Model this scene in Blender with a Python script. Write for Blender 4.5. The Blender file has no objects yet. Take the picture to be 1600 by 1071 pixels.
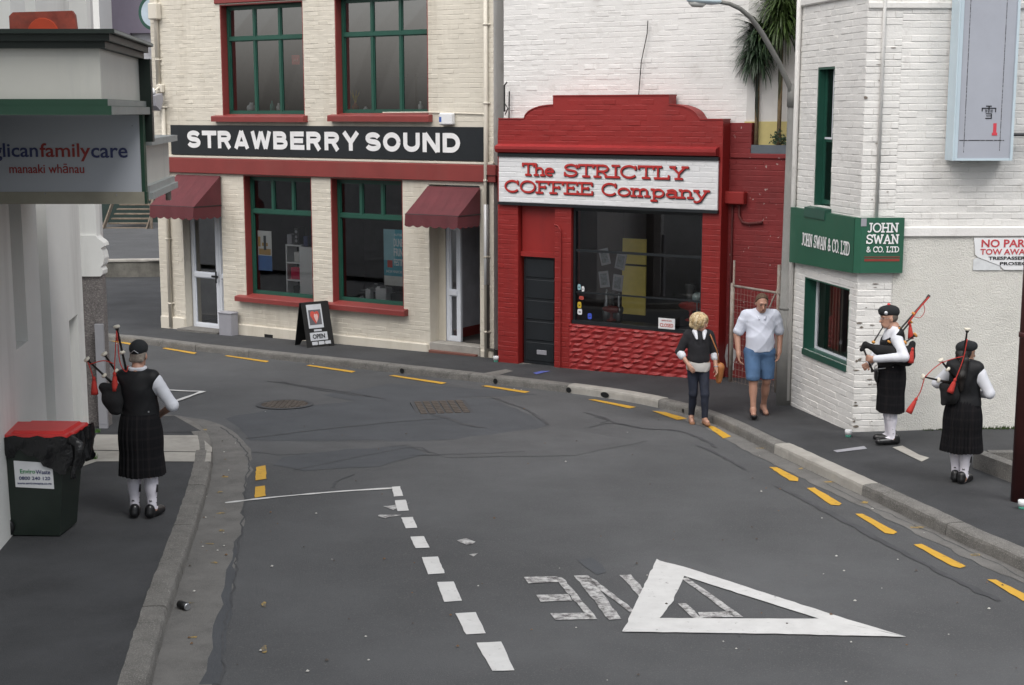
import bpy, bmesh, math, random
import numpy as np
from mathutils import Vector, Matrix, Euler
R = math.radians
random.seed(7)
rng = np.random.default_rng(7)
SC = bpy.context.scene
COL = SC.collection

# ------------------------------------------------------------------ camera, sky, sun, exposure
CAM_H = 3.6; FPX = 2250.0; SLOPE = -0.03; ROAD = -0.12
PITCH = math.atan(360.5 / FPX)
cd = bpy.data.cameras.new('camera'); cam = bpy.data.objects.new('camera', cd); COL.objects.link(cam)
cam.location = (0, 0, CAM_H); cam.rotation_euler = (R(90) - PITCH, 0, 0)
cd.sensor_width = 36.0; cd.lens = 36.0 * FPX / 1600.0; cd.clip_end = 600; cd.clip_start = 0.1
SC.camera = cam
W = bpy.data.worlds.new('World'); SC.world = W; W.use_nodes = True
wn = W.node_tree.nodes; wl = W.node_tree.links; wn.clear()
sky = wn.new('ShaderNodeTexSky'); sky.sky_type = 'NISHITA'; sky.sun_disc = False
sky.sun_elevation = R(52); sky.sun_rotation = R(220); sky.dust_density = 5.0; sky.air_density = 1.0; sky.ozone_density = 1.0
hs = wn.new('ShaderNodeHueSaturation'); hs.inputs['Saturation'].default_value = 0.36
bg = wn.new('ShaderNodeBackground'); bg.inputs['Strength'].default_value = 0.12
wo = wn.new('ShaderNodeOutputWorld')
wl.new(sky.outputs[0], hs.inputs['Color']); wl.new(hs.outputs[0], bg.inputs['Color']); wl.new(bg.outputs[0], wo.inputs['Surface'])
sd = bpy.data.lights.new('sun', 'SUN'); so = bpy.data.objects.new('sun', sd); COL.objects.link(so)
sd.energy = 1.05; sd.angle = R(24); sd.color = (1.0, 0.985, 0.96)
so.rotation_euler = (R(38), 0, R(40)); so.location = (0, 0, 30)
SC.view_settings.view_transform = 'Standard'; SC.view_settings.look = 'None'
SC.view_settings.gamma = 1.0; SC.view_settings.exposure = 0.70
SC.cycles.max_bounces = 6; SC.cycles.transparent_max_bounces = 8

# ------------------------------------------------------------------ helpers
def ray(px, py):
    dx = px - 800.0; dy = 535.5 - py; c, s = math.cos(PITCH), math.sin(PITCH)
    return Vector((dx, FPX * c + dy * s, -FPX * s + dy * c)) / FPX
def gnd(px, py, off=0.0):
    r = ray(px, py); t = (off - CAM_H) / (r.z - SLOPE * r.y)
    return Vector((0, 0, CAM_H)) + r * t
def at(px, py, Y):
    r = ray(px, py); return Vector((0, 0, CAM_H)) + r * (Y / r.y)
def gz(x, y): return SLOPE * y

def tag(o, label=None, cat=None, group=None, kind=None):
    if label: o['label'] = label
    if cat: o['category'] = cat
    if group: o['group'] = group
    if kind: o['kind'] = kind
    return o
def root(name, label, cat, loc=(0, 0, 0), rz=0.0, group=None):
    o = bpy.data.objects.new(name, None); COL.objects.link(o)
    o.location = loc; o.rotation_euler = (0, 0, rz); o.empty_display_size = 0.2
    return tag(o, label, cat, group)
def top_of(o):
    while o.parent: o = o.parent
    return o

class MB:
    def __init__(s): s.v = []; s.f = []; s.m = []
    def add(s, vs, fs, mi=0):
        b = len(s.v); s.v += [tuple(v) for v in vs]
        s.f += [tuple(i + b for i in f) for f in fs]; s.m += [mi] * len(fs); return s
    def quad(s, a, b, c, d, mi=0): return s.add([a, b, c, d], [(0, 1, 2, 3)], mi)
    def box(s, x0, x1, y0, y1, z0, z1, mi=0):
        vs = [(x, y, z) for z in (z0, z1) for y in (y0, y1) for x in (x0, x1)]
        return s.add(vs, [(0, 2, 3, 1), (4, 5, 7, 6), (0, 1, 5, 4), (2, 6, 7, 3), (0, 4, 6, 2), (1, 3, 7, 5)], mi)
    def bev(s, x0, x1, y0, y1, z0, z1, b=0.01, mi=0):
        # box with chamfered edges
        b = min(b, (x1 - x0) / 2.01, (y1 - y0) / 2.01, (z1 - z0) / 2.01)
        bm = bmesh.new(); bmesh.ops.create_cube(bm, size=1.0)
        for v in bm.verts:
            v.co = Vector((x0 + (v.co.x + .5) * (x1 - x0), y0 + (v.co.y + .5) * (y1 - y0), z0 + (v.co.z + .5) * (z1 - z0)))
        bmesh.ops.bevel(bm, geom=list(bm.edges), offset=b, segments=1, affect='EDGES')
        bm.verts.index_update()
        s.add([v.co[:] for v in bm.verts], [[v.index for v in f.verts] for f in bm.faces], mi); bm.free(); return s
    def prism(s, pts, axis, a, b, mi=0):
        # polygon in the plane normal to axis, extruded from a to b
        n = len(pts)
        def P(p, t):
            if axis == 'y': return (p[0], t, p[1])
            if axis == 'x': return (t, p[0], p[1])
            return (p[0], p[1], t)
        vs = [P(p, a) for p in pts] + [P(p, b) for p in pts]
        fs = [tuple(range(n))[::-1], tuple(range(n, 2 * n))] + [(i, (i + 1) % n, n + (i + 1) % n, n + i) for i in range(n)]
        return s.add(vs, fs, mi)
    def tube(s, pts, r, n=8, mi=0, cap=True):
        pts = [Vector(p) for p in pts]; rs = r if isinstance(r, (list, tuple)) else [r] * len(pts)
        b = len(s.v); ref = None
        for i, p in enumerate(pts):
            t = (pts[min(i + 1, len(pts) - 1)] - pts[max(i - 1, 0)]).normalized()
            if ref is None: ref = t.orthogonal().normalized()
            ref = (ref - t * ref.dot(t))
            ref = ref.normalized() if ref.length > 1e-6 else t.orthogonal().normalized()
            w = t.cross(ref)
            for k in range(n):
                a = 2 * math.pi * k / n; s.v.append(tuple(p + (ref * math.cos(a) + w * math.sin(a)) * rs[i]))
        for i in range(len(pts) - 1):
            for k in range(n):
                q = (k + 1) % n
                s.f.append((b + i * n + k, b + i * n + q, b + (i + 1) * n + q, b + (i + 1) * n + k)); s.m.append(mi)
        if cap:
            s.f.append(tuple(b + k for k in range(n))[::-1]); s.m.append(mi)
            e = b + (len(pts) - 1) * n; s.f.append(tuple(e + k for k in range(n))); s.m.append(mi)
        return s
    def lathe(s, base, axis, prof, n=16, mi=0):
        # prof: list of (distance along axis, radius)
        base = Vector(base); ax = Vector(axis).normalized()
        return s.tube([base + ax * d for d, _ in prof], [max(r, 1e-4) for _, r in prof], n, mi)
    def build(s, name, mats, parent=None, smooth=False, label=None):
        if not isinstance(mats, (list, tuple)): mats = [mats]
        dz = top_of(parent).location.z if parent is not None else 0.0
        me = bpy.data.meshes.new(name)
        me.from_pydata([(x, y, z - dz) for x, y, z in s.v], [], s.f); me.update()
        for m in mats: me.materials.append(m)
        if len(mats) > 1: me.polygons.foreach_set('material_index', s.m)
        if smooth: me.polygons.foreach_set('use_smooth', [True] * len(s.f))
        return link(name, me, parent, label)
def link(name, me, parent=None, label=None):
    o = bpy.data.objects.new(name, me); COL.objects.link(o)
    if parent is not None: o.parent = parent
    if label: o['label'] = label
    return o

# ------------------------------------------------------------------ materials (procedural)
MATS = {}
def mat(name, col, rough=0.7, var=0.12, scale=3.0, bump=0.0, bscale=40.0, metal=0.0, dirt=None, dirt_amt=0.0,
        dscale=1.5, streak=False, spec=0.5, speck=None, speck_amt=0.0, speck_scale=160.0, bdist=0.01):
    if name in MATS: return MATS[name]
    m = bpy.data.materials.new(name); m.use_nodes = True; N = m.node_tree.nodes; L = m.node_tree.links
    p = N['Principled BSDF']; p.inputs['Roughness'].default_value = rough; p.inputs['Metallic'].default_value = metal
    p.inputs['Specular IOR Level'].default_value = spec
    g = N.new('ShaderNodeNewGeometry')
    def noise(sc, det=4.0, rg=0.55, vec=None):
        n = N.new('ShaderNodeTexNoise'); n.inputs['Scale'].default_value = sc; n.inputs['Detail'].default_value = det
        n.inputs['Roughness'].default_value = rg; L.new(vec or g.outputs['Position'], n.inputs['Vector']); return n
    def ramp(src, lo, hi):
        r = N.new('ShaderNodeMapRange'); r.inputs['From Min'].default_value = lo; r.inputs['From Max'].default_value = hi
        L.new(src, r.inputs['Value']); return r.outputs[0]
    def mix(fac, a, b, mode='MIX'):
        x = N.new('ShaderNodeMix'); x.data_type = 'RGBA'; x.blend_type = mode
        if isinstance(fac, float): x.inputs[0].default_value = fac
        else: L.new(fac, x.inputs[0])
        for i, c in ((6, a), (7, b)):
            if isinstance(c, tuple): x.inputs[i].default_value = (*c[:3], 1)
            else: L.new(c, x.inputs[i])
        return x.outputs[2]
    c1 = tuple(max(0, k * (1 - var)) for k in col); c2 = tuple(min(1, k * (1 + var)) for k in col)
    n1 = noise(scale, 6.0, 0.62)
    out = mix(ramp(n1.outputs['Fac'], 0.32, 0.68), c1, c2)
    if dirt:
        vec = None
        if streak:
            mp = N.new('ShaderNodeMapping'); mp.inputs['Scale'].default_value = (1, 1, 0.12)
            L.new(g.outputs['Position'], mp.inputs['Vector']); vec = mp.outputs[0]
        n2 = noise(dscale, 8.0, 0.7, vec)
        f = ramp(n2.outputs['Fac'], 0.62 - 0.25 * dirt_amt, 0.82)
        mu = N.new('ShaderNodeMath'); mu.operation = 'MULTIPLY'; mu.inputs[1].default_value = min(1.0, 0.4 + dirt_amt * 0.6); L.new(f, mu.inputs[0])
        out = mix(mu.outputs[0], out, dirt)
    if speck:
        n3 = noise(speck_scale, 2.0, 0.5)
        out = mix(ramp(n3.outputs['Fac'], 0.60 - 0.12 * speck_amt, 0.72), out, speck)
    L.new(out, p.inputs['Base Color'])
    if bump > 0:
        nb = noise(bscale, 5.0, 0.6); b = N.new('ShaderNodeBump'); b.inputs['Strength'].default_value = bump
        b.inputs['Distance'].default_value = bdist
        L.new(nb.outputs['Fac'], b.inputs['Height']); L.new(b.outputs[0], p.inputs['Normal'])
    MATS[name] = m; return m
def glass(name='window_glass', tint=(0.86, 0.9, 0.9), refl=1.3, ior=1.62):
    if name in MATS: return MATS[name]
    m = bpy.data.materials.new(name); m.use_nodes = True; N = m.node_tree.nodes; L = m.node_tree.links; N.clear()
    o = N.new('ShaderNodeOutputMaterial'); mx = N.new('ShaderNodeMixShader'); t = N.new('ShaderNodeBsdfTransparent')
    gl = N.new('ShaderNodeBsdfGlossy'); gl.inputs['Roughness'].default_value = 0.015
    fr = N.new('ShaderNodeFresnel'); fr.inputs['IOR'].default_value = ior
    ad = N.new('ShaderNodeMath'); ad.operation = 'MULTIPLY_ADD'; ad.inputs[1].default_value = 1.0; ad.inputs[2].default_value = refl * 0.16
    t.inputs['Color'].default_value = (*tint, 1); gl.inputs['Color'].default_value = (0.95, 0.97, 1, 1)
    L.new(fr.outputs[0], ad.inputs[0]); L.new(ad.outputs[0], mx.inputs[0]); L.new(t.outputs[0], mx.inputs[1]); L.new(gl.outputs[0], mx.inputs[2])
    L.new(mx.outputs[0], o.inputs['Surface']); MATS[name] = m; return m
def worn_paint(name, col, under, lo=0.42, hi=0.56, scale=9.0):
    if name in MATS: return MATS[name]
    m = mat(name, col, 0.65, 0.07, 6.0, 0.2, 150)
    N = m.node_tree.nodes; L = m.node_tree.links; p = N['Principled BSDF']; src = p.inputs['Base Color'].links[0].from_socket
    g = N.new('ShaderNodeNewGeometry'); n = N.new('ShaderNodeTexNoise'); n.inputs['Scale'].default_value = scale; n.inputs['Detail'].default_value = 10.0
    n.inputs['Roughness'].default_value = 0.75; L.new(g.outputs['Position'], n.inputs['Vector'])
    r = N.new('ShaderNodeMapRange'); r.inputs['From Min'].default_value = lo; r.inputs['From Max'].default_value = hi; L.new(n.outputs['Fac'], r.inputs['Value'])
    x = N.new('ShaderNodeMix'); x.data_type = 'RGBA'; L.new(r.outputs[0], x.inputs[0]); x.inputs[6].default_value = (*under, 1); L.new(src, x.inputs[7])
    L.new(x.outputs[2], p.inputs['Base Color']); return m
DIRT = (0.09, 0.08, 0.065)
M_ASPH = mat('asphalt', (0.086, 0.0885, 0.092), 0.85, 0.22, 0.45, 0.7, 120, dirt=(0.058, 0.060, 0.063), dirt_amt=0.85, dscale=0.5, speck=(0.115, 0.115, 0.115), speck_amt=0.35, speck_scale=75, spec=0.35)
M_PATCH = mat('asphalt_patch', (0.066, 0.071, 0.078), 0.85, 0.12, 1.5, 0.5, 120, spec=0.35, speck=(0.085, 0.085, 0.09), speck_amt=0.2)
M_PATCH2 = mat('asphalt_patch_light', (0.088, 0.090, 0.093), 0.88, 0.14, 1.4, 0.5, 120, spec=0.3, speck=(0.12, 0.12, 0.12), speck_amt=0.2)
M_SEAL = mat('bitumen_seal', (0.054, 0.056, 0.060), 0.85, 0.2, 6.0, 0.2, 80)
M_PATH = mat('footpath_asphalt', (0.046, 0.048, 0.0515), 0.85, 0.24, 1.1, 0.6, 120, dirt=(0.024, 0.025, 0.027), dirt_amt=0.5, dscale=1.3, spec=0.35, speck=(0.065, 0.065, 0.065), speck_amt=0.3, speck_scale=80)
M_KERB = mat('kerb_concrete', (0.145, 0.14, 0.13), 0.9, 0.22, 5.0, 0.7, 110, dirt=(0.07, 0.067, 0.06), dirt_amt=0.6, dscale=3.0, speck=(0.28, 0.27, 0.25), speck_amt=0.6, speck_scale=90)
M_CONC = mat('pale_concrete', (0.34, 0.325, 0.295), 0.9, 0.14, 2.5, 0.4, 120, dirt=(0.15, 0.14, 0.125), dirt_amt=0.5, dscale=2.0)
M_GUTTER = mat('gutter_concrete', (0.135, 0.132, 0.125), 0.9, 0.2, 3.0, 0.5, 110, dirt=(0.07, 0.068, 0.064), dirt_amt=0.6, dscale=2.2, speck=(0.22, 0.21, 0.2), speck_amt=0.4)
M_WHITEP = worn_paint('white_road_paint', (0.56, 0.56, 0.55), (0.076, 0.069, 0.071), 0.30, 0.40, 16)
M_WORN = worn_paint('worn_white_road_paint', (0.50, 0.50, 0.49), (0.074, 0.067, 0.069), 0.38, 0.58, 16)
M_YELL = worn_paint('yellow_road_paint', (0.54, 0.31, 0.03), (0.08, 0.075, 0.065), 0.30, 0.42, 12)
M_YWORN = worn_paint('worn_yellow_paint', (0.36, 0.235, 0.05), (0.10, 0.095, 0.08), 0.44, 0.56, 14)
M_CREAM = mat('cream_paint', (0.63, 0.59, 0.505), 0.55, 0.06, 1.2, 0.25, 60, dirt=(0.36, 0.31, 0.23), dirt_amt=0.5, dscale=1.6, streak=True)
M_REDB = mat('red_brown_paint', (0.215, 0.036, 0.032), 0.5, 0.08, 2.0, 0.15, 50, dirt=(0.20, 0.06, 0.05), dirt_amt=0.4, streak=True)
M_GREEN = mat('dark_green_paint', (0.014, 0.075, 0.052), 0.4, 0.1, 3.0, 0.1, 60)
M_RED = mat('red_paint', (0.255, 0.016, 0.014), 0.5, 0.10, 1.6, 0.3, 70, dirt=(0.14, 0.013, 0.013), dirt_amt=0.35, dscale=1.5, streak=True)
M_REDL = mat('bright_red_paint', (0.29, 0.022, 0.022), 0.5, 0.08, 2.5, 0.3, 70)
M_REDD = mat('weathered_red_paint', (0.185, 0.017, 0.018), 0.6, 0.14, 1.5, 0.35, 60, dirt=(0.10, 0.02, 0.02), dirt_amt=0.5, dscale=1.2, speck=(0.35, 0.26, 0.24), speck_amt=-0.75, speck_scale=14)
M_WBRICK = mat('white_brick_paint', (0.72, 0.71, 0.69), 0.6, 0.05, 1.3, 0.4, 45, dirt=(0.34, 0.31, 0.27), dirt_amt=0.22, dscale=2.2)
M_WBRICK2 = mat('old_white_brick_paint', (0.70, 0.69, 0.665), 0.65, 0.06, 1.7, 0.5, 38, dirt=(0.22, 0.19, 0.16), dirt_amt=0.2, dscale=3.5)
M_ROUGH = mat('roughcast', (0.64, 0.63, 0.585), 0.8, 0.06, 1.4, 0.6, 60, dirt=(0.34, 0.31, 0.25), dirt_amt=0.25, dscale=1.4, bdist=0.035)
M_MORTAR = mat('crumbled_mortar', (0.17, 0.145, 0.12), 0.9, 0.3, 9.0, 0.6, 60)
M_WHITE = mat('white_paint', (0.74, 0.75, 0.76), 0.4, 0.04, 3.0, 0.05, 50)
M_ALU = mat('white_aluminium', (0.66, 0.69, 0.74), 0.35, 0.03, 3.0)
M_BLACK = mat('black_paint', (0.008, 0.0085, 0.009), 0.45, 0.2, 5.0, 0.1, 40)
M_CHAR = mat('charcoal_paint', (0.013, 0.016, 0.019), 0.4, 0.15, 4.0, 0.05, 40)
M_LETTER = mat('letter_white', (0.78, 0.78, 0.78), 0.5, 0.05, 8.0)
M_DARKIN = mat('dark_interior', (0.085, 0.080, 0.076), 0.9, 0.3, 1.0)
M_DIMIN = mat('dim_interior', (0.16, 0.15, 0.14), 0.9, 0.2, 1.0)
M_GLASS = glass()
M_GLASSD = glass('shop_glass', (0.88, 0.90, 0.90), 0.35, 1.52)
M_AWN = mat('maroon_canvas', (0.10, 0.019, 0.024), 0.75, 0.12, 4.0, 0.2, 90, dirt=(0.07, 0.016, 0.02), dirt_amt=0.4, dscale=2.5, streak=True)
M_GREY = mat('grey_metal', (0.30, 0.30, 0.33), 0.5, 0.06, 4.0, 0.05, 60, dirt=(0.2, 0.19, 0.19), dirt_amt=0.2)
M_STEEL = mat('steel', (0.42, 0.43, 0.45), 0.35, 0.1, 6.0, metal=0.8)
M_RUST = mat('rusty_iron', (0.30, 0.27, 0.24), 0.8, 0.2, 8.0, 0.5, 60, dirt=(0.17, 0.075, 0.035), dirt_amt=0.8, dscale=6.0)
M_IRON = mat('cast_iron', (0.075, 0.062, 0.052), 0.7, 0.3, 14.0, 0.5, 90)
M_POLEC = mat('concrete_pole', (0.20, 0.20, 0.19), 0.85, 0.14, 3.0, 0.3, 120, dirt=(0.11, 0.11, 0.10), dirt_amt=0.5, streak=True)
M_LWALL = mat('pale_grey_render', (0.78, 0.78, 0.75), 0.6, 0.04, 1.0, 0.15, 70, dirt=(0.34, 0.325, 0.295), dirt_amt=0.3, dscale=0.9, streak=True)
M_PEBBLE = mat('pebble_dash', (0.17, 0.155, 0.15), 0.9, 0.35, 55.0, 1.0, 70, speck=(0.34, 0.31, 0.29), speck_amt=0.6, speck_scale=70)
M_YELWALL = mat('yellow_wall', (0.62, 0.53, 0.23), 0.7, 0.08, 3.0)

# ------------------------------------------------------------------ lettering
def text_mesh(body, width, height, depth=0.006, bold=0.0, spacing=1.0):
    """flat print as a thin mesh in x (right) / z (up), fitted to width x height, lower-left at 0"""
    cu = bpy.data.curves.new('t', 'FONT'); cu.body = body; cu.size = 1.0; cu.extrude = 0.02; cu.offset = bold
    cu.space_character = spacing; cu.resolution_u = 3; cu.fill_mode = 'FRONT'
    ob = bpy.data.objects.new('t', cu); COL.objects.link(ob); bpy.context.view_layer.update()
    me = bpy.data.meshes.new_from_object(ob.evaluated_get(bpy.context.evaluated_depsgraph_get()))
    bpy.data.objects.remove(ob); bpy.data.curves.remove(cu)
    v = np.array([q.co[:] for q in me.vertices]); f = [tuple(p.vertices) for p in me.polygons]; bpy.data.meshes.remove(me)
    lo = v.min(0); hi = v.max(0)
    x = (v[:, 0] - lo[0]) / (hi[0] - lo[0]) * width if width else (v[:, 0] - lo[0]) / (hi[1] - lo[1]) * height
    z = (v[:, 1] - lo[1]) / (hi[1] - lo[1]) * height
    y = -(v[:, 2] - lo[2]) / max(1e-6, hi[2] - lo[2]) * depth
    return np.stack([x, y, z], 1), f
def lettering(name, items, material, parent, bold=0.0, depth=0.004, label=None):
    """items: (text, u, z, width, height, y_of_surface[, bold]) in the parent's facade frame (x along, -y outward)"""
    b = MB()
    for it in items:
        v, f = text_mesh(it[0], it[3], it[4], depth, it[6] if len(it) > 6 else bold)
        v = v + np.array([it[1], it[5], it[2]]); b.add(v.tolist(), f)
    return b.build(name, material, parent, label=label)
def arcp(cx, cy, rx, ry, a0, a1, n=12):
    return [(cx + rx * math.cos(R(a0 + (a1 - a0) * i / n)), cy + ry * math.sin(R(a0 + (a1 - a0) * i / n))) for i in range(n + 1)]
SLAB = {   # slab-serif letters as strokes: (advance, [polylines])
 'T': (.78, [[(.39, 0), (.39, 1)], [(.02, 1), (.76, 1)], [(.22, 0), (.56, 0)], [(.04, 1), (.04, .78)], [(.74, 1), (.74, .78)]]),
 'h': (.70, [[(.13, 0), (.13, 1)], [(0, 1), (.13, 1)], [(0, 0), (.27, 0)], [(.13, .45)] + arcp(.34, .42, .2, .22, 150, 0, 8) + [(.54, 0)], [(.41, 0), (.67, 0)]]),
 'e': (.60, [arcp(.29, .31, .26, .31, 8, 310, 16), [(.04, .33), (.55, .33)]]),
 'S': (.74, [[(.66, .72), (.66, .98)], arcp(.36, .75, .28, .25, 20, 180, 10) + [(.09, .68), (.2, .55), (.5, .47), (.63, .38)] + arcp(.36, .26, .29, .26, 20, -165, 12), [(.06, .02), (.06, .30)]]),
 'R': (.86, [[(.16, 0), (.16, 1)], [(0, 1), (.45, 1)], [(0, 0), (.32, 0)], [(.4, 1)] + arcp(.42, .74, .26, .26, 90, -90, 10) + [(.16, .48)], [(.4, .48), (.66, 0)], [(.55, 0), (.84, 0)]]),
 'I': (.42, [[(.2, 0), (.2, 1)], [(.02, 1), (.38, 1)], [(.02, 0), (.38, 0)]]),
 'C': (.84, [arcp(.42, .5, .38, .5, 38, 322, 20), [(.72, .7), (.72, 1.0)]]),
 'L': (.72, [[(.17, 0), (.17, 1)], [(0, 1), (.34, 1)], [(0, 0), (.68, 0)], [(.67, 0), (.67, .25)]]),
 'Y': (.84, [[(.12, 1), (.41, .45)], [(.7, 1), (.41, .45)], [(.41, .45), (.41, 0)], [(0, 1), (.27, 1)], [(.56, 1), (.84, 1)], [(.24, 0), (.58, 0)]]),
 'O': (.86, [arcp(.42, .5, .38, .5, 0, 360, 24)]),
 'F': (.74, [[(.17, 0), (.17, 1)], [(0, 1), (.68, 1)], [(0, 0), (.36, 0)], [(.17, .52), (.48, .52)], [(.67, 1), (.67, .76)], [(.48, .62), (.48, .42)]]),
 'E': (.76, [[(.17, 0), (.17, 1)], [(0, 1), (.68, 1)], [(0, 0), (.7, 0)], [(.17, .52), (.48, .52)], [(.67, 1), (.67, .76)], [(.69, 0), (.69, .25)], [(.48, .62), (.48, .42)]]),
 'o': (.66, [arcp(.31, .31, .28, .31, 0, 360, 18)]),
 'm': (1.02, [[(.13, 0), (.13, .62)], [(0, .62), (.13, .62)], [(0, 0), (.26, 0)], [(.13, .42)] + arcp(.30, .42, .17, .2, 150, 0, 8) + [(.47, 0)], [(.36, 0), (.58, 0)], [(.47, .42)] + arcp(.64, .42, .17, .2, 150, 0, 8) + [(.81, 0)], [(.7, 0), (.95, 0)]]),
 'p': (.72, [[(.14, -.34), (.14, .62)], [(0, .62), (.14, .62)], [(0, -.34), (.29, -.34)], arcp(.36, .31, .25, .31, 180, -180, 18)]),
 'a': (.66, [arcp(.27, .2, .22, .2, 0, 360, 14), [(.07, .52)] + arcp(.3, .42, .2, .2, 120, 0, 7) + [(.5, 0)], [(.5, 0), (.62, 0)]]),
 'n': (.70, [[(.13, 0), (.13, .62)], [(0, .62), (.13, .62)], [(0, 0), (.27, 0)], [(.13, .42)] + arcp(.34, .42, .2, .2, 150, 0, 8) + [(.54, 0)], [(.41, 0), (.67, 0)]]),
 'y': (.70, [[(.1, .62), (.36, 0)], [(.62, .62), (.3, -.25), (.14, -.36), (.03, -.28)], [(0, .62), (.24, .62)], [(.48, .62), (.74, .62)]]),
 'J': (.56, [[(.36, 1), (.36, .25)] + arcp(.19, .22, .17, .22, 0, -150, 7), [(.2, 1), (.5, 1)]]),
 'H': (.92, [[(.17, 0), (.17, 1)], [(.7, 0), (.7, 1)], [(.02, 0), (.32, 0)], [(.02, 1), (.32, 1)], [(.55, 0), (.85, 0)], [(.55, 1), (.85, 1)], [(.17, .5), (.7, .5)]]),
 'N': (.92, [[(.16, 0), (.16, 1)], [(.16, 1), (.7, 0)], [(.7, 0), (.7, 1)], [(.02, 0), (.3, 0)], [(.0, 1), (.2, 1)], [(.56, 1), (.84, 1)]]),
 'W': (1.2, [[(.12, 1), (.36, 0)], [(.36, 0), (.58, .9)], [(.58, .9), (.82, 0)], [(.82, 0), (1.04, 1)], [(0, 1), (.26, 1)], [(.92, 1), (1.15, 1)]]),
 'A': (.86, [[(.1, 0), (.41, 1)], [(.41, 1), (.72, 0)], [(.22, .34), (.6, .34)], [(0, 0), (.24, 0)], [(.58, 0), (.84, 0)]]),
 '&': (.86, [[(.72, 0), (.2, .72)] + arcp(.34, .8, .15, .18, 200, -20, 8) + [(.12, .34)] + arcp(.32, .22, .24, .22, 160, 330, 8) + [(.72, .45)]]),
 '.': (.3, [[(.1, .02), (.16, .02)]]), 'D': (.88, [[(.16, 0), (.16, 1)], [(0, 1), (.4, 1)], [(0, 0), (.4, 0)], [(.4, 1)] + arcp(.38, .5, .38, .5, 90, -90, 14)]),
 ' ': (.42, []),
}
SANS = {   # heavy grotesque capitals as strokes
 'S': (.86, [arcp(.42, .685, .27, .185, 12, 255, 14) + arcp(.42, .315, .28, .185, 75, -168, 14)]), 'T': (.82, [[(.41, 0), (.41, .9)], [(.02, .87), (.80, .87)]]),
 'R': (.88, [[(.14, 0), (.14, 1)], [(.14, .87), (.46, .87)] + arcp(.46, .685, .20, .185, 90, -90, 10) + [(.14, .50)], [(.44, .48), (.68, 0)]]), 'A': (.88, [[(.12, 0), (.43, 1)], [(.43, 1), (.74, 0)], [(.25, .27), (.61, .27)]]),
 'W': (1.14, [[(.12, 1), (.33, .02)], [(.33, .02), (.56, .98)], [(.56, .98), (.79, .02)], [(.79, .02), (1.0, 1)]]), 'B': (.86, [[(.14, 0), (.14, 1)], [(.14, .87), (.44, .87)] + arcp(.44, .695, .18, .175, 90, -90, 9) + [(.14, .52)], [(.44, .52)] + arcp(.45, .325, .23, .195, 90, -90, 10) + [(.14, .13)]]),
 'E': (.80, [[(.14, 0), (.14, 1)], [(.14, .87), (.72, .87)], [(.14, .5), (.68, .5)], [(.14, .13), (.74, .13)]]), 'Y': (.86, [[(.10, 1), (.42, .45)], [(.74, 1), (.42, .45)], [(.42, .52), (.42, 0)]]),
 'O': (.96, [arcp(.46, .5, .32, .375, 0, 360, 26)]), 'U': (.90, [[(.14, 1), (.14, .42)] + arcp(.43, .41, .29, .28, 180, 360, 12) + [(.72, 1)]]), 'N': (.92, [[(.14, 0), (.14, 1)], [(.16, .96), (.72, .04)], [(.74, 0), (.74, 1)]]),
 'D': (.90, [[(.14, 0), (.14, 1)], [(.14, .87), (.42, .87)] + arcp(.42, .5, .31, .37, 90, -90, 14) + [(.14, .13)]])}
def slab_text(b, text, u, z, width, height, y, th=0.16, mi=0, depth=0.008, font=None, ext=0.55):
    SLAB = font or globals()['SLAB']
    adv = sum(SLAB[c][0] for c in text); sx = width / adv; sz = height; x = 0.0; k = 0
    for c in text:
        w, strokes = SLAB[c]
        for st in strokes:
            k += 1; yy = y - depth - 0.0004 * (k % 9)
            pts = [(u + (x + p[0]) * sx, z + p[1] * sz) for p in st]; hw = th * height / 2
            n = len(pts); L = []; Rr = []
            for i in range(n):
                a = pts[max(i - 1, 0)]; c2 = pts[min(i + 1, n - 1)]
                d = Vector((c2[0] - a[0], c2[1] - a[1])); d = d.normalized() if d.length > 1e-9 else Vector((1, 0)); q = Vector((-d.y, d.x)) * hw
                e = Vector((0, 0))
                if n < 8 and i in (0, n - 1): e = d * hw * (ext if i else -ext)
                L.append((pts[i][0] + q.x + e.x, pts[i][1] + q.y + e.y)); Rr.append((pts[i][0] - q.x + e.x, pts[i][1] - q.y + e.y))
            vs = [(p[0], yy, p[1]) for p in L] + [(p[0], yy, p[1]) for p in Rr]
            b.add(vs, [(i, n + i, n + i + 1, i + 1) for i in range(n - 1)], mi)
        x += w
    return b

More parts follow.
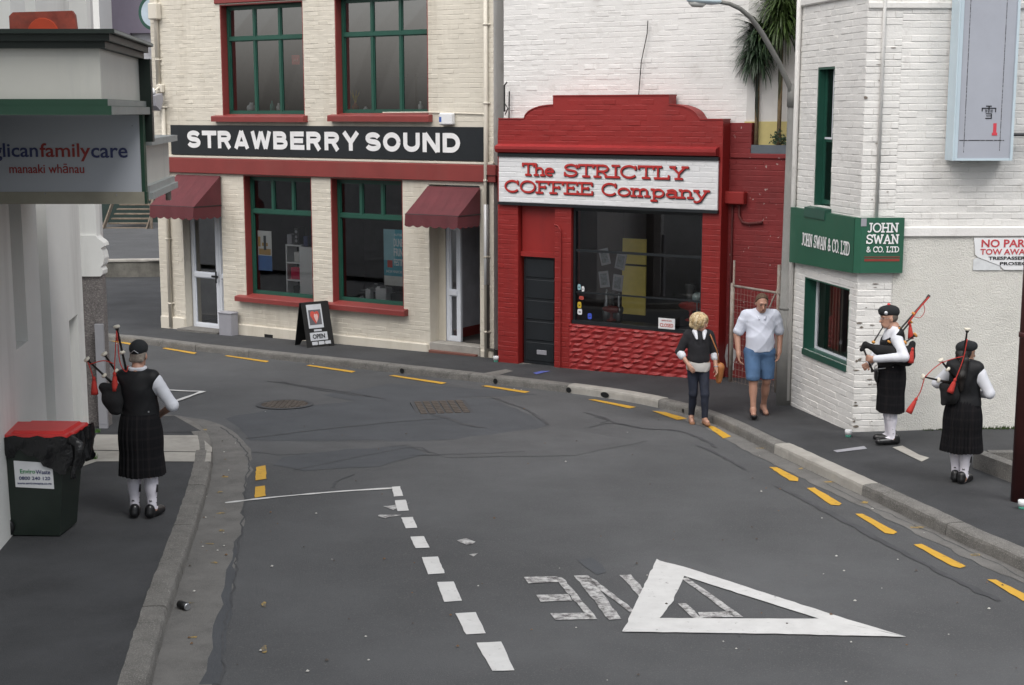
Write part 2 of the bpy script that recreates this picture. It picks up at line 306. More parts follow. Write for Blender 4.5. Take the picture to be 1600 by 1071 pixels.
# ------------------------------------------------------------------ walls with openings, and bricks
def wall(b, u0, u1, z0, z1, holes, reveal=0.2, y=0.0, mi=0, rmi=None, thick=0.3):
    us = sorted({u0, u1, *[min(max(h[0], u0), u1) for h in holes], *[min(max(h[1], u0), u1) for h in holes]})
    zs = sorted({z0, z1, *[min(max(h[2], z0), z1) for h in holes], *[min(max(h[3], z0), z1) for h in holes]})
    for i in range(len(us) - 1):
        for j in range(len(zs) - 1):
            cu, cz = (us[i] + us[i + 1]) / 2, (zs[j] + zs[j + 1]) / 2
            if any(h[0] < cu < h[1] and h[2] < cz < h[3] for h in holes): continue
            b.quad((us[i], y, zs[j]), (us[i + 1], y, zs[j]), (us[i + 1], y, zs[j + 1]), (us[i], y, zs[j + 1]), mi)
            b.quad((us[i + 1], y + thick, zs[j]), (us[i], y + thick, zs[j]), (us[i], y + thick, zs[j + 1]), (us[i + 1], y + thick, zs[j + 1]), mi)
    for h in holes:
        a, c, d, e = h[:4]; r = y + thick; k = rmi if rmi is not None else mi
        if len(h) > 4: k = h[4]
        b.quad((a, y, d), (a, y, e), (a, r, e), (a, r, d), k); b.quad((c, y, e), (c, y, d), (c, r, d), (c, r, e), k)
        b.quad((a, y, e), (c, y, e), (c, r, e), (a, r, e), k); b.quad((c, y, d), (a, y, d), (a, r, d), (c, r, d), k)
    return b
BR_W, BR_H, BR_J = 0.225, 0.074, 0.011
BRICKS = {}; PJ = 0.005
def brick_mesh(material, proud=0.0022):
    key = (material.name, proud)
    if key in BRICKS: return BRICKS[key]
    c = 0.005; w, h = 0.5, 0.5; cw = .0025 / BR_W; ch = c / BR_H
    vs = [(-w, 0.001, -h), (w, 0.001, -h), (w, 0.001, h), (-w, 0.001, h), (-w + cw, -proud, -h + ch), (w - cw, -proud, -h + ch), (w - cw, -proud, h - ch), (-w + cw, -proud, h - ch)]
    fs = [(4, 5, 6, 7), (0, 1, 5, 4), (1, 2, 6, 5), (2, 3, 7, 6), (3, 0, 4, 7)]
    me = bpy.data.meshes.new('brick'); me.from_pydata(vs, [], fs); me.materials.append(material); BRICKS[key] = me; return me
def bricks(parent, u0, u1, z0, z1, holes, material, y=0.0, inside=None, proud=0.0022, singles=300, wobble=0.0018, score=None, bw=BR_W, bh=BR_H):
    lst = []; row = 0; z = z0
    while z + bh <= z1 + 1e-6:
        u = u0 - (0.5 * (bw + PJ) if row % 2 else 0.0)
        while u < u1 - 0.02:
            a, c = max(u, u0), min(u + bw, u1); segs = [(a, c)]
            for h in holes:
                if z + bh > h[2] + 0.01 and z < h[3] - 0.01:
                    ns = []
                    for s0, s1 in segs:
                        if s1 <= h[0] or s0 >= h[1]: ns.append((s0, s1))
                        else:
                            if s0 < h[0]: ns.append((s0, h[0]))
                            if s1 > h[1]: ns.append((h[1], s1))
                    segs = ns
            for s0, s1 in segs:
                if s1 - s0 < 0.04: continue
                if inside and not (inside(s0, z) and inside(s1, z) and inside(s0, z + bh) and inside(s1, z + bh)): continue
                lst.append(((s0 + s1) / 2, z + bh / 2, s1 - s0))
            u += bw + PJ
        z += bh + BR_J; row += 1
    me = brick_mesh(material, proud)
    rt = top_of(parent); mw = Matrix.Translation(rt.location) @ Euler(rt.rotation_euler).to_matrix().to_4x4()
    def key(t):
        p = mw @ Vector((t[0], y, t[1] - rt.location.z)); d = (p - cam.location)
        pen = 0 if t[2] > bw * 0.9 else 5
        return d.length + pen + (score(t) if score else 0)
    lst.sort(key=key)
    for t in lst[:singles]:
        o = bpy.data.objects.new('brick', me); COL.objects.link(o); o.parent = parent
        o.location = (t[0], y + rng.normal(0, wobble), t[1] - rt.location.z); o.scale = (t[2], 1, bh)
        o.rotation_euler = (rng.normal(0, 0.012), rng.normal(0, 0.004), rng.normal(0, 0.006))
    rest = lst[singles:]
    if rest:
        bb = MB(); c = 0.005
        for (uc, zc, w) in rest:
            dy = y + rng.normal(0, wobble); t1 = rng.normal(0, 0.0012); t2 = rng.normal(0, 0.0012); w2 = w / 2; h2 = bh / 2
            bb.add([(uc - w2, y + .001, zc - h2), (uc + w2, y + .001, zc - h2), (uc + w2, y + .001, zc + h2), (uc - w2, y + .001, zc + h2),
                    (uc - w2 + .0025, dy - proud + t1 + t2, zc - h2 + c), (uc + w2 - .0025, dy - proud - t1 + t2, zc - h2 + c), (uc + w2 - .0025, dy - proud - t1 - t2, zc + h2 - c), (uc - w2 + .0025, dy - proud + t1 - t2, zc + h2 - c)],
                   [(4, 5, 6, 7), (0, 1, 5, 4), (1, 2, 6, 5), (2, 3, 7, 6), (3, 0, 4, 7)])
        o = bb.build('brick_courses', material, parent); o['kind'] = 'stuff'
def window(parent, name, u0, u1, z0, z1, y, cols, transom, fw, material, pane_mat, lower_cols=None, label=None, depth=0.06):
    """frame mesh with one child pane per light"""
    b = MB(); b.box(u0, u0 + fw, y, y + depth, z0, z1); b.box(u1 - fw, u1, y, y + depth, z0, z1)
    b.box(u0 + fw, u1 - fw, y + .001, y + depth - .001, z1 - fw, z1); b.box(u0 + fw, u1 - fw, y + .001, y + depth - .001, z0, z0 + fw)
    rows = [(z0 + fw, z1 - fw, cols)]
    if transom: 
        b.box(u0 + fw, u1 - fw, y - .012, y + depth + .004, transom - fw * .55, transom + fw * .55)
        rows = [(z0 + fw, transom - fw * .55, lower_cols or cols), (transom + fw * .55, z1 - fw, cols)]
    cells = []
    for (a, c, n) in rows:
        w = (u1 - u0 - 2 * fw) / n
        for i in range(n):
            x0 = u0 + fw + i * w; x1 = x0 + w
            if i: b.box(x0 - fw * .42, x0 + fw * .42, y + .003, y + depth - .003, a, c)
            cells.append((x0 + (fw * .42 if i else 0), x1 - (fw * .42 if i < n - 1 else 0), a, c))
            s = fw * .32; q = cells[-1]   # sash bead round each light
            for (p0, p1, q0, q1) in ((q[0], q[0] + s, q[2], q[3]), (q[1] - s, q[1], q[2], q[3]), (q[0] + s, q[1] - s, q[2], q[2] + s), (q[0] + s, q[1] - s, q[3] - s, q[3])):
                b.box(p0, p1, y + .016, y + depth - .016, q0, q1)
    f = b.build(name, material, parent, label=label)
    for (a, c, d, e) in cells:
        k = rng.normal(0, 0.0025); MB().quad((a, y + .034 + k, d), (c, y + .034 - k, d), (c, y + .034 - k * .5, e), (a, y + .034 + k * .5, e)).build('pane', pane_mat, f)
    return f
# ------------------------------------------------------------------ ground: road, footpaths, kerbs
def struct(o, label=None): return tag(o, label, None, None, 'structure')
def plane_z(x, y, off): return SLOPE * y + off
b = MB(); xs = [-160, -40, -16, -8, 0, 8, 16, 40, 160]; ys = [-40, -10, 5, 12, 20, 30, 45, 80, 200]
for i in range(len(xs) - 1):
    for j in range(len(ys) - 1):
        b.quad(*[(x, y, plane_z(x, y, ROAD)) for x, y in ((xs[i], ys[j]), (xs[i + 1], ys[j]), (xs[i + 1], ys[j + 1]), (xs[i], ys[j + 1]))])
road = struct(b.build('road', M_ASPH))

def catmull(pts, step=0.15):
    P = [Vector(p[:2]) for p in pts]; P = [P[0] * 2 - P[1]] + P + [P[-1] * 2 - P[-2]]; out = []
    for i in range(1, len(P) - 2):
        n = max(2, int((P[i + 1] - P[i]).length / step))
        for k in range(n):
            t = k / n; a, c, d, e = P[i - 1], P[i], P[i + 1], P[i + 2]
            out.append(0.5 * ((2 * c) + (d - a) * t + (2 * a - 5 * c + 4 * d - e) * t * t + (3 * c - a - 3 * d + e) * t ** 3))
    out.append(P[-2]); return out
def normals(line, side):   # unit normals to the left (+1) or right (-1) of travel
    N = []
    for i in range(len(line)):
        d = (line[min(i + 1, len(line) - 1)] - line[max(i - 1, 0)]).normalized(); N.append(Vector((-d.y, d.x)) * side)
    return N
FAR = catmull([(-40, 47), (-25, 38.5), (-14, 32.3), (-8.17, 28.82), (-6.16, 27.37), (-3.45, 25.48), (-1.08, 23.83), (0.51, 22.66), (1.55, 21.78), (2.35, 20.75), (2.85, 19.6), (3.27, 17.85), (3.69, 16.14), (4.10, 14.48), (4.35, 13.44), (4.62, 12.47), (5.3, 9.5), (6.4, 5), (8.5, -4), (13, -25)])
FARN = normals(FAR, 1)
LEFT = catmull([(4.0, -25), (0.3, -4), (-1.45, 3.5), (-2.15, 7.2), (-2.56, 9.69), (-2.80, 11.28), (-3.09, 13.44), (-3.40, 15.6), (-3.62, 16.9), (-3.78, 17.7), (-4.02, 18.55), (-4.45, 19.45), (-5.1, 20.05), (-6.0, 20.6), (-9, 22.2), (-18, 27), (-34, 35.5)])
LEFTN = normals(LEFT, 1)
def rise(d, x): return 0.03 * min(max(d, 0), 2.5) * min(1, max(0, (x - 1.5) / 2.5))
def path_z(x, y):
    k = min(range(len(FAR)), key=lambda i: (FAR[i] - Vector((x, y))).length_squared)
    return SLOPE * y + rise((FAR[k] - Vector((x, y))).length, x)
KW = 0.17
b = MB(); offs = [KW, 0.9, 1.7, 2.6, 4.5, 9.0, 22.0]
grid = []
for p, n in zip(FAR, FARN):
    grid.append([(p.x + n.x * o, p.y + n.y * o, SLOPE * (p.y + n.y * o) + rise(o, p.x + n.x * o)) for o in offs])
vs = [v for r in grid for v in r]; k = len(offs)
b.add(vs, [(i * k + j, i * k + j + 1, (i + 1) * k + j + 1, (i + 1) * k + j)[::-1] for i in range(len(grid) - 1) for j in range(k - 1)])
footpath = struct(b.build('footpath', M_PATH))
def flat_poly(name, pts, z_off, material, parent=None, thick=0.0, label=None):
    bm = bmesh.new(); vv = [bm.verts.new((p[0], p[1], plane_z(p[0], p[1], z_off))) for p in pts]
    ee = [bm.edges.new((vv[i], vv[(i + 1) % len(vv)])) for i in range(len(vv))]
    bmesh.ops.triangle_fill(bm, use_beauty=True, use_dissolve=False, edges=ee)
    for f in bm.faces:
        if f.normal.z < 0: f.normal_flip()
    if thick:
        r = bmesh.ops.extrude_face_region(bm, geom=list(bm.faces)); 
        for g in r['geom']:
            if isinstance(g, bmesh.types.BMVert): g.co.z -= 0
        for v in vv: v.co.z -= thick
    me = bpy.data.meshes.new(name); bm.to_mesh(me); bm.free(); me.materials.append(material)
    return link(name, me, parent, label)
inner = [p + n * KW for p, n in zip(LEFT, LEFTN)]
corner_path = struct(flat_poly('footpath_corner', inner + [Vector((-60, 33)), Vector((-60, -25))], 0.0, M_PATH))
# kerb stones, one object each, under the kerb they belong to
def kerb(name, line, N, lo, hi, seg, sunk=0.0):
    kr = struct(bpy.data.objects.new(name, None)); COL.objects.link(kr)
    L = [0.0]
    for i in range(1, len(line)): L.append(L[-1] + (line[i] - line[i - 1]).length)
    def at_len(s):
        k = max(0, min(len(L) - 2, int(np.searchsorted(L, s)) - 1)); t = (s - L[k]) / max(1e-9, L[k + 1] - L[k])
        return line[k].lerp(line[k + 1], t), N[k].lerp(N[k + 1], t).normalized()
    s = lo_len = L[min(range(len(line)), key=lambda i: (line[i] - Vector(lo)).length)]
    end = L[min(range(len(line)), key=lambda i: (line[i] - Vector(hi)).length)]
    while s < end - 0.2:
        e = min(end, s + seg * random.uniform(0.75, 1.25)); n = max(2, int((e - s) / 0.12)); mb = MB(); dz = random.gauss(0, 0.004)
        j = 0.006
        for i in range(n + 1):
            p, q = at_len(s + j + (e - s - 2 * j) * i / n)
            wob = random.gauss(0, 0.0035); ch = 0.022 + random.uniform(-.008, .012)
            prof = [(-0.012 + wob, ROAD - 0.05), (-0.002 + wob, -ch - 0.012), (ch * .35 + wob, -ch * .3), (ch + .006, 0.003), (KW * .6, 0.008), (KW + .025 + random.uniform(-.006, .006), 0.006), (KW + .03, -0.1)]
            for (o, z) in prof:
                x, y = p.x + q.x * o, p.y + q.y * o; mb.v.append((x, y, plane_z(x, y, z + dz)))
        m = 7
        for i in range(n):
            for c in range(m - 1): mb.f.append((i * m + c, (i + 1) * m + c, (i + 1) * m + c + 1, i * m + c + 1)); mb.m.append(0)
        mb.f += [tuple(range(m)), tuple(n * m + c for c in range(m))[::-1]]; mb.m += [0, 0]
        mb.build('kerb_stone', M_KERB if random.random() > .12 else M_CONC, kr)
        s = e
    return kr
kerb_far = kerb('kerb', FAR, FARN, (-14, 32.3), (6.4, 5), 1.9)
kerb_corner = kerb('kerb_corner', LEFT, LEFTN, (-1.45, 3.5), (-12, 23.8), 1.6)
# gutters
def strip(name, line, N, a, c, z, material, jag=0.0, lo=None, hi=None):
    i0 = 0 if lo is None else min(range(len(line)), key=lambda i: (line[i] - Vector(lo)).length)
    i1 = len(line) - 1 if hi is None else min(range(len(line)), key=lambda i: (line[i] - Vector(hi)).length)
    mb = MB(); n = i1 - i0 + 1; w = 0.0
    for i in range(i0, i1 + 1):
        w = 0.75 * w + random.gauss(0, jag)
        for o in (a, c + w):
            x, y = line[i].x + N[i].x * o, line[i].y + N[i].y * o; mb.v.append((x, y, plane_z(x, y, z)))
    for i in range(n - 1): mb.f.append((2 * i, 2 * i + 2, 2 * i + 3, 2 * i + 1)[::-1]); mb.m.append(0)
    return struct(mb.build(name, material))
strip('gutter', LEFT, LEFTN, 0.005, -0.43, ROAD + 0.004, M_GUTTER, 0.016, (-1.45, 3.5), (-12, 23.8))
strip('gutter_far', FAR, FARN, 0.005, -0.26, ROAD + 0.004, M_GUTTER, 0.02, (2.2, 20.9), (6.4, 5))

# road patches, seams, markings: children of the road
def jag(pts, amp, step=0.25):
    out = []
    for i in range(len(pts)):
        a, c = Vector(pts[i]), Vector(pts[(i + 1) % len(pts)]); n = max(1, int((c - a).length / step))
        for k in range(n):
            q = a.lerp(c, k / n); out.append(Vector((q.x + random.gauss(0, amp), q.y + random.gauss(0, amp))))
    return out
def px_poly(name, pts, material, h, parent=None, amp=0.0, step=0.25, off=ROAD):
    w = [gnd(x, y, off).xy for x, y in pts]
    if amp: w = jag(w, amp, step)
    return flat_poly(name, w, off + h, material, parent)
for i, (pts, m) in enumerate([
    ([(352, 655), (420, 640), (560, 627), (690, 621), (770, 622), (858, 664), (806, 681), (700, 687), (620, 692), (600, 688), (500, 690), (392, 688), (372, 668)], M_PATCH),
    ([(505, 618), (610, 600), (700, 604), (790, 612), (845, 617), (760, 620), (640, 624), (560, 629)], M_PATCH),
    ([(425, 727), (440, 714), (560, 700), (642, 697), (668, 710), (595, 729), (480, 736)], M_PATCH),
    ([(330, 700), (500, 692), (690, 690), (860, 668), (1010, 690), (900, 712), (700, 716), (672, 708), (640, 696), (440, 712)], M_PATCH2),
    ([(318, 1071), (352, 905), (366, 850), (372, 850), (360, 960), (345, 1071)], M_PATCH),
    ([(905, 876), (925, 872), (950, 896), (930, 900)], M_PATCH)]):
    px_poly('road_patch', pts, m, 0.002 + 0.0006 * i, road, 0.02)
def px_line(name, pts, w, material, h, amp=0.012, off=ROAD, parent=None):
    P = catmull([gnd(x, y, off).xy for x, y in pts], 0.12); N = normals(P, 1); mb = MB()
    for i, (p, n) in enumerate(zip(P, N)):
        ww = w * (0.6 + 0.8 * random.random()); p = p + n * random.gauss(0, amp)
        for s in (-.5, .5): q = p + n * ww * s; mb.v.append((q.x, q.y, plane_z(q.x, q.y, off + h)))
    for i in range(len(P) - 1): mb.f.append((2 * i, 2 * i + 2, 2 * i + 3, 2 * i + 1)); mb.m.append(0)
    for k, f in enumerate(mb.f):
        a, c, d = [Vector(mb.v[j]) for j in f[:3]]
        if (c - a).cross(d - a).z < 0: mb.f[k] = f[::-1]
    return mb.build(name, material, parent or road)
for pts, w in [([(385, 686), (500, 672), (640, 658), (690, 655)], .05), ([(650, 641), (700, 655), (740, 667), (760, 668)], .09), ([(770, 622), (820, 640), (858, 664)], .06),
               ([(460, 735), (640, 700), (670, 708)], .03), ([(640, 712), (760, 709), (820, 706)], .04), ([(420, 596), (520, 610), (600, 624)], .07), ([(440, 597), (470, 604), (540, 616), (580, 620)], .10),
               ([(930, 652), (990, 668), (1060, 674), (1105, 690), (1118, 700)], .06), ([(912, 645), (950, 656), (940, 662)], .04), ([(1000, 668), (950, 662), (920, 668)], .04),
               ([(1090, 697), (1125, 712), (1165, 735)], .05), ([(1215, 760), (1330, 820), (1440, 880), (1560, 940)], .09), ([(345, 1071), (352, 980), (368, 900), (385, 760), (388, 716), (372, 690), (345, 668)], .022),
               ([(520, 763), (532, 750), (555, 742)], .03), ([(1140, 968), (1128, 958), (1148, 976), (1155, 996)], .012), ([(1290, 757), (1380, 800), (1490, 850), (1600, 905)], .015)]:
    px_line('tar_seam', pts, w * .8, M_SEAL, 0.006)
for q in [[(612, 762), (625, 761), (630, 776), (616, 777)], [(617, 783), (634, 782), (639, 799), (621, 800)], [(627, 810), (645, 809), (652, 826), (634, 827)], [(641, 840), (662, 839), (671, 857), (649, 858)],
          [(659, 872), (684, 871), (695, 897), (669, 899)], [(683, 911), (709, 910), (722, 940), (694, 942)], [(712, 960), (743, 958), (759, 991), (728, 993)], [(744, 1006), (783, 1004), (804, 1049), (769, 1050)]]:
    px_poly('dash_marking', q, M_WHITEP, 0.0075, road, 0.002, 0.08)
px_line('bay_line_marking', [(352, 787), (420, 779), (520, 770), (613, 764)], 0.055, M_WHITEP, 0.0085, 0.002)
for q in [[(400, 731), (415, 728), (416, 749), (399, 752)], [(399, 762), (414, 760), (415, 776), (398, 779)],
          [(1019, 643), (1040, 645), (1074, 655), (1058, 657)], [(1103, 666), (1115, 667), (1143, 683), (1130, 686)], [(1202, 731), (1214, 731), (1248, 748), (1246, 753), (1234, 752)], [(1261, 764), (1272, 763), (1316, 788), (1312, 791), (1298, 790)],
          [(1336, 804), (1348, 804), (1402, 833), (1396, 836), (1383, 834)], [(1427, 852), (1440, 851), (1510, 886), (1500, 889), (1488, 886)], [(1543, 907), (1556, 907), (1622, 940), (1612, 944), (1598, 940)],
          [(253, 545), (258, 544), (308, 552), (303, 554)], [(351, 557), (356, 556), (421, 565), (416, 567)], [(478, 572), (484, 571), (556, 581), (550, 583)], [(608, 588), (615, 587), (698, 599), (690, 601)], [(752, 604), (760, 603), (828, 613), (820, 615)], [(919, 625), (930, 625), (994, 637), (984, 639)], [(170, 533), (175, 532), (210, 538), (206, 540)]]:
    px_poly('yellow_dash_marking', q, M_YELL, 0.0075, road, 0.003, 0.09)
for (x, y, w, h) in [(302, 997, 18, 5), (300, 943, 12, 3), (335, 880, 14, 4), (328, 851, 16, 3), (347, 830, 12, 5), (345, 803, 18, 3), (343, 770, 12, 5), (352, 746, 16, 3), (1192, 701, 28, 3), (1251, 733, 12, 4), (1296, 754, 30, 3), (1350, 786, 14, 5), (1433, 825, 28, 5), (1524, 868, 20, 6), (318, 672, 14, 4), (298, 661, 14, 4), (412, 945, 9, 12), (412, 1015, 12, 22)]:
    px_poly('yellow_speck_marking', [(x - w * .4, y), (x, y - h * .3), (x + w * .4, y - h * .2), (x + w * .3, y + h * .3), (x - w * .3, y + h * .3)], M_YWORN, 0.007, road, 0.006, 0.05)
# give way triangle over older upside-down letters
for i, q in enumerate([[(1026, 875), (1069, 902), (1052, 940), (1031, 968), (972, 989)], [(1027, 877), (1068, 887), (1325, 970), (1414, 996), (1281, 969), (1069, 902)], [(972, 989), (1031, 968), (1281, 969), (1416, 997), (1180, 992)]]):
    px_poly('triangle_marking', q, M_WHITEP, 0.009 + .001 * i, road, 0.003, 0.08)
for q in [[(818, 903), (870, 902), (876, 911), (826, 913)], [(837, 931), (888, 930), (894, 940), (844, 941)], [(859, 960), (915, 959), (935, 969), (868, 970)], [(868, 905), (878, 903), (934, 968), (920, 968)],
          [(898, 901), (919, 900), (972, 969), (951, 970)], [(915, 906), (924, 904), (996, 958), (990, 962)], [(968, 900), (985, 899), (1018, 936), (1008, 942)], [(1066, 905), (1074, 904), (1162, 966), (1146, 966)], [(1090, 958), (1142, 957), (1150, 965), (1096, 967)], [(1060, 945), (1072, 944), (1096, 968), (1084, 968)]]:
    px_poly('letter_marking', q, M_WORN, 0.0075, road, 0.005, 0.1)
for q in [[(600, 792), (640, 787), (614, 798)], [(588, 806), (628, 806), (600, 811)], [(714, 846), (728, 843), (744, 848), (730, 853)], [(732, 868), (742, 866), (740, 871)]]:
    px_poly('worn_paint_marking', q, M_WORN, 0.007, road, 0.012, 0.06)
px_line('arrow_marking', [(240, 609), (284, 612), (318, 613)], .07, M_WHITEP, .014, .002); px_line('arrow_marking', [(318, 613), (298, 620), (262, 633)], .07, M_WHITEP, .016, .002)
px_line('arrow_marking', [(172, 598), (188, 600), (215, 604)], .12, M_WHITEP, .014, .002)
px_line('bay_line_marking', [(200, 437), (225, 446), (262, 458)], .13, M_WHITEP, .014, .003); px_line('bay_line_marking', [(176, 489), (210, 492), (262, 497)], .14, M_WHITEP, .014, .003)
px_line('bay_line_marking', [(190, 490), (205, 488), (222, 489)], .09, M_WORN, .016, .003)
for x in (176, 192, 212): px_poly('letter_marking', [(x - 8, 458), (x + 7, 457), (x + 9, 460), (x - 6, 461)], M_WORN, .014, road, .01, .1)
# footpath pieces
for q, m in [([(150, 680), (310, 681), (331, 700), (330, 707), (140, 704)], M_CONC), ([(140, 705), (330, 708), (329, 722), (150, 722), (128, 730)], M_CONC)]:
    px_poly('concrete_slab', q, m, 0.006, corner_path, 0.006, .3, off=0.0)
px_poly('asphalt_patch', [(272, 650), (318, 676), (170, 676), (172, 655)], M_PATH, 0.004, corner_path, 0, off=0.0)
def on_path(name, pts, material, h, parent=None):
    w = [gnd(x, y, 0.03).xy for x, y in pts]; mb = MB(); n = len(w)
    mb.add([(p.x, p.y, path_z(p.x, p.y) + h) for p in w], [tuple(range(n))[::-1]]); return mb.build(name, material, parent or footpath)
on_path('service_cover', [(1302, 703), (1350, 698), (1355, 702), (1308, 706)], M_GREY, .008)
on_path('concrete_strip', [(1394, 701), (1410, 699), (1436, 713), (1452, 718), (1440, 723), (1425, 716)], M_CONC, .008)
on_path('service_cover', [(752, 582), (790, 575), (802, 578), (772, 586)], M_KERB, .008)
on_path('blue_paint_mark', [(833, 581), (845, 578), (860, 578), (838, 583)], mat('blue_paint', (.10, .13, .42), .6), .009)
# loose grit and litter specks nobody would count
b = MB()
for _ in range(420):
    k = random.random()
    if k < .45: i = random.randrange(len(LEFT)); p = LEFT[i] - LEFTN[i] * abs(random.gauss(0, .22)); h = ROAD
    elif k < .7: i = random.randrange(len(FAR)); p = FAR[i] - FARN[i] * abs(random.gauss(0, .25)); h = ROAD
    else: p = gnd(random.uniform(350, 1600), random.uniform(640, 1071), ROAD).xy; h = ROAD
    if p.y < 6 or p.y > 30: continue
    r = random.uniform(.006, .018); z = plane_z(p.x, p.y, h + .012); a = random.random() * 3
    b.add([(p.x + r * math.cos(a + t), p.y + r * math.sin(a + t), z) for t in (0, 1.6, 3.1, 4.6)] + [(p.x, p.y, z + r * .7)], [(0, 1, 4), (1, 2, 4), (2, 3, 4), (3, 0, 4)], random.randrange(3))
tag(b.build('grit', [mat('grit_pale', (.42, .41, .38)), mat('grit_brown', (.14, .08, .04)), M_IRON]), 'scattered grit and litter specks along the gutters and road', 'grit', None, 'stuff')

# iron covers in the road
c = gnd(445, 633, ROAD); rt = root('manhole_cover', 'round rusty iron manhole cover set in the road before the cream shop', 'manhole cover', (c.x, c.y, c.z))
mb = MB(); n = 32
def ring(mb, r0, r1, z, mi=0):
    b0 = len(mb.v)
    for k in range(n):
        a = 2 * math.pi * k / n
        for r in (r0, r1): mb.v.append((r * math.cos(a), r * math.sin(a), c.z + z + SLOPE * r * math.sin(a)))
    for k in range(n): q = (k + 1) % n; mb.f.append((b0 + 2 * k, b0 + 2 * k + 1, b0 + 2 * q + 1, b0 + 2 * q)); mb.m.append(mi)
ring(mb, .355, .43, .014); mb.build('frame', M_SEAL, rt)
mb = MB(); ring(mb, 0.0005, .35, .012)
for i in range(-4, 5):
    for j in range(-4, 5):
        if math.hypot(i, j) * .075 < .32: mb.box(i * .075 - .024, i * .075 + .024, j * .075 - .024, j * .075 + .024, c.z + .010 + SLOPE * j * .075, c.z + .021 + SLOPE * j * .075)
mb.build('lid', M_IRON, rt)
c = gnd(690, 638, ROAD); rt = root('drain_grate', 'square iron access cover in the dark road patch', 'grate', (c.x, c.y, c.z), R(10))
mb = MB(); mb.box(-.42, .42, -.5, .5, c.z - .02, c.z + .014); mb.build('frame', M_SEAL, rt)
mb = MB()
for i in range(8):
    for j in range(6): mb.box(-.36 + j * .125, -.36 + j * .125 + .095, -.45 + i * .115, -.45 + i * .115 + .09, c.z + .006, c.z + .026 - SLOPE * 0)
mb.build('lid', M_IRON, rt)

# ------------------------------------------------------------------ cream shop building
def n_of(a): return Vector((math.sin(a), -math.cos(a)))
A33 = R(-33)
SBO = Vector((-7.4, 30.12)); SB_Z = -0.92
SB = root('shop_building', 'two-storey cream painted brick shop with green windows and red sills', 'building', (SBO.x, SBO.y, SB_Z), A33)
sb_holes = [(0.72, 1.82, -1.3, 1.80), (2.45, 4.22, -.05, 2.36), (4.70, 6.42, -.03, 2.36), (7.02, 8.14, -.62, 2.30), (1.95, 4.10, 3.53, 5.68), (4.88, 7.03, 3.55, 5.70)]
b = MB(); wall(b, 0, 8.44, -1.3, 8.2, sb_holes, thick=.28)
b.box(-.001, 8.44, .28, 9.0, 8.0, 8.2)                      # roof slab
b.quad((0, 0.0, -1.3), (0, 9, -1.3), (0, 9, 8.2), (0, 0, 8.2)); b.quad((8.44, 9, -1.3), (8.44, 0, -1.3), (8.44, 0, 8.2), (8.44, 9, 8.2), 1); b.quad((8.44, 9, -1.3), (0, 9, -1.3), (0, 9, 8.2), (8.44, 9, 8.2))
b.build('wall', [M_CREAM, M_WBRICK], SB)
cover = [(0.5, 8.3, 2.36, 3.36), (0, 8.44, -1.4, -.66)]
bricks(SB, 0.0, 8.44, -.655, 6.3, sb_holes + cover[:1], M_CREAM, score=lambda t: 0.0)
b = MB()
for (a, c) in ((1.84, 6.98), (8.16, 8.45), (0, .70)): b.bev(a, c, -.045, .02, -1.3, -.64, .02)
b.build('plinth', M_CREAM, SB)
b = MB(); b.bev(.36, 8.52, -.07, .02, 2.37, 2.675, .012); b.build('band', M_REDB, SB)
b = MB(); b.bev(.40, 8.46, -.05, .02, 2.68, 2.722, .006); b.build('moulding', M_CREAM, SB)
b = MB(); b.bev(1.83, 4.2, -.035, .02, 5.70, 5.93, .01); b.bev(4.78, 7.12, -.035, .02, 5.72, 5.95, .01); b.build('lintel', M_REDB, SB)
for (a, c, z, zt) in ((1.75, 4.17, 3.405, 3.53), (4.76, 7.12, 3.42, 3.55), (2.24, 4.34, -.165, -.05), (4.53, 6.52, -.15, -.03)):
    b = MB(); b.prism([(-.13, z), (.19, z), (.19, zt + .03), (-.12, zt - .015), (-.13, zt - .03)], 'x', a, c); b.build('sill', M_REDB, SB)
# red painted reveals
b = MB()
for h in (sb_holes[1], sb_holes[2], sb_holes[4], sb_holes[5]):
    b.box(h[0] + .002, h[0] + .022, .004, .175, h[2], h[3]); b.box(h[1] - .022, h[1] - .002, .004, .175, h[2], h[3]); b.box(h[0] + .022, h[1] - .022, .004, .175, h[3] - .022, h[3] - .002)
b.build('reveal', M_REDB, SB)
window(SB, 'window', 1.974, 4.076, 3.545, 5.656, .165, 3, 5.02, .06, M_GREEN, M_GLASS)
window(SB, 'window', 4.904, 7.006, 3.565, 5.676, .165, 3, 5.02, .06, M_GREEN, M_GLASS)
window(SB, 'window', 2.474, 4.196, -.035, 2.336, .165, 3, 1.64, .065, M_GREEN, M_GLASSD, 1)
window(SB, 'window', 4.724, 6.396, -.015, 2.336, .165, 3, 1.64, .065, M_GREEN, M_GLASSD, 1)
# doors: left shut, right with its leaf open inward
f = window(SB, 'door', .74, 1.52, -.84, 1.62, .19, 1, .26, .075, M_ALU, M_GLASS, label='white aluminium glazed door, shut')
b = MB(); b.bev(1.33, 1.50, .15, .185, .23, .27, .008); b.bev(1.47, 1.50, .12, .15, .12, .36, .006); b.build('handle', M_BLACK, f)
window(SB, 'sidelight', 1.525, 1.80, -.84, 1.62, .19, 1, .26, .06, M_ALU, M_GLASS)
b = MB(); b.box(.74, 1.80, .19, .25, 1.62, 1.80); b.box(7.04, 8.12, .30, .36, 1.56, 2.3); b.build('door_head', M_ALU, SB)
window(SB, 'sidelight', 7.18, 7.50, -.60, 1.56, .30, 1, .30, .075, M_ALU, M_GLASS)
b = MB(); b.bev(7.02, 8.14, -.02, .35, -.78, -.60, .01); b.bev(7.04, 8.1, -.09, .0, -1.0, -.735, .01, 1); b.build('step', [M_CONC, mat('step_edge', (.15, .06, .045))], SB)
b = MB(); b.box(7.02, 7.18, .28, 1.2, -.62, 2.3); b.build('jamb', M_CREAM, SB)
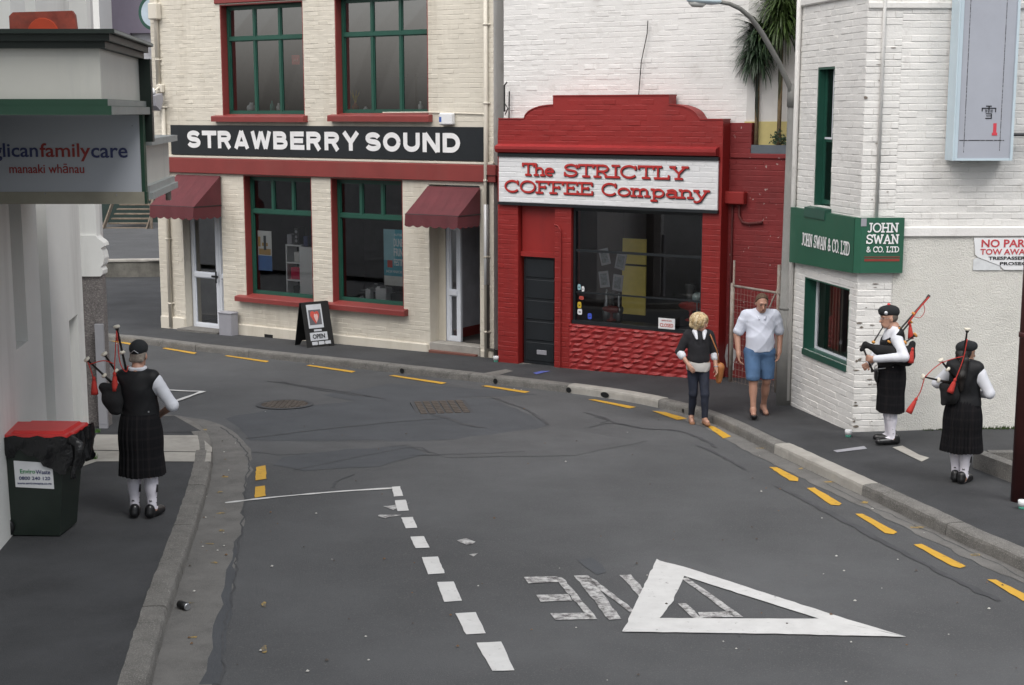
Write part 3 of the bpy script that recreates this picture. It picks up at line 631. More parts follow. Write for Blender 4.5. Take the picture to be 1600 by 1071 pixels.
b = MB(); b.box(.7, 1.84, -.25, .19, -1.2, -.835); b.build('threshold', M_KERB, SB)
def room(parent, name, u0, u1, y0, y1, z0, z1, mats):
    b = MB(); b.quad((u0, y1, z0), (u1, y1, z0), (u1, y1, z1), (u0, y1, z1), 0); b.quad((u0, y0, z0), (u0, y1, z0), (u0, y1, z1), (u0, y0, z1), 0); b.quad((u1, y1, z0), (u1, y0, z0), (u1, y0, z1), (u1, y1, z1), 0)
    b.quad((u0, y0, z0), (u1, y0, z0), (u1, y1, z0), (u0, y1, z0), 1); b.quad((u0, y1, z1), (u1, y1, z1), (u1, y0, z1), (u0, y0, z1), 0); return b.build(name, mats, parent)
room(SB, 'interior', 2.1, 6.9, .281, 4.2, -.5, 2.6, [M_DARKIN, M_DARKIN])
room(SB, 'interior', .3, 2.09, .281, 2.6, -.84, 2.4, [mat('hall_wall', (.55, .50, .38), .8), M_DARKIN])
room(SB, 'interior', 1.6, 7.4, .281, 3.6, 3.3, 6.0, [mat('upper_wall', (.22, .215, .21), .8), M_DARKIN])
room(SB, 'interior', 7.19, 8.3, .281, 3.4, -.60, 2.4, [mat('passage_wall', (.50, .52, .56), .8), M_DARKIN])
b = MB(); b.box(7.19, 8.28, 3.36, 3.39, -.598, -.42); b.box(7.2, 7.215, .5, 3.36, -.598, -.42); b.box(8.2, 8.285, .36, .9, -.598, 2.3); b.build('skirting', M_REDB, SB)
b = MB()
for (u, y, z0, z1, r) in ((.33, -.055, -.86, 3.72, .042), (8.31, -.055, -.80, 7.9, .038), (.22, -.05, 4.15, 7.9, .045)):
    b = MB(); b.tube([(u, y, z0), (u, y, z1)], r, 12)
    z = z0 + .5
    while z < z1: b.tube([(u, y, z - .02), (u, y, z + .02)], r + .009, 12); b.box(u - r - .03, u + r + .03, y + .03, .0, z - .015, z + .015); z += 1.35
    b.build('downpipe', M_CREAM, SB, True)
b = MB(); b.bev(.10, .34, -.16, -.005, 5.45, 5.78, .02); b.build('rain_hopper', M_CREAM, SB)
b = MB(); b.tube([(8.31, -.055, .55), (8.31, -.055, 1.98)], .041, 12); b.build('pipe_sleeve', M_WHITE, SB, True)
b = MB(); b.box(2.95, 3.17, -.052, -.04, -.86, -.79); b.build('air_vent', M_BLACK, SB)
b = MB(); b.bev(7.34, 7.62, -.12, 0, 3.37, 3.58, .02, 0); b.box(7.35, 7.40, -.124, -.1205, 3.42, 3.51, 1); b.build('alarm_box', [M_WHITE, mat('alarm_blue', (.05, .12, .4))], SB)
b = MB(); b.tube([(6.0, -.018, 3.585), (7.0, -.018, 3.592), (8.25, -.018, 3.56)], .012, 6); b.build('cable', M_CREAM, SB)
# shop sign
def facade_root(name, label, cat, O, a, u, w, z, group=None):
    p = O + Vector((math.cos(a), math.sin(a))) * u + n_of(a) * w
    return root(name, label, cat, (p.x, p.y, z), a, group)
sg = facade_root('shop_sign', 'long black STRAWBERRY SOUND signboard across the cream shop', 'sign', SBO, A33, 4.4, .0, 2.73)
b = MB(); b.bev(-3.88, 3.87, -.055, -.012, 2.735, 3.335, .006); b.build('board', M_CHAR, sg)
b = MB(); slab_text(b, 'STRAWBERRY', -3.43, 2.88, 4.52, .345, -.0535, .27, font=SANS, ext=0.0); slab_text(b, 'SOUND', 1.19, 2.88, 2.21, .345, -.0535, .27, font=SANS, ext=0.0); b.build('lettering', M_LETTER, sg)
# awnings
def awning(label, u0, u1, zt, zf, zb, proj):
    r = facade_root('awning', label, 'awning', SBO, A33, (u0 + u1) / 2, .0, zb, 'maroon awnings on the cream shop'); h = (u1 - u0) / 2
    b = MB(); n = 14
    for i in range(n):
        t0, t1 = -h + 2 * h * i / n, -h + 2 * h * (i + 1) / n; s0 = .012 * math.sin(i * 2.2); s1 = .012 * math.sin((i + 1) * 2.2)
        b.quad((t0, -.03, zt), (t0, -proj * .55, (zt + zf) / 2 - .02 + s0), (t1, -proj * .55, (zt + zf) / 2 - .02 + s1), (t1, -.03, zt))
        b.quad((t0, -proj * .55, (zt + zf) / 2 - .02 + s0), (t0, -proj, zf), (t1, -proj, zf), (t1, -proj * .55, (zt + zf) / 2 - .02 + s1))
    for s in (-1, 1): b.add([(s * h, -.03, zt), (s * h, -proj * .55, (zt + zf) / 2 - .02), (s * h, -proj, zf), (s * h, -.03, zf)], [(0, 1, 2, 3)])
    b.build('canvas', M_AWN, r)
    b = MB()
    def scallop(p, q, n):
        for i in range(n):
            for k in range(6):
                t0, t1 = (i + k / 6) / n, (i + (k + 1) / 6) / n
                e0 = .035 * math.sin(math.pi * k / 6); e1 = .035 * math.sin(math.pi * (k + 1) / 6)
                x0 = [p[j] + (q[j] - p[j]) * t0 for j in (0, 1)]; x1 = [p[j] + (q[j] - p[j]) * t1 for j in (0, 1)]
                wv0 = .008 * math.sin(t0 * 19); wv1 = .008 * math.sin(t1 * 19)
                b.quad((x0[0], x0[1], zf - .001), (x1[0], x1[1], zf - .001), (x1[0], x1[1] - .02 + wv1, zb - e1), (x0[0], x0[1] - .02 + wv0, zb - e0))
    scallop((-h, -proj), (h, -proj), 6); scallop((h, -proj), (h, -.03), 4); scallop((-h, -.03), (-h, -proj), 4)
    b.build('valance', M_AWN, r)
    b = MB(); b.tube([(-h, -.03, zf), (-h, -proj + .01, zf), (h, -proj + .01, zf), (h, -.03, zf)], .012, 6); b.build('frame', M_BLACK, r)
    return r
awning('maroon canvas awning over the shut glass door', .64, 1.86, 2.33, 1.74, 1.52, .80)
awning('maroon canvas awning over the open doorway', 7.02, 8.17, 2.27, 1.80, 1.61, .72)
# wall lamp
r = facade_root('wall_lamp', 'grey floodlight bracketed to the corner of the cream shop', 'lamp', SBO, A33, .28, .0, 3.75)
b = MB(); b.tube([(0, 0, 4.02), (0, -.12, 4.08), (.02, -.22, 4.02)], .025, 8); b.bev(-.09, .07, -.1, 0, 3.98, 4.16, .02); b.build('bracket', M_CREAM, r)
b = MB(); b.prism([(-.32, 3.72), (-.20, 3.62), (-.12, 3.84), (-.14, 3.97), (-.36, 3.92)], 'x', -.13, .14); b.build('lamp_head', M_GREY, r)
b = MB(); b.lathe((-.03, -.24, 3.96), (0, 0, 1), [(0, .05), (.05, .06), (.10, .045), (.12, .01)], 12); b.build('sensor', M_WHITE, r, True)
# utility box
r = facade_root('utility_box', 'grey steel utility box against the cream wall', 'utility box', SBO, A33, 2.08, .14, gz(0, 28.8))
b = MB(); z = gz(0, 28.9); b.bev(-.17, .17, -.12, .09, z - .02, z + .44, .008); b.bev(-.185, .185, -.135, .09, z + .44, z + .475, .008); b.build('cabinet', M_GREY, r)
b = MB(); b.box(-.15, .15, -.1225, -.1205, z + .04, z + .41); b.build('door', M_GREY, r)
# round projecting sign at the top of the corner
p = Vector((SBO.x, SBO.y, 5.62)) + Vector((math.cos(A33), math.sin(A33), 0)) * -.17 - Vector((n_of(A33).x, n_of(A33).y, 0)) * .3; r = root('round_sign', 'round projecting sign with dark green rim on the shop corner', 'sign', tuple(p), R(-20))
b = MB(); b.lathe((0, -.06, p.z), (0, 1, 0), [(0, .30), (.0, .36), (.12, .36), (.12, .3)], 28); b.build('rim', M_GREEN, r); b = MB(); b.lathe((0, -.064, p.z), (0, 1, 0), [(0, .29), (.128, .29)], 28); b.build('face', mat('pale_blue', (.5, .6, .68)), r)
b = MB(); b.box(.1, .4, -.02, .02, p.z - .03, p.z + .03); b.build('arm', M_BLACK, r)
# things in the shop windows
def poster(label, O, a, u, z, w, h, cols, y):
    r = facade_root('poster', label, 'poster', O, a, u, 0, z); b = MB(); b.box(0, w, y, y + .003, z, z + h, 0)
    for (x0, x1, z0, z1, k) in cols: b.box(x0 * w, x1 * w, y - .0012 - .0003 * k, y - .0006, z + z0 * h, z + z1 * h, k)
    return r, b
PC = [mat('print_white', (.62, .62, .6)), mat('print_blue', (.05, .17, .42)), mat('print_ochre', (.45, .28, .08)), mat('print_teal', (.10, .38, .46)), mat('print_dark', (.04, .05, .05)), mat('print_red', (.5, .07, .05)), mat('print_sky', (.30, .5, .55))]
r, b = poster('blue and white event poster inside the left shop window', SBO, A33, 2.60, .45, .37, .80, [(0, 1, 0, .38, 1), (.08, .92, .40, .55, 2), (.42, .60, .52, .88, 4), (.30, .72, .62, .70, 2), (.02, .2, .6, .85, 2), (.2, .85, .28, .35, 0)], .21)
b.build('sheet', PC, r)
r, b = poster('teal FRINGE FESTIVAL poster inside the right shop window', SBO, A33, 5.80, .36, .60, 1.06, [(0, 1, .17, 1, 3), (0, .45, .45, 1, 6), (.14, .34, .32, .52, 5), (.16, .32, .5, .58, 1)], .21)
sh = b.build('sheet', PC, r)
lettering('print', [('AUTHENTIC', .25, 1.30, .33, .045, .2078), ('DUNEDIN', .24, 1.10, .35, .15, .2078, .02), ('FRINGE', .24, .92, .35, .15, .2078, .02), ('FESTIVAL', .24, .74, .35, .13, .2078, .02), ('14-24 MARCH 2013', .06, .60, .5, .05, .2078)], M_LETTER, r)
r = facade_root('display_shelf', 'white cube shelf of goods in the left shop window', 'shelf', SBO, A33, 3.12, -.45, -.1)
b = MB(); z0 = -.12
for x in (0, .36): b.box(x, x + .03, 0, .3, z0, .98)
for z in (z0, .25, .60, .95): b.box(.03, .36, .002, .298, z, z + .03)
b.box(.39, .40, 0, .3, z0, .98); b.box(.40, .72, .001, .012, z0, .95); b.build('frame', M_WHITE, r)
for nm, lb, m, (x0, x1, z0, z1) in [('goods_box', 'pink box on the window shelf', mat('hot_pink', (.55, .03, .09)), (.10, .34, .285, .52)), ('goods_box', 'cream box on the top shelf in the window', PC[0], (.2, .34, .635, .84)), ('speaker_box', 'tall black speaker with white discs standing on the shelf', M_BLACK, (.20, .34, .985, 1.32)), ('goods_box', 'small grey box on top of the window shelf', M_GREY, (.02, .15, .985, 1.18)), ('goods_box', 'dark blue box on top of the shelf', mat('navy', (.03, .04, .12)), (.45, .56, .955, 1.16)), ('goods_box', 'dark box low on the window shelf', M_BLACK, (.16, .30, -.085, .15))]:
    q = facade_root(nm, lb, 'box', SBO, A33, 3.12, -.45, -.1); b = MB(); b.bev(x0, x1, .02, .22, z0, z1, .01); b.build('carton', m, q)
    if nm == 'speaker_box':
        b = MB()
        for z in (1.06, 1.14, 1.24): b.lathe(((x0 + x1) / 2, .019, z), (0, -1, 0), [(0, .032), (.004, .03)], 10)
        b.build('speaker_disc', M_GREY, q)
for nm, lb, m, (u, x1, z0, z1), y in [('display_box', 'white box on the right window shelf', M_WHITE, (5.18, 5.30, .03, .22), .4), ('display_box', 'white carton beside the black turntable', M_WHITE, (5.46, 5.72, .03, .27), .36), ('turntable', 'black record player in the right shop window', M_BLACK, (4.95, 6.25, .02, .16), .5), ('turntable', 'second black player behind the white carton', M_CHAR, (5.25, 5.75, .17, .30), .55)]:
    q = facade_root(nm, lb, 'display item', SBO, A33, u, 0, z0); b = MB(); b.bev(0, x1 - u, y, y + .3, z0, z1, .01); b.build('case', m, q)
    b = MB(); b.bev(.02, min(.1, (x1 - u) * .4), y + .02, y + .2, z1, z1 + .02, .003); b.build('lid', M_STEEL if nm == 'turntable' else m, q)
for i, (u, z, h, w, m, lb) in enumerate([(2.45, 3.61, .17, .10, M_WHITE, 'white jug on the left upper windowsill'), (3.0, 3.61, .21, .05, mat('bottle_teal', (.1, .35, .3)), 'teal bottle on the left upper windowsill'), (3.17, 3.61, .16, .05, M_WHITE, 'white bottle on the left upper windowsill'), (3.32, 3.61, .22, .08, mat('bottle_tan', (.45, .33, .2)), 'tan vase on the left upper windowsill'), (5.10, 3.63, .14, .07, mat('pot_terracotta', (.35, .14, .07)), 'terracotta pot on the right upper windowsill'), (5.35, 3.63, .07, .05, M_WHITE, 'small white cup on the right upper windowsill'), (6.63, 3.63, .16, .05, M_WHITE, 'white beaker in the last upper pane')]):
    q = facade_root('windowsill_pot', lb, 'pot', SBO, A33, u, -.30, z); b = MB()
    b.lathe((0, 0, z), (0, 0, 1), [(0, w * .8), (h * .3, w), (h * .6, w * .9), (h * .75, w * .45), (h, w * .4)], 12); b.build('vessel', m, q, True)
    if 'terracotta' in lb:
        b = MB()
        for k in range(7): a = k * .9; b.tube([(0, 0, z + h * .8), (.05 * math.cos(a), .04 * math.sin(a), z + h + .12), (.10 * math.cos(a), .06 * math.sin(a), z + h + .18 + .03 * (k % 3))], [.006, .01, .003], 5)
        b.build('flowers', mat('yellow_leaf', (.5, .38, .06)), q)
q = facade_root('notice', 'small red notice in the left upper window', 'notice', SBO, A33, 3.62, 0, 4.4); b = MB(); b.box(0, .20, .205, .208, 4.50, 4.68); b.build('sheet', PC[5], q); lettering('print', [('SALE', .03, 4.56, .14, .05, .2045)], mat('pale_red', (.6, .3, .25)), q)
b = MB(); b.box(5.0, 6.9, .9, 1.2, 3.3, 4.25); b.box(5.9, 6.1, .85, .9, 3.3, 4.3); b.box(3.45, 4.0, .8, 1.1, 3.3, 4.15); b.build('cupboard', mat('dark_cupboard', (.06, .06, .065)), SB)

# A-frame sign
c = gnd(492, 540); c.z = gz(c.x, c.y)
r = root('pavement_sign', 'black A-frame pavement sign reading OPEN outside the cream shop', 'sign', tuple(c), R(36)); z = c.z
tilt = .30
for s, nm in ((-1, 'front_board'), (1, 'back_board')):
    b = MB(); y0, y1 = s * .25, s * .03; t = .018
    pts = [(-.29, y0, z), (-.19, y0, z), (-.15, y0 - s * .02, z + .08), (.15, y0 - s * .02, z + .08), (.19, y0, z), (.29, y0, z), (.29, y1, z + .84), (-.29, y1, z + .84)]
    n = len(pts); b.add(pts + [(p[0], p[1] + t, p[2]) for p in pts], [tuple(range(n)), tuple(range(n, 2 * n))[::-1]] + [(i, n + i, n + (i + 1) % n, (i + 1) % n) for i in range(n)]); fb = b.build(nm, M_BLACK, r)
    if s < 0: front = fb
def onboard(x0, x1, h0, h1, lift):   # a rectangle lying on the tilted front board
    def P(x, h): t = h / .84; return (x, -.25 + .22 * t - lift, z + h)
    return [P(x0, h0), P(x1, h0), P(x1, h1), P(x0, h1)]
b = MB(); b.quad(*onboard(-.20, .12, .36, .80, .004)); b.quad(*onboard(-.17, .09, .42, .70, .006), 1)
b.quad(*onboard(-.20, .17, .13, .28, .004)); b.quad(*onboard(-.18, -.06, .05, .11, .004)); b.quad(*onboard(-.04, .08, .05, .11, .004)); b.quad(*onboard(.1, .22, .05, .11, .004)); b.quad(*onboard(-.1, .06, .30, .335, .004))
heart = [(0, .44), (.06, .52), (.09, .60), (.075, .66), (.04, .675), (.0, .65), (-.04, .68), (-.085, .665), (-.10, .60), (-.06, .52)]
b.add([onboard(x - .04, x, h, h, .008)[0] for x, h in heart], [tuple(range(10))], 2); b.add([onboard(x * .45 - .02, x, .46 + (h - .44) * .7, h, .010)[0] for x, h in heart], [tuple(range(10))], 3)
b.build('panel', [mat('panel_grey', (.5, .52, .55)), mat('panel_dark', (.10, .10, .11)), PC[5], mat('print_pink', (.6, .4, .38))], r)
v, f = text_mesh('OPEN', .26, .085, .002, .02); b = MB(); b.add([(x - .15, -.25 + .22 * (h + .165) / .84 - .009 + y, z + h + .165) for x, y, h in v], f); b.build('lettering', M_BLACK, r)

# ------------------------------------------------------------------ red coffee shop
COO = Vector((-0.28, 25.02)); CO_Z = -0.76
CO = root('coffee_shop', 'red painted brick coffee shop with stepped curved parapet', 'building', (COO.x, COO.y, CO_Z), A33)
co_holes = [(.46, 1.20, -1.2, 2.04), (1.52, 3.94, .05, 2.04)]
par = [(.06, 3.475), (.58, 3.475)] + [(1.15 - .57 * math.cos(R(t)), 3.475 + .23 * math.sin(R(t))) for t in range(10, 91, 10)] + [(1.15, 3.855), (3.31, 3.855)] + [(3.31 + .52 * math.sin(R(t)), 3.475 + .23 * math.cos(R(t))) for t in range(0, 81, 10)] + [(3.86, 3.475), (4.26, 3.475)]
def par_h(u):
    for i in range(len(par) - 1):
        if par[i][0] <= u <= par[i + 1][0] and par[i + 1][0] > par[i][0]: t = (u - par[i][0]) / (par[i + 1][0] - par[i][0]); return par[i][1] + t * (par[i + 1][1] - par[i][1])
    return 3.475
b = MB(); wall(b, .04, 4.26, -1.2, 3.2, co_holes, thick=.30)
b.quad((4.26, .3, -1.2), (4.26, 0, -1.2), (4.26, 0, 3.2), (4.26, .3, 3.2)); b.quad((.04, 0, -1.2), (.04, .3, -1.2), (.04, .3, 3.2), (.04, 0, 3.2))
b.build('wall', M_RED, CO)
b = MB(); b.prism([(.04, 3.2)] + par + [(4.26, 3.2)], 'y', .0, .26); b.build('parapet', M_RED, CO)
b = MB()   # coping following the outline
for i in range(len(par) - 1):
    (a, h), (c, g) = par[i], par[i + 1]
    if c - a < 1e-6: continue
    b.add([(a, -.012, h), (c, -.012, g), (c, .28, g), (a, .28, h), (a, -.012, h + .018), (c, -.012, g + .018), (c, .28, g + .018), (a, .28, h + .018)], [(4, 5, 6, 7), (0, 1, 5, 4), (2, 3, 7, 6), (0, 4, 7, 3), (1, 2, 6, 5)])
b.build('coping', M_RED, CO)
bricks(CO, .05, 4.25, -.70, 3.84, co_holes + [(.05, 4.25, 2.04, 3.03), (1.48, 3.97, -1, .06)], M_RED, inside=lambda u, z: z < par_h(u) - .005, score=lambda t: 0 if t[1] > 3 else .6)
b = MB(); b.prism([(-.13, 2.975), (-.10, 2.92), (.0, 2.90), (.0, 3.06), (-.05, 3.05), (-.13, 3.02)], 'x', .06, 4.2); b.build('cornice', M_REDL, CO)
b = MB(); b.box(.08, 4.22, -.07, -.005, 2.845, 2.90); b.box(.08, 4.22, -.06, -.004, 2.02, 2.07); b.build('sign_trim_and_gap_shade', M_CHAR, CO)  # upper charcoal strip paints the shadow gap below the cornice; lower one is trim
sg = facade_root('coffee_sign', 'white painted sign reading The STRICTLY COFFEE Company in red', 'sign', COO, A33, 2.15, 0, 2.07)
b = MB(); b.box(-2.06, 2.06, -.04, -.008, 2.07, 2.845); b.build('board', M_WHITE, sg)
bricks(sg, -2.055, 2.055, 2.075, 2.845, [], M_WHITE, y=-.042, proud=.0015, singles=0, wobble=.0003)
M_SRED = mat('sign_red', (.45, .028, .025), .5, .1, 12)
for dx, dz, m, nm, y in ((.012, -.012, M_CHAR, 'letter_shadow', -.050), (0, 0, M_SRED, 'lettering', -.054)):
    b = MB(); slab_text(b, 'The', -1.57 + dx, 2.545 + dz, .64, .185, y, .19); slab_text(b, 'STRICTLY', -.75 + dx, 2.545 + dz, 2.30, .185, y, .19)
    slab_text(b, 'COFFEE', -1.93 + dx, 2.25 + dz, 1.76, .185, y, .19); slab_text(b, 'Company', -.02 + dx, 2.25 + dz, 1.93, .185, y, .19); b.build(nm, m, sg)
# door, transom panel, window
b = MB(); b.box(.48, 1.18, .10, .14, 1.22, 2.04); b.box(.48, 1.18, .05, .12, 1.14, 1.22); b.build('transom_panel', M_RED, CO)
b = MB(); b.bev(.50, 1.18, .12, .17, -.74, 1.135, .008); dr = b.build('door', M_CHAR, CO)
for k in range(5):
    b = MB(); z = -.70 + k * .365; b.bev(.555, 1.125, .105, .121, z + .02, z + .345, .012); b.build('door_panel', M_CHAR, dr)
b = MB(); b.bev(.78, .98, .098, .106, -.56, -.48, .004); b.build('letter_slot', M_GREY, dr)
b = MB(); b.box(.48, 1.18, -.03, .20, -1.0, -.742); b.build('threshold', M_KERB, CO)
b = MB(); b.box(1.53, 3.93, .06, .13, 1.96, 2.04); b.box(1.53, 3.93, .02, .15, .05, .11); b.box(1.53, 1.57, .06, .13, .11, 1.96); b.box(3.89, 3.93, .06, .13, .11, 1.96)
b.box(1.57, 3.89, .075, .115, 1.275, 1.315); b.box(1.57, 3.89, .085, .11, .572, .598); wf = b.build('window', M_CHAR, CO)
for (z0, z1) in ((.11, .572), (.598, 1.275), (1.315, 1.96)): MB().quad((1.57, .10, z0), (3.89, .101, z0), (3.89, .10, z1), (1.57, .099, z1)).build('pane', M_GLASSD, wf)
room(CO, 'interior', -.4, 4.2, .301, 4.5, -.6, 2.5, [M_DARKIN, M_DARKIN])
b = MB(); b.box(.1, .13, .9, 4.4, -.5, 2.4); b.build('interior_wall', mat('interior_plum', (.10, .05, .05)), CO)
b = MB(); b.box(1.14, 1.62, 2.5, 2.54, -.1, 1.30); ym = mat('glow_yellow', (.75, .6, .14), .5); ym.node_tree.nodes['Principled BSDF'].inputs['Emission Color'].default_value = (.62, .50, .14, 1); ym.node_tree.nodes['Principled BSDF'].inputs['Emission Strength'].default_value = .05; dd = b.build('glowing_inner_door', ym, CO)  # yellow inner door; faint emission added so it shows in the dark room
b = MB(); b.box(1.12, 1.64, 2.485, 2.498, .80, .835); b.build('door_rail', M_BLACK, dd)
# rock-faced base blocks
bm_rock = MB(); z = -.80; row = 0; nrock = 0
rocks = []
while z < .04:
    u = 1.50 - (.12 if row % 2 else 0)
    while u < 3.95:
        w = random.uniform(.16, .30); a, c = max(u, 1.50), min(u + w, 3.96)
        if c - a > .05: rocks.append((a, c, z, min(z + .088, .045)))
        u += w
    z += .088; row += 1
for (a, c, z0, z1) in rocks:
    n = 4; mb = MB(); g = [[None] * 3 for _ in range(n)]
    for i in range(n):
        for j in range(3):
            e = 0 if i in (0, n - 1) or j in (0, 2) else random.uniform(.010, .034)
            g[i][j] = len(mb.v); mb.v.append((a + (c - a) * i / (n - 1), -.006 - e, z0 + (z1 - z0) * (j / 2 if j != 1 else random.uniform(.3, .75))))
    for i in range(n - 1):
        for j in range(2): mb.f.append((g[i][j], g[i + 1][j], g[i + 1][j + 1], g[i][j + 1])); mb.m.append(0)
    mb.build('rock_block', M_REDL, CO)
b = MB(); b.bev(1.49, 3.98, -.055, 0, -1.1, -.745, .01); b.build('base_course', worn_paint('chipped_base', (.62, .60, .56), (.3, .03, .03), .45, .55, 7), CO)
b = MB(); b.tube([(1.20, -.02, 1.72), (1.28, -.03, 1.70), (1.33, -.03, 1.62), (1.33, -.03, -.72)], .013, 8); b.build('conduit', M_RED, CO)
# window stickers and goods inside
for (u, z, w, h, m, lb) in [(1.60, .20, .09, .10, M_WHITE, 'white sticker low in the coffee shop window'), (1.60, .31, .075, .11, mat('sticker_yellow', (.6, .42, .03)), 'yellow sticker in the coffee shop window'), (1.63, .46, .09, .06, PC[5], 'red sticker in the coffee shop window'), (1.60, .62, .06, .10, PC[6], 'pale blue round sticker in the coffee shop window'), (1.68, .60, .05, .09, M_WHITE, 'second white sticker in the coffee shop window'), (1.80, .14, .08, .10, mat('sticker_blue', (.04, .08, .5)), 'round blue sticker in the coffee shop window')]:
    q = facade_root('sticker', lb, 'sticker', COO, A33, u, 0, z); b = MB(); b.prism([(w * .5 + w * .5 * math.copysign(abs(math.cos(t)) ** .5, math.cos(t)), z + h * .5 + h * .5 * math.copysign(abs(math.sin(t)) ** .5, math.sin(t))) for t in [k * math.pi / 8 for k in range(16)]], 'y', .090, .0935); b.build('print', m, q)
    b = MB(); b.box(w * .25, w * .75, .0885, .0898, z + h * .4, z + h * .55); b.build('mark', PC[4], q)
q = facade_root('closed_notice', 'white CLOSED notice in the coffee shop window', 'notice', COO, A33, 3.18, 0, .1); b = MB(); b.box(0, .30, .012, .016, .105, .28); b.build('card', M_WHITE, q)
lettering('lettering', [('CLOSED', .03, .135, .24, .06, .0115, .012), ('sorry we are', .06, .22, .18, .03, .0115)], PC[5], q)
def grinder(label, u, y, z, m, s=1.0, ball=None):
    q = facade_root('coffee_grinder', label, 'coffee grinder', COO, A33, u, -y, z); b = MB()
    b.lathe((0, 0, z), (0, 0, 1), [(0, .09 * s), (.02, .09 * s), (.05, .03 * s), (.13 * s, .025 * s), (.16 * s, .05 * s)], 14); b.build('stand', m, q, True)
    b = MB(); b.lathe((-.2 * s, 0, z + .22 * s), (1, 0, 0), [(0, .02), (.05, .05 * s), (.2 * s, .075 * s), (.34 * s, .06 * s), (.38 * s, .02)], 14); b.build('barrel', m, q, True)
    b = MB(); b.lathe((-.02, 0, z + .28 * s), (0, 0, 1), [(0, .035 * s), (.08 * s, .05 * s), (.26 * s, .08 * s), (.27 * s, .085 * s)], 14); b.build('hopper', mat('smoked_hopper', (.10, .10, .10), .2), q, True)
    b = MB(); b.lathe((.18 * s, 0, z + .22 * s), (1, 0, 0), [(0, .07 * s), (.03, .072 * s), (.035, .02)], 14); b.build('wheel', M_STEEL, q, True)
grinder('red coffee grinder at the left of the coffee window', 2.12, .35, .10, mat('grinder_red', (.22, .05, .045), .35), .9)
grinder('bright red coffee grinder with tall hopper behind the woman', 3.60, .35, .22, mat('grinder_bright', (.40, .035, .03), .35), 1.1)
q = facade_root('globe_ornament', 'pale globe on a stem beside the red grinder', 'ornament', COO, A33, 3.74, -.28, .45); b = MB(); b.lathe((0, 0, .14), (0, 0, 1), [(0, .05), (.02, .05), (.03, .012), (.42, .012)], 12); b.build('stem', M_STEEL, q)
b = MB(); b.lathe((0, 0, .54), (0, 0, 1), [(0.085 - .085 * math.cos(t), .085 * math.sin(t)) for t in [k * math.pi / 10 for k in range(11)]], 18); b.build('globe', mat('globe_pale', (.42, .52, .52), .3, .5, 14), q, True)
q = facade_root('coffee_pots', 'cluster of metal coffee pots at the window left', 'coffee pot', COO, A33, 2.0, -.3, .1)
b = MB(); b.box(-.3, 1.9, -.02, .3, .0, .08); b.build('counter', M_BLACK, q)
for (x, h, w) in ((-.02, .55, .06), (.22, .5, .045), (.10, .38, .05)):
    b = MB(); b.lathe((x, .12, .08), (0, 0, 1), [(0, w), (h * .3, w * 1.2), (h * .6, w * .6), (h * .8, w * .5), (h, .01)], 12); b.build('pot', M_STEEL if x else mat('brass_pot', (.3, .27, .18), .35, metal=.5), q, True)
for (x, z, rot, lb4) in ((.05, 1.0, .25, 'upper left'), (.30, .98, -.2, 'upper right'), (.03, .62, .15, 'lower left'), (.26, .60, -.1, 'lower right')):
    q = facade_root('picture_print', lb4 + ' of the four small grey prints inside the coffee shop window', 'picture', COO, A33, 1.75 + x, -.55, z, 'prints hung inside the coffee window'); b = MB(); ca, sa = math.cos(rot), math.sin(rot)
    P = lambda dx, dz, y: (dx * ca - dz * sa, y, z + dx * sa + dz * ca); b.add([P(0, 0, 0), P(.19, 0, 0), P(.19, .28, 0), P(0, .28, 0), P(0, 0, .01), P(.19, 0, .01), P(.19, .28, .01), P(0, .28, .01)], [(0, 1, 2, 3), (7, 6, 5, 4), (0, 4, 5, 1), (2, 6, 7, 3)], 0); b.add([P(.03, .04, -.002), P(.16, .04, -.002), P(.16, .24, -.002), P(.03, .24, -.002)], [(0, 1, 2, 3)], 1); b.build('print', [M_GREY, mat('print_greyblue', (.16, .18, .2), .6, .5, 20)], q)
# annex: set-back weathered red wall with planter
AN = root('annex_wall', 'weathered dark red brick wall set back beside the coffee shop', 'wall', (COO.x, COO.y, CO_Z), A33)
b = MB(); b.prism([(4.0, -1.1), (6.4, -1.1), (6.4, 2.88), (4.62, 2.88), (4.62, 3.43), (4.0, 3.43)], 'y', .27, .50); b.build('wall', M_REDD, AN)
bricks(AN, 4.27, 6.2, -.70, 3.42, [(4.62, 6.4, 2.86, 4)], M_REDD, y=.27)
b = MB(); b.bev(4.28, 6.4, .24, .56, 2.88, 2.955, .01); b.build('coping', M_REDD, AN)
b = MB(); b.bev(4.20, 4.58, .13, .27, 2.16, 2.36, .015); b.build('meter_box', M_RED, AN)
b = MB(); b.tube([(4.46, .24, 2.16), (4.46, .23, 1.98), (4.52, .23, 1.88), (4.62, .23, 1.86), (4.86, .23, 1.89)], .022, 8); b.tube([(4.34, .24, 2.16), (4.34, .24, -.6)], .018, 8); b.build('conduit', mat('dark_red_pipe', (.09, .015, .014)), AN)
q = facade_root('planter_box', 'dark grey planter box on top of the red wall', 'planter', COO, A33, 5.2, -.4, 2.955); b = MB()
b.box(-.62, 1.1, -.13, -.10, 2.957, 3.09); b.box(-.62, 1.1, .20, .23, 2.957, 3.09); b.box(-.62, -.59, -.10, .20, 2.957, 3.09); b.box(-.59, 1.07, -.10, .20, 2.957, 3.06, 1); b.build('box', [mat('planter_grey', (.10, .12, .14), .5), mat('soil', (.04, .03, .02))], q)
YW = root('yellow_wall', 'low pale yellow wall behind the planter', 'wall', (COO.x, COO.y, 2.8), A33); b = MB(); b.prism([(4.48, .30), (6.6, 1.489), (6.6, 1.529), (4.48, .34)], 'z', 2.6, 3.45); b.build('wall', M_YELWALL, YW)
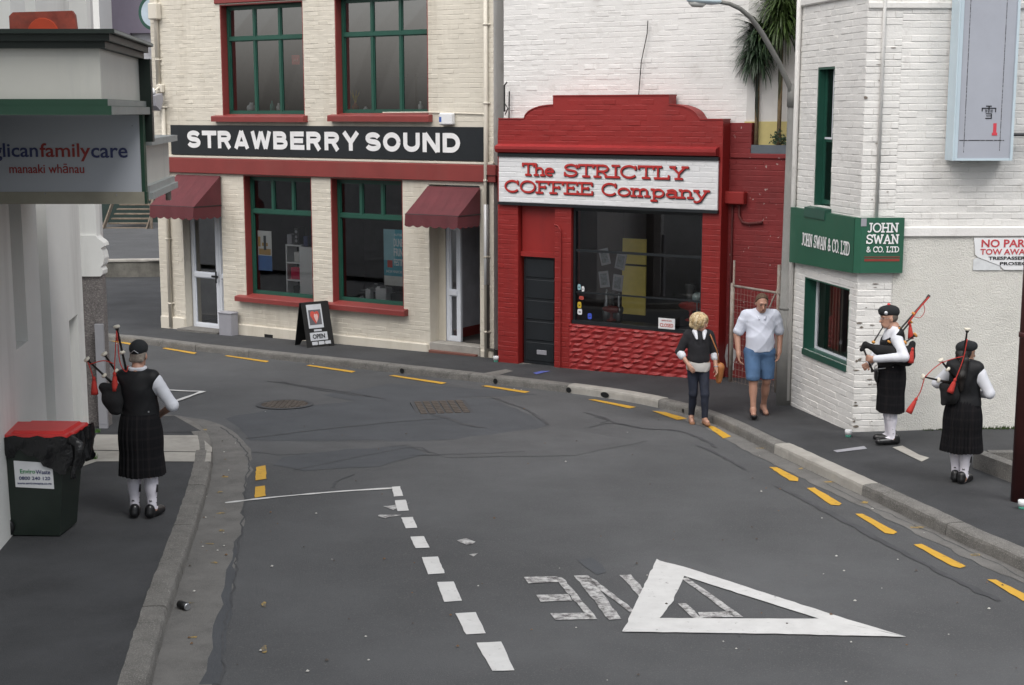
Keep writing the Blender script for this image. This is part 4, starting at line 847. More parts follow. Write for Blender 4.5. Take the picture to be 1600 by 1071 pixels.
# big white painted brick wall behind
WB = root('white_brick_building', 'tall white painted brick wall rising behind the coffee shop', 'building', (COO.x, COO.y, CO_Z), A33)
b = MB(); b.prism([(-.05, .33), (4.50, .33), (7.3, 1.9), (7.3, 6), (-.05, 6)], 'z', 2.5, 8.6); b.build('wall', M_WBRICK, WB)
bricks(WB, -.05, 4.5, 3.28, 6.2, [], M_WBRICK, y=.33, proud=.002)
b = MB(); b.tube([(2.62, .27, 3.86), (2.66, .27, 4.4), (2.76, .27, 4.85), (2.77, .27, 5.05)], .008, 6); b.build('cable', M_BLACK, WB)
b = MB(); b.tube([(.10, .26, 3.3), (.11, .26, 3.95)], .012, 6); b.tube([(.05, .2, 3.6), (.05, .2, 4.05), (.1, .2, 4.1)], .014, 6); b.tube([(.05, .2, 3.75), (.12, .2, 3.66), (.06, .2, 3.55)], .01, 6); b.build('wiring', M_BLACK, WB)
OB = root('orange_brick_building', 'orange brick building glimpsed behind the palm', 'building', (6.2, 27.5, -.8), R(-20)); b = MB(); b.box(-.62, 4, 0, 4, -.8, 9.0); b.build('wall', mat('orange_brick', (.42, .17, .09), .8, .15, 6), OB)
# ------------------------------------------------------------------ white corner building on the right
JC = Vector((4.42, 18.30)); JB = Vector((-.196, .981)); JFL = 2.15
JL_O = JC + JB * JFL; JA = math.atan2(-.981, .196); JRA = math.atan2(.03, 1.0)
JS = root('corner_building', 'white painted brick corner building with green window and signs', 'building', (JC.x, JC.y, -.56), JRA)
# left facet has its own frame: helper turns facet coordinates (u from far end, y, z) into the corner frame
mJ = Matrix.Rotation(-JRA, 3, 'Z'); mL = Matrix.Rotation(JA, 3, 'Z'); off = Vector((JL_O.x - JC.x, JL_O.y - JC.y, 0))
def facet(mb):
    q = MB(); q.f = mb.f; q.m = mb.m; q.v = [tuple(mJ @ (mL @ Vector((x, y, 0)) + off) + Vector((0, 0, z))) for x, y, z in mb.v]; return q
jl_holes = [(.48, 1.92, .32, 1.33), (.66, 1.22, 2.34, 4.19)]
b = MB(); wall(b, 0, JFL, -1.2, 8.0, jl_holes, thick=.30); facet(b).build('wall', M_WBRICK2, JS)
b = MB(); wall(b, 0, 5.5, -1.2, 8.0, [], thick=.30); b.quad((5.5, 0, -1.2), (5.5, 6, -1.2), (5.5, 6, 8), (5.5, 0, 8)); b.quad((0, 0, 8), (5.5, 0, 8), (5.5, 6, 8), (0, 6, 8))
b.build('wall', M_WBRICK2, JS)
q3 = mJ @ off; b = MB(); b.quad((q3.x, q3.y, -1.2), (q3.x, q3.y, 8), (q3.x + 4, q3.y + 3, 8), (q3.x + 4, q3.y + 3, -1.2)); b.build('wall', M_WBRICK2, JS)
JLh = root('corner_building_side', 'x', 'x', (JL_O.x, JL_O.y, -.56), JA)
def brick_part(parent_root, helper, *a, **k):
    before = set(bpy.data.objects); bricks(helper, *a, **k)
    mat4 = Matrix.Translation(helper.location) @ Euler(helper.rotation_euler).to_matrix().to_4x4(); inv = (Matrix.Translation(parent_root.location) @ Euler(parent_root.rotation_euler).to_matrix().to_4x4()).inverted()
    for o in set(bpy.data.objects) - before:
        lm = Matrix.LocRotScale(o.location, o.rotation_euler, o.scale); o.parent = parent_root; m = inv @ mat4 @ lm
        o.location, rq, o.scale = m.decompose(); o.rotation_euler = rq.to_euler()
brick_part(JS, JLh, 0.0, JFL, -.68, 5.4, jl_holes, M_WBRICK2, wobble=.002, proud=.004, singles=150)
bpy.data.objects.remove(JLh)
bricks(JS, .44, 4.2, 2.17, 5.6, [], M_WBRICK2, wobble=.002, proud=.004, singles=110)
bricks(JS, 0.0, .44, -.60, 5.6, [(-1, .5, 1.58, 2.28)], M_WBRICK2, wobble=.003, proud=.005, singles=40)
# roughcast skirt and string course
b = MB(); nx, nz = 90, 52
for j in range(nz + 1):
    for i in range(nx + 1):
        b.v.append((.45 + 5.0 * i / nx, -.012 - abs(rng.normal(0, .004)), -1.1 + 3.13 * j / nz))
for j in range(nz):
    for i in range(nx): k = j * (nx + 1) + i; b.f.append((k, k + 1, k + nx + 2, k + nx + 1)); b.m.append(0)
b.build('roughcast', M_ROUGH, JS, True)
b = MB(); b.bev(.45, 5.5, -.045, .01, 2.03, 2.155, .012); b.build('string_course', M_WBRICK, JS)
b = MB(); b.bev(.0, 5.5, -.03, .01, 4.86, 4.95, .015); b.build('string_course', M_WBRICK2, JS)
b = MB(); b.bev(.0, JFL, -.05, .01, 5.03, 5.18, .015); facet(b).build('string_course', M_WBRICK2, JS)
b = MB(); b.tube([(.20, -.022, 2.27), (.20, -.022, 7.5)], .022, 10)
b.build('downpipe', M_WBRICK2, JS, True)
b = MB(); b.tube([(.06, -.05, -.5), (.06, -.05, 7.5)], .036, 10); facet(b).build('downpipe', M_WBRICK2, JS, True)
# crumbled joints near the corner
for i in range(30):
    u = random.choice([random.uniform(-.0, .12), random.uniform(.02, .42)]); z = random.uniform(-.45, 1.5) if i < 22 else random.uniform(2.3, 4.8)
    b = MB(); w = random.uniform(.02, .10); h = random.uniform(.012, .05) if u < .12 else random.uniform(.008, .016)
    k = 8; b.add([(u + w / 2 * math.cos(t) * random.uniform(.6, 1.2), -.0125, z + h / 2 * math.sin(t) * random.uniform(.6, 1.2)) for t in [2 * math.pi * j / k for j in range(k)]], [tuple(range(k))]); b.build('crumbled_joint', M_MORTAR, JS)
# shop window and tall window in the facet
b = MB(); u0, u1, z0, z1 = .48, 1.92, .32, 1.33
b.box(u0 - .005, u0 + .02, -.012, .22, z0, z1); b.box(u0, u1, -.03, .22, z0 - .075, z0 + .006); b.box(u0 + .02, u1, .0, .22, z1 - .02, z1 + .001); b.box(u1 - .02, u1 + .003, .0, .22, z0, z1)
wf = facet(b).build('window', M_GREEN, JS)
b = MB(); b.box(u0 + .02, u0 + .055, .15, .19, z0 + .006, z1 - .02); b.box(u0 + .055, u1 - .02, .151, .189, z0 + .006, z0 + .035); facet(b).build('bead', M_ALU, wf)
b = MB(); b.quad((u0 + .05, .17, z0 + .03), (u1 - .02, .17, z0 + .03), (u1 - .02, .17, z1 - .02), (u0 + .05, .17, z1 - .02)); facet(b).build('pane', M_GLASSD, wf)
b = MB(); b.box(u0 - .2, u1 + .1, 1.3, 1.32, z0 - .4, z1 + .5, 0); b.box(u0 - .2, u0 - .18, .3, 1.3, z0 - .4, z1 + .5, 0); b.box(u1 + .1, u1 + .12, .3, 1.3, z0 - .4, z1 + .5, 0); b.box(u0 - .18, u1 + .1, .3, 1.3, z0 - .42, z0 - .4, 1); b.box(u0 - .18, u1 + .1, .3, 1.3, z1 + .5, z1 + .52, 0)
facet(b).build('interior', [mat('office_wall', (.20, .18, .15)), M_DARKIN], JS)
b = MB()
for k in range(9): b.box(u0 + .1 + k * .05, u0 + .135 + k * .05, .32 + .02 * (k % 2), .34 + .02 * (k % 2), z0 - .1, z1)
facet(b).build('curtain', mat('curtain', (.30, .26, .20)), JS)
b = MB(); u0, u1, z0, z1 = .66, 1.22, 2.34, 4.19
b.box(u0, u0 + .03, .005, .27, z0, z1); b.box(u1 - .03, u1, .005, .27, z0, z1); b.box(u0 + .03, u1 - .03, .005, .27, z1 - .03, z1); b.prism([(-.10, z0 - .16), (.27, z0 - .16), (.27, z0 + .03), (-.09, z0 - .03)], 'x', u0 - .10, u1 + .04)
b.box(u0 + .03, u1 - .03, .10, .14, z0 + .02, z0 + .08); b.box(u0 + .03, u0 + .08, .10, .14, z0 + .08, z1 - .03); b.box(u1 - .08, u1 - .03, .10, .14, z0 + .08, z1 - .03); b.box(u0 + .08, u1 - .08, .105, .135, 3.20, 3.26)
wf = facet(b).build('window', M_GREEN, JS)
b = MB(); b.box(u1 - .26, u1 - .235, .095, .10, 3.262, z1 - .03); b.box(u0 + .08, u1 - .235, .095, .10, 3.235, 3.262); facet(b).build('bead', M_ALU, wf)
b = MB(); b.quad((u0 + .08, .12, z0 + .08), (u1 - .08, .12, z0 + .08), (u1 - .08, .12, z1 - .03), (u0 + .08, .12, z1 - .03)); facet(b).build('pane', M_GLASSD, wf)
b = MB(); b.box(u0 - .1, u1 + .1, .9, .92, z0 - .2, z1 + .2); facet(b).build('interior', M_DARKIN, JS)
# green JOHN SWAN sign wrapping the corner
M_SGRN = mat('sign_green', (.020, .100, .060), .45, .07, 2.0, 0.05, 30, dirt=(.03, .08, .05), dirt_amt=.3)
sg = root('corner_sign', 'green JOHN SWAN & CO. LTD sign wrapped round the white corner', 'sign', (JC.x, JC.y, 1.5), JRA)
b = MB(); b.add([(-.0, -.085, 1.575), (.545, -.085, 1.575), (.545, -.085, 2.275), (0, -.085, 2.275), (0, -.012, 1.575), (.545, -.012, 1.575), (.545, -.012, 2.275), (0, -.012, 2.275)], [(0, 1, 2, 3), (1, 5, 6, 2), (3, 2, 6, 7), (0, 4, 5, 1)]); b.build('board', M_SGRN, sg)
b = MB(); b.add([(0.02, -.085, 1.50), (JFL + .02, -.085, 1.57), (JFL + .02, -.085, 2.275), (.02, -.085, 2.275), (.02, -.012, 1.50), (JFL + .02, -.012, 1.57), (JFL + .02, -.012, 2.275), (.02, -.012, 2.275)], [(0, 1, 2, 3), (4, 7, 6, 5), (0, 4, 5, 1), (2, 6, 7, 3), (0, 3, 7, 4)]); facet(b).build('board', M_SGRN, sg)
b = MB(); b.add([(0, -.087, 1.573), (-.075, -.03, 1.573), (-.075, -.03, 2.278), (0, -.087, 2.278)], [(0, 1, 2, 3)]); b.build('corner_trim', M_SGRN, sg)
b = MB(); slab_text(b, 'JOHN', .075, 2.10, .40, .105, -.086, .17); slab_text(b, 'SWAN', .065, 1.955, .42, .105, -.086, .17); slab_text(b, '& CO. LTD', .07, 1.845, .42, .065, -.086, .17); b.build('lettering', M_LETTER, sg)
b = MB(); slab_text(b, 'JOHN SWAN & CO. LTD', .52, 1.79, 1.56, .155, -.086, .15); facet(b).build('lettering', M_LETTER, sg)
b = MB(); b.box(.05, .5, -.0885, -.0865, 1.775, 1.785); b.box(.05, .5, -.0885, -.0865, 1.725, 1.757); b.build('red_print', mat('dull_red_print', (.22, .03, .02)), sg)
b = MB(); b.box(-.01, .06, -.09, -.0865, 2.17, 2.27); b.build('torn_tape', M_GREY, sg)
# NO PARKING notice
sg = root('parking_notice', 'torn white NO PARKING TOW AWAY notice on the roughcast', 'sign', (JC.x + 1.47, JC.y + .04, 1.6), JRA)
b = MB(); b.prism([(-.01, 2.015), (1.1, 2.015), (1.1, 1.60), (.40, 1.605), (.34, 1.66), (.06, 1.765), (.02, 1.80)], 'y', -.03, -.018); b.build('board', M_WHITE, sg)
b = MB(); b.prism([(.0, 1.74), (.05, 1.76), (.34, 1.655), (.36, 1.60), (.0, 1.60)], 'y', -.024, -.018); b.build('glue_patch', mat('glue_patch', (.60, .62, .63), .8, .1, 9), sg)
M_NRED = mat('notice_red', (.48, .05, .06), .6, .1, 20); b = []
lettering('lettering', [('NO PARKING', .09, 1.895, .92, .10, -.031, .02)], M_NRED, sg)
lettering('lettering', [('TOW AWAY AREA', .08, 1.80, .95, .075, -.031, .016)], M_NRED, sg)
lettering('small_print', [('TRESPASSERS WILL BE', .19, 1.735, .85, .042, -.031, .02), ('PROSECUTED', .34, 1.665, .6, .042, -.031, .02)], M_BLACK, sg)
# vertical light box with a snow character
c = Vector((JC.x + 1.06, JC.y + .03)); sg = root('light_box_sign', 'tall pale grey vertical light box sign on the white wall', 'sign', (c.x, c.y, 3.02), JRA)
M_LBOX = mat('lightbox_grey', (.36, .38, .43), .4, .05, 2.0, dirt=(.30, .30, .34), dirt_amt=.3); M_LBLUE = mat('lightbox_blue', (.50, .60, .66), .4, .04, 2)
b = MB(); b.box(.0, .70, -.30, -.05, 3.03, 6.2); b.build('face', M_LBOX, sg)
b = MB(); b.add([(-.03, -.05, 3.0), (-.03, -.05, 6.2), (.0, -.32, 6.2), (.0, -.32, 3.0), (.04, -.31, 3.03), (.04, -.31, 6.2)], [(0, 3, 2, 1), (3, 4, 5, 2)]); b.box(-.02, .0, -.31, -.05, 3.0, 6.2); b.box(.70, .73, -.32, -.05, 3.0, 6.2); b.box(.001, .699, -.312, -.05, 3.0, 3.029); b.build('casing', M_LBLUE, sg)
b = MB()
for (x0, x1, z0, z1) in ((.115, .122, 3.10, 6.2), (.565, .572, 3.12, 6.2), (.06, .62, 3.245, 3.255)): b.box(x0, x1, -.303, -.3005, z0, z1)
b.build('brush_border', worn_paint('brush_black', (.03, .03, .03), (.3, .31, .34), .42, .5, 25), sg)
b = MB(); cx, cz, s = .41, 3.585, .095    # the character, stroke by stroke
for (x0, x1, z0, z1) in ((-.4, .35, .82, .95), (-.95, .95, .55, .68), (-.95, -.82, .20, .55), (.82, .95, .10, .55), (-.07, .07, .05, .82), (-.5, -.2, .32, .42), (.2, .5, .32, .42), (-.5, -.2, .1, .2), (.2, .5, .1, .2), (-.38, .38, -.15, -.04), (-.32, .38, -.42, -.32), (-.4, .42, -.75, -.62), (.3, .42, -.75, -.04)):
    b.box(cx + x0 * s, cx + x1 * s, -.304, -.3005, cz + z0 * s, cz + z1 * s)
b.build('character', M_BLACK, sg)
b = MB(); b.box(.475, .515, -.304, -.3005, 3.33, 3.46); b.box(.462, .528, -.3045, -.3005, 3.31, 3.345); b.build('red_seal', mat('seal_red', (.55, .05, .07)), sg)
b = MB(); b.tube([(.73, -.15, 3.32), (1.4, -.15, 3.32)], .022, 8); b.build('bracket', M_CHAR, sg)

# ------------------------------------------------------------------ street lamp, post, planter edging
p = Vector((3.93, 20.42)); z = gz(0, p.y); LP = root('street_lamp', 'concrete street lamp post with curved steel arm', 'street lamp', (p.x, p.y, z))
b = MB(); b.lathe((0, 0, z - .1), (0, 0, 1), [(0, .118), (.9, .112), (1.55, .105), (1.552, .098), (4.4, .072), (4.42, .06)], 18); b.build('post', M_POLEC, LP, True)
b = MB(); b.lathe((0, 0, z + 1.42), (0, 0, 1), [(0, .108), (.02, .112), (.04, .108)], 18); b.build('band', M_POLEC, LP, True); b = MB(); b.lathe((0, 0, z + 4.28), (0, 0, 1), [(0, .085), (.3, .085), (.32, .05)], 16); b.build('collar', M_POLEC, LP, True)
E2 = [(0, 0, 3.80), (-.08, -.06, 4.02), (-.50, -.36, 4.60)] ; arm = [(0.0, 0, 3.75), (-.06, -.04, 3.95), (-.24, -.18, 4.26), (-.52, -.36, 4.66), (-.70, -.48, 4.86), (-.86, -.58, 4.97), (-1.02, -.66, 5.03), (-1.2, -.75, 5.05)]
b = MB(); b.tube(arm, [.042, .04, .038, .036, .033, .03, .028, .026], 10); b.build('arm', M_POLEC, LP, True)
b = MB(); h = Vector((-1.15, -.73, 5.05))
for k in range(1): b.lathe(h, (-.86, -.5, .02), [(0, .03), (.04, .07), (.14, .09), (.40, .085), (.52, .05), (.56, .01)], 14)
b.v = [(x, y, 5.05 + (zz - 5.05) * .55) for x, y, zz in b.v]; hd = b.build('lamp_head', M_LBLUE, LP, True)
b = MB(); b.lathe(h + Vector((-.22, -.13, -.035)), (-.86, -.5, .02), [(0, .02), (.05, .055), (.2, .055), (.26, .02)], 12); b.build('lens', mat('lamp_lens', (.5, .5, .48), .2), hd, True)
p = gnd(1592, 788); z = p.z = path_z(p.x, p.y)
r = root('veranda_post', 'dark maroon round steel veranda post at the right edge', 'post', tuple(p)); b = MB(); b.lathe((0, 0, z - .1), (0, 0, 1), [(0, .088), (6, .088)], 20); b.build('shaft', mat('maroon_steel', (.055, .014, .013), .4, .2, 3, .1, 30), r, True)
b = MB(); b.lathe((0, 0, z + 1.72), (0, 0, 1), [(0, .09), (.01, .098), (.05, .098), (.06, .09)], 20); b.build('band', mat('maroon_steel', (0, 0, 0)), r, True)
def beam(mb, p, q, w, h, z0):
    d = (q - p).normalized(); n = Vector((-d.y, d.x)) * w / 2; c = [p + n, p - n, q - n, q + n]
    mb.add([(v.x, v.y, path_z(v.x, v.y) + z0) for v in c] + [(v.x, v.y, path_z(v.x, v.y) + h) for v in c], [(0, 1, 2, 3), (7, 6, 5, 4), (0, 4, 5, 1), (1, 5, 6, 2), (2, 6, 7, 3), (3, 7, 4, 0)])
a, c, d = Vector((5.36, 16.12)), Vector((5.72, 14.6)), Vector((6.9, 16.0))
r = root('planter_edging', 'low mossy concrete planter edging beside the maroon post', 'planter', (a.x, a.y, path_z(a.x, a.y)))
for nm, (s, e) in (('edge_beam', (a, c)), ('edge_beam', (a + Vector((.10, -.02)), d))):
    mb = MB(); beam(mb, s, e, .14, .19, -.05); mb.v = [(x - a.x, y - a.y, zz) for x, y, zz in mb.v]; mb.build(nm, M_KERB, r)
mb = MB(); mb.add([(v.x - a.x, v.y - a.y, path_z(v.x, v.y) + .06) for v in (a, c, d)], [(0, 1, 2)]); mb.build('soil', mat('soil', (.04, .03, .02)), r)
# moss line at the foot of the roughcast
b = MB()
for i in range(500):
    u = random.uniform(.9, 4.2); x = JC.x + u; y = JC.y + .03 * u - .02 - abs(random.gauss(0, .03)); zz = path_z(x, y); h = random.uniform(.008, .03) * (1 if u < 1.5 else 1.9)
    b.add([(x, y, zz), (x + .02, y, zz), (x + .01 + random.gauss(0, .01), y - .01, zz + h)], [(0, 1, 2)])
tag(b.build('moss', mat('moss_green', (.045, .075, .02), .9, .4, 20)), 'mossy grass line at the foot of the roughcast wall', 'moss', None, 'stuff')

# ------------------------------------------------------------------ gate beside the coffee shop
g0 = gnd(1141, 601); g1 = gnd(1218, 620); d = (g1.xy - g0.xy); L = d.length; ga = math.atan2(d.y, d.x)
r = root('iron_gate', 'rusty iron pipe gate standing open before the red wall', 'gate', (g0.x, g0.y, g0.z), ga); z = g0.z
b = MB(); b.tube([(0, 0, z), (0, 0, z + 1.62)], .032, 10); b.tube([(.03, 0, z + .3), (.03, 0, z + 1.98)], .017, 8); b.build('hinge_post', M_RUST, r, True)
b = MB(); b.tube([(0, 0, z + 1.58), (L + .3, 0, z + 1.60)], .02, 8); b.build('top_rail', M_RUST, r, True)
b = MB(); b.tube([(0, 0, z + .03), (L + .3, 0, z + .05)], .018, 8); b.build('bottom_rail', M_RUST, r, True)
b = MB(); b.tube([(L - .10, 0, z + .0), (L - .10, 0, z + 2.02)], .028, 8); b.tube([(L - .04, 0, z + 1.95), (L + .2, .02, z + .9)], .016, 6); b.tube([(L - .1, 0, z + 1.7), (L - .6, 0, z + .9)], .012, 6); b.build('latch_post', M_RUST, r, True)
b = MB()
for i in range(13):
    x = .05 + i * (L - .15) / 13; b.tube([(x, 0, z + .05), (x, .003, z + 1.57)], .0018, 4, cap=False)
for j in range(15): b.tube([(.02, 0, z + .07 + j * .1), (L - .12, .002, z + .07 + j * .1)], .0018, 4, cap=False)
mo = b.build('wire_mesh', M_RUST, r); mo['kind'] = 'stuff'
b = MB(); k = 14; b.add([(4.36 + .10 * math.cos(t) * random.uniform(.7, 1.2), .262, -.30 + .24 * math.sin(t) * random.uniform(.75, 1.15)) for t in [2 * math.pi * j / k for j in range(k)]], [tuple(range(k))]); b.build('peeled_patch', mat('peeled_plaster', (.36, .36, .37), .9, .25, 12), AN)

# ------------------------------------------------------------------ palms in the planter
def palm(label, px, py_crown, dep, trunk_z0, crown_z, rad, nleaf, mats, drop):
    p = at(px, py_crown, dep); r = root('palm_tree', label, 'tree', (p.x, p.y, trunk_z0)); b = MB()
    b.tube([(0, 0, trunk_z0), (.01, .01, (trunk_z0 + crown_z) / 2), (-.01, 0, crown_z)], [.035, .03, .035], 8); b.build('trunk', mat('palm_trunk', (.22, .16, .09), .9, .3, 12, .5, 60), r, True)
    b = MB(); rs = random.Random(nleaf)
    for k in range(nleaf):
        a = rs.uniform(0, 2 * math.pi); el = rs.uniform(-.5, 1.35); ln = rad * rs.uniform(.55, 1.1); z0 = crown_z + rs.uniform(-.28, .25)
        if rs.random() < drop: el = rs.uniform(-1.5, -.9); z0 -= rs.uniform(0, .95) * rs.random() ** .5; ln *= .95
        x = y = 0.0; zz = z0; w = .011 + rs.random() * .010; prev = None; segs = 6; e = el
        for s in range(segs + 1):
            t = s / segs; ww = w * (1 - t) ** .6 * (0.5 + 1.2 * t if t < .4 else 1.0) + .0015
            px_, py_ = -math.sin(a) * ww, math.cos(a) * ww
            cur = ((x - px_, y - py_, zz), (x + px_, y + py_, zz))
            if prev: b.quad(prev[0], prev[1], cur[1], cur[0], 0 if el > -.4 else 1)
            prev = cur; e -= (.20 if el > -.4 else .38); e = max(e, -1.55); st = ln / segs
            x += math.cos(a) * math.cos(e) * st; y += math.sin(a) * math.cos(e) * st; zz += math.sin(e) * st
    b.build('crown', mats, r); return r
PG = [mat('palm_green', (.030, .058, .028), .5, .35, 9), mat('palm_dark', (.022, .030, .020), .7, .4, 9)]
PG2 = [mat('palm_bright', (.055, .095, .022), .5, .35, 9), mat('palm_olive', (.050, .055, .025), .7, .4, 9)]
palm('dark palm with drooping skirt nearest the white wall', 1185, 70, 22.78, 3.0, 4.62, .54, 1900, PG, .50)
palm('brighter green palm half hidden by the corner building', 1222, 25, 22.62, 3.0, 5.12, .60, 1600, PG2, .42)
q = at(1216, 215, 22.6); r = root('small_shrub', 'small dark shrub in the planter', 'shrub', (q.x, q.y, 3.06)); b = MB()
for k in range(120): a = random.random() * 6.3; e = random.uniform(0, 1.5); rr = random.uniform(.05, .16); x, y, zz = rr * math.cos(a) * math.cos(e), rr * math.sin(a) * math.cos(e), 3.08 + rr * 1.5 * math.sin(e); b.add([(x, y, zz), (x + .03, y + random.gauss(0, .02), zz + .01), (x + random.gauss(0, .02), y, zz + .04)], [(0, 1, 2)])
b.build('foliage', PG[0], r)

# ------------------------------------------------------------------ pale building on the left with canopy
LO = Vector((-4.0, 7.0)); LA = math.atan2(.9925, -.122)
LB = root('clinic_building', 'pale grey rendered building with tall slot recesses on the left', 'building', (LO.x, LO.y, -.3), LA)
slots = [(6.95, 7.50, 1.30, 9), (8.22, 8.74, -1.2, 9), (9.78, 10.36, -1.2, 1.18), (4.6, 5.2, 1.3, 9)]
b = MB(); wall(b, -6, 10.78, -1.2, 7.5, [(a, c, d, min(e, 7.4)) for a, c, d, e in slots], thick=.34); b.box(-6, 10.78, .345, .36, -1.2, 7.5); b.quad((10.78, 0, -1.2), (10.78, .36, -1.2), (10.78, .36, 7.5), (10.78, 0, 7.5)); b.box(-6, 10.78, .36, 8.0, 7.3, 7.5); b.build('wall', M_LWALL, LB)
# canopy over the path
YF, YB = 10.6, 12.7; k = -.122
def cx(Y, X0): return X0 + k * (Y - YF)
XF = at(155, 75, YF).x; zt = at(155, 48, YF).z; zp = at(155, 76, YF).z; ztr = at(155, 155, YF).z; zb = at(155, 180, YF).z
CN = root('canopy', 'cream and green street canopy on the pale left building', 'canopy', (XF, YF, zb))
def cbox(mb, x_in, x_out, ya, yb, z0, z1, mi=0):
    vs = []
    for zz in (z0, z1):
        for (Y, xo) in ((ya, x_in), (ya, x_out), (yb, x_out), (yb, x_in)): vs.append((xo + k * (Y - YF), Y - YF, zz))
    return mb.add(vs, [(0, 3, 2, 1), (4, 5, 6, 7), (0, 1, 5, 4), (1, 2, 6, 5), (2, 3, 7, 6), (3, 0, 4, 7)], mi)
M_CPAN = mat('canopy_cream', (.52, .515, .47), .5, .04, 1.5, 0, 10, dirt=(.36, .37, .36), dirt_amt=.4, dscale=2.5, streak=True)
M_CGRN = mat('canopy_green', (.012, .050, .028), .5, .12, 3); M_CGRY = mat('canopy_side_grey', (.20, .22, .21), .5, .1, 3); M_CDRK = mat('canopy_dark', (.008, .016, .012), .5, .2, 3)
XI = -1.9; DI = 8.0
b = MB(); cbox(b, XI, 0, YF, YB, zb + .02, zp); b.build('fascia', M_CPAN, CN)
b = MB(); cbox(b, XI, .05, YF - .05, YB, zp, zp + .05); cbox(b, XI, .09, YF - .09, YB, zp + .05, zp + .10); cbox(b, XI, .13, YF - .13, YB, zp + .10, zt + .005); b.build('cornice', M_CDRK, CN)
b = MB(); cbox(b, .131, .136, YF - .12, YB, zp + .105, zt); b.build('cornice_trim', M_CGRY, CN)
b = MB(); cbox(b, XI, .05, YF - .05, YB, ztr - .05, ztr); cbox(b, XI, .08, YF - .08, YB, zb, ztr - .05); b.build('trim', M_CGRN, CN)
b = MB(); cbox(b, .0805, .085, YF - .075, YB, zb + .002, ztr - .052); cbox(b, .0505, .054, YF - .045, YB, ztr - .048, ztr - .002); b.build('side_trim', M_CGRY, CN)
b = MB(); cbox(b, -.25, .10, YB, YB + .12, at(230, 222, YB).z, zp - .0); b.build('end_board', M_CDRK, CN)
Y2, Y3 = 12.95, 15.0; z2t = at(228, 217, Y2).z; z2b = at(228, 312, Y2).z
b = MB(); cbox(b, XI, -.03, Y2, Y3, z2b + .1, z2t - .02); b.build('fascia', M_CPAN, CN)
b = MB(); cbox(b, XI, .06, Y2, Y3 + .05, z2t - .06, z2t + .0); cbox(b, XI, .02, Y2, Y3 + .02, z2b + .06, z2b + .12); cbox(b, XI, .05, Y2, Y3 + .04, z2b, z2b + .06); b.build('trim', mat('canopy_pale_trim', (.30, .32, .31), .5), CN)
b = MB(); b.tube([(cx(Y3, 0) - .05, Y3 - YF, z2b), (cx(Y3, 0) - .05, Y3 - YF, z2b - .13)], .03, 8); b.build('drain_spout', M_RUST, CN)
# hanging sign under the canopy
YS = 12.58; sx1 = at(224, 250, YS).x; sz1 = zb - .005; sz0 = at(222, 300, YS).z; szr = at(222, 319, YS).z; sl = -1.49
SG = root('hanging_sign', 'grey hanging sign reading anglicanfamilycare under the canopy', 'sign', (sx1, YS, szr))
M_SIGN = mat('sign_pale_grey', (.44, .46, .50), .35, .03, 1.0)
b = MB(); b.box(sl, -.02, -.01, .05, sz0, sz1); b.build('board', M_SIGN, SG)
b = MB(); b.box(sl, .0, -.016, .06, szr, sz0); b.build('bottom_rail', mat('rail_beige', (.30, .28, .22), .6), SG); b = MB(); b.box(-.019, .012, -.014, .06, sz0 + .001, sz1); b.box(.0005, .02, -.012, .05, szr, sz0); b.build('edge', M_CGRN, SG)
def sx(px): return at(px, 240, YS).x - sx1
def sz(py): return at(100, py, YS).z
M_TBLUE = mat('text_blue', (.035, .045, .14), .5); M_TRED = mat('text_red', (.33, .035, .03), .5)
base = sz(247); lw = sx(62) - sx(0)
v, f = text_mesh('anglican', 0, .001); asp = None
lettering('lettering', [('anglican', sx(61) - .555, base - .03, .55, sz(224) - base + .03, -.011, .012)], M_TBLUE, SG)
lettering('lettering', [('family', sx(63), base - .03, sx(142) - sx(63), sz(224) - base + .03, -.011, .012)], M_TRED, SG)
lettering('lettering', [('manaaki whānau', sx(14), sz(271), sx(131) - sx(14), sz(256) - sz(271), -.011, .008)], M_TRED, SG)
lettering('lettering', [('care', sx(143), base, sx(200) - sx(143), sz(231) - base, -.011, .012)], M_TBLUE, SG)
b = MB()
for (x, zz) in ((sx(209), sz(197)), (sx(180), sz(305)), (sx(68), sz(303))): b.lathe((x, -.016, zz), (0, -1, 0), [(0, .006), (.004, .005)], 8)
b.build('screw', M_GREY, SG)
# faded red board lying on the canopy roof
p0 = at(15, 45, 11.1); p1 = at(118, 17, 11.1); r = root('red_board', 'faded red board with an orange roundel propped on the canopy', 'board', (p0.x, 11.1, p0.z - .08)); w = p1.x - p0.x; z0 = p0.z - .02; z1 = p1.z
b = MB(); c_ = .03; b.prism([(0, z0), (w, z0), (w - .01, z1 - c_), (w - c_, z1), (c_, z1 - .012), (0, z1 - c_ - .01)], 'y', 0, .05); b.build('board', mat('faded_red', (.26, .05, .03), .7, .35, 8, dirt=(.12, .05, .04), dirt_amt=.5, dscale=6), r)
b = MB(); b.lathe((w * .5, 0, z0 - .02), (0, -1, 0), [(0, .12), (.012, .115)], 20); b.build('roundel', mat('orange_red', (.50, .06, .02), .5), r)
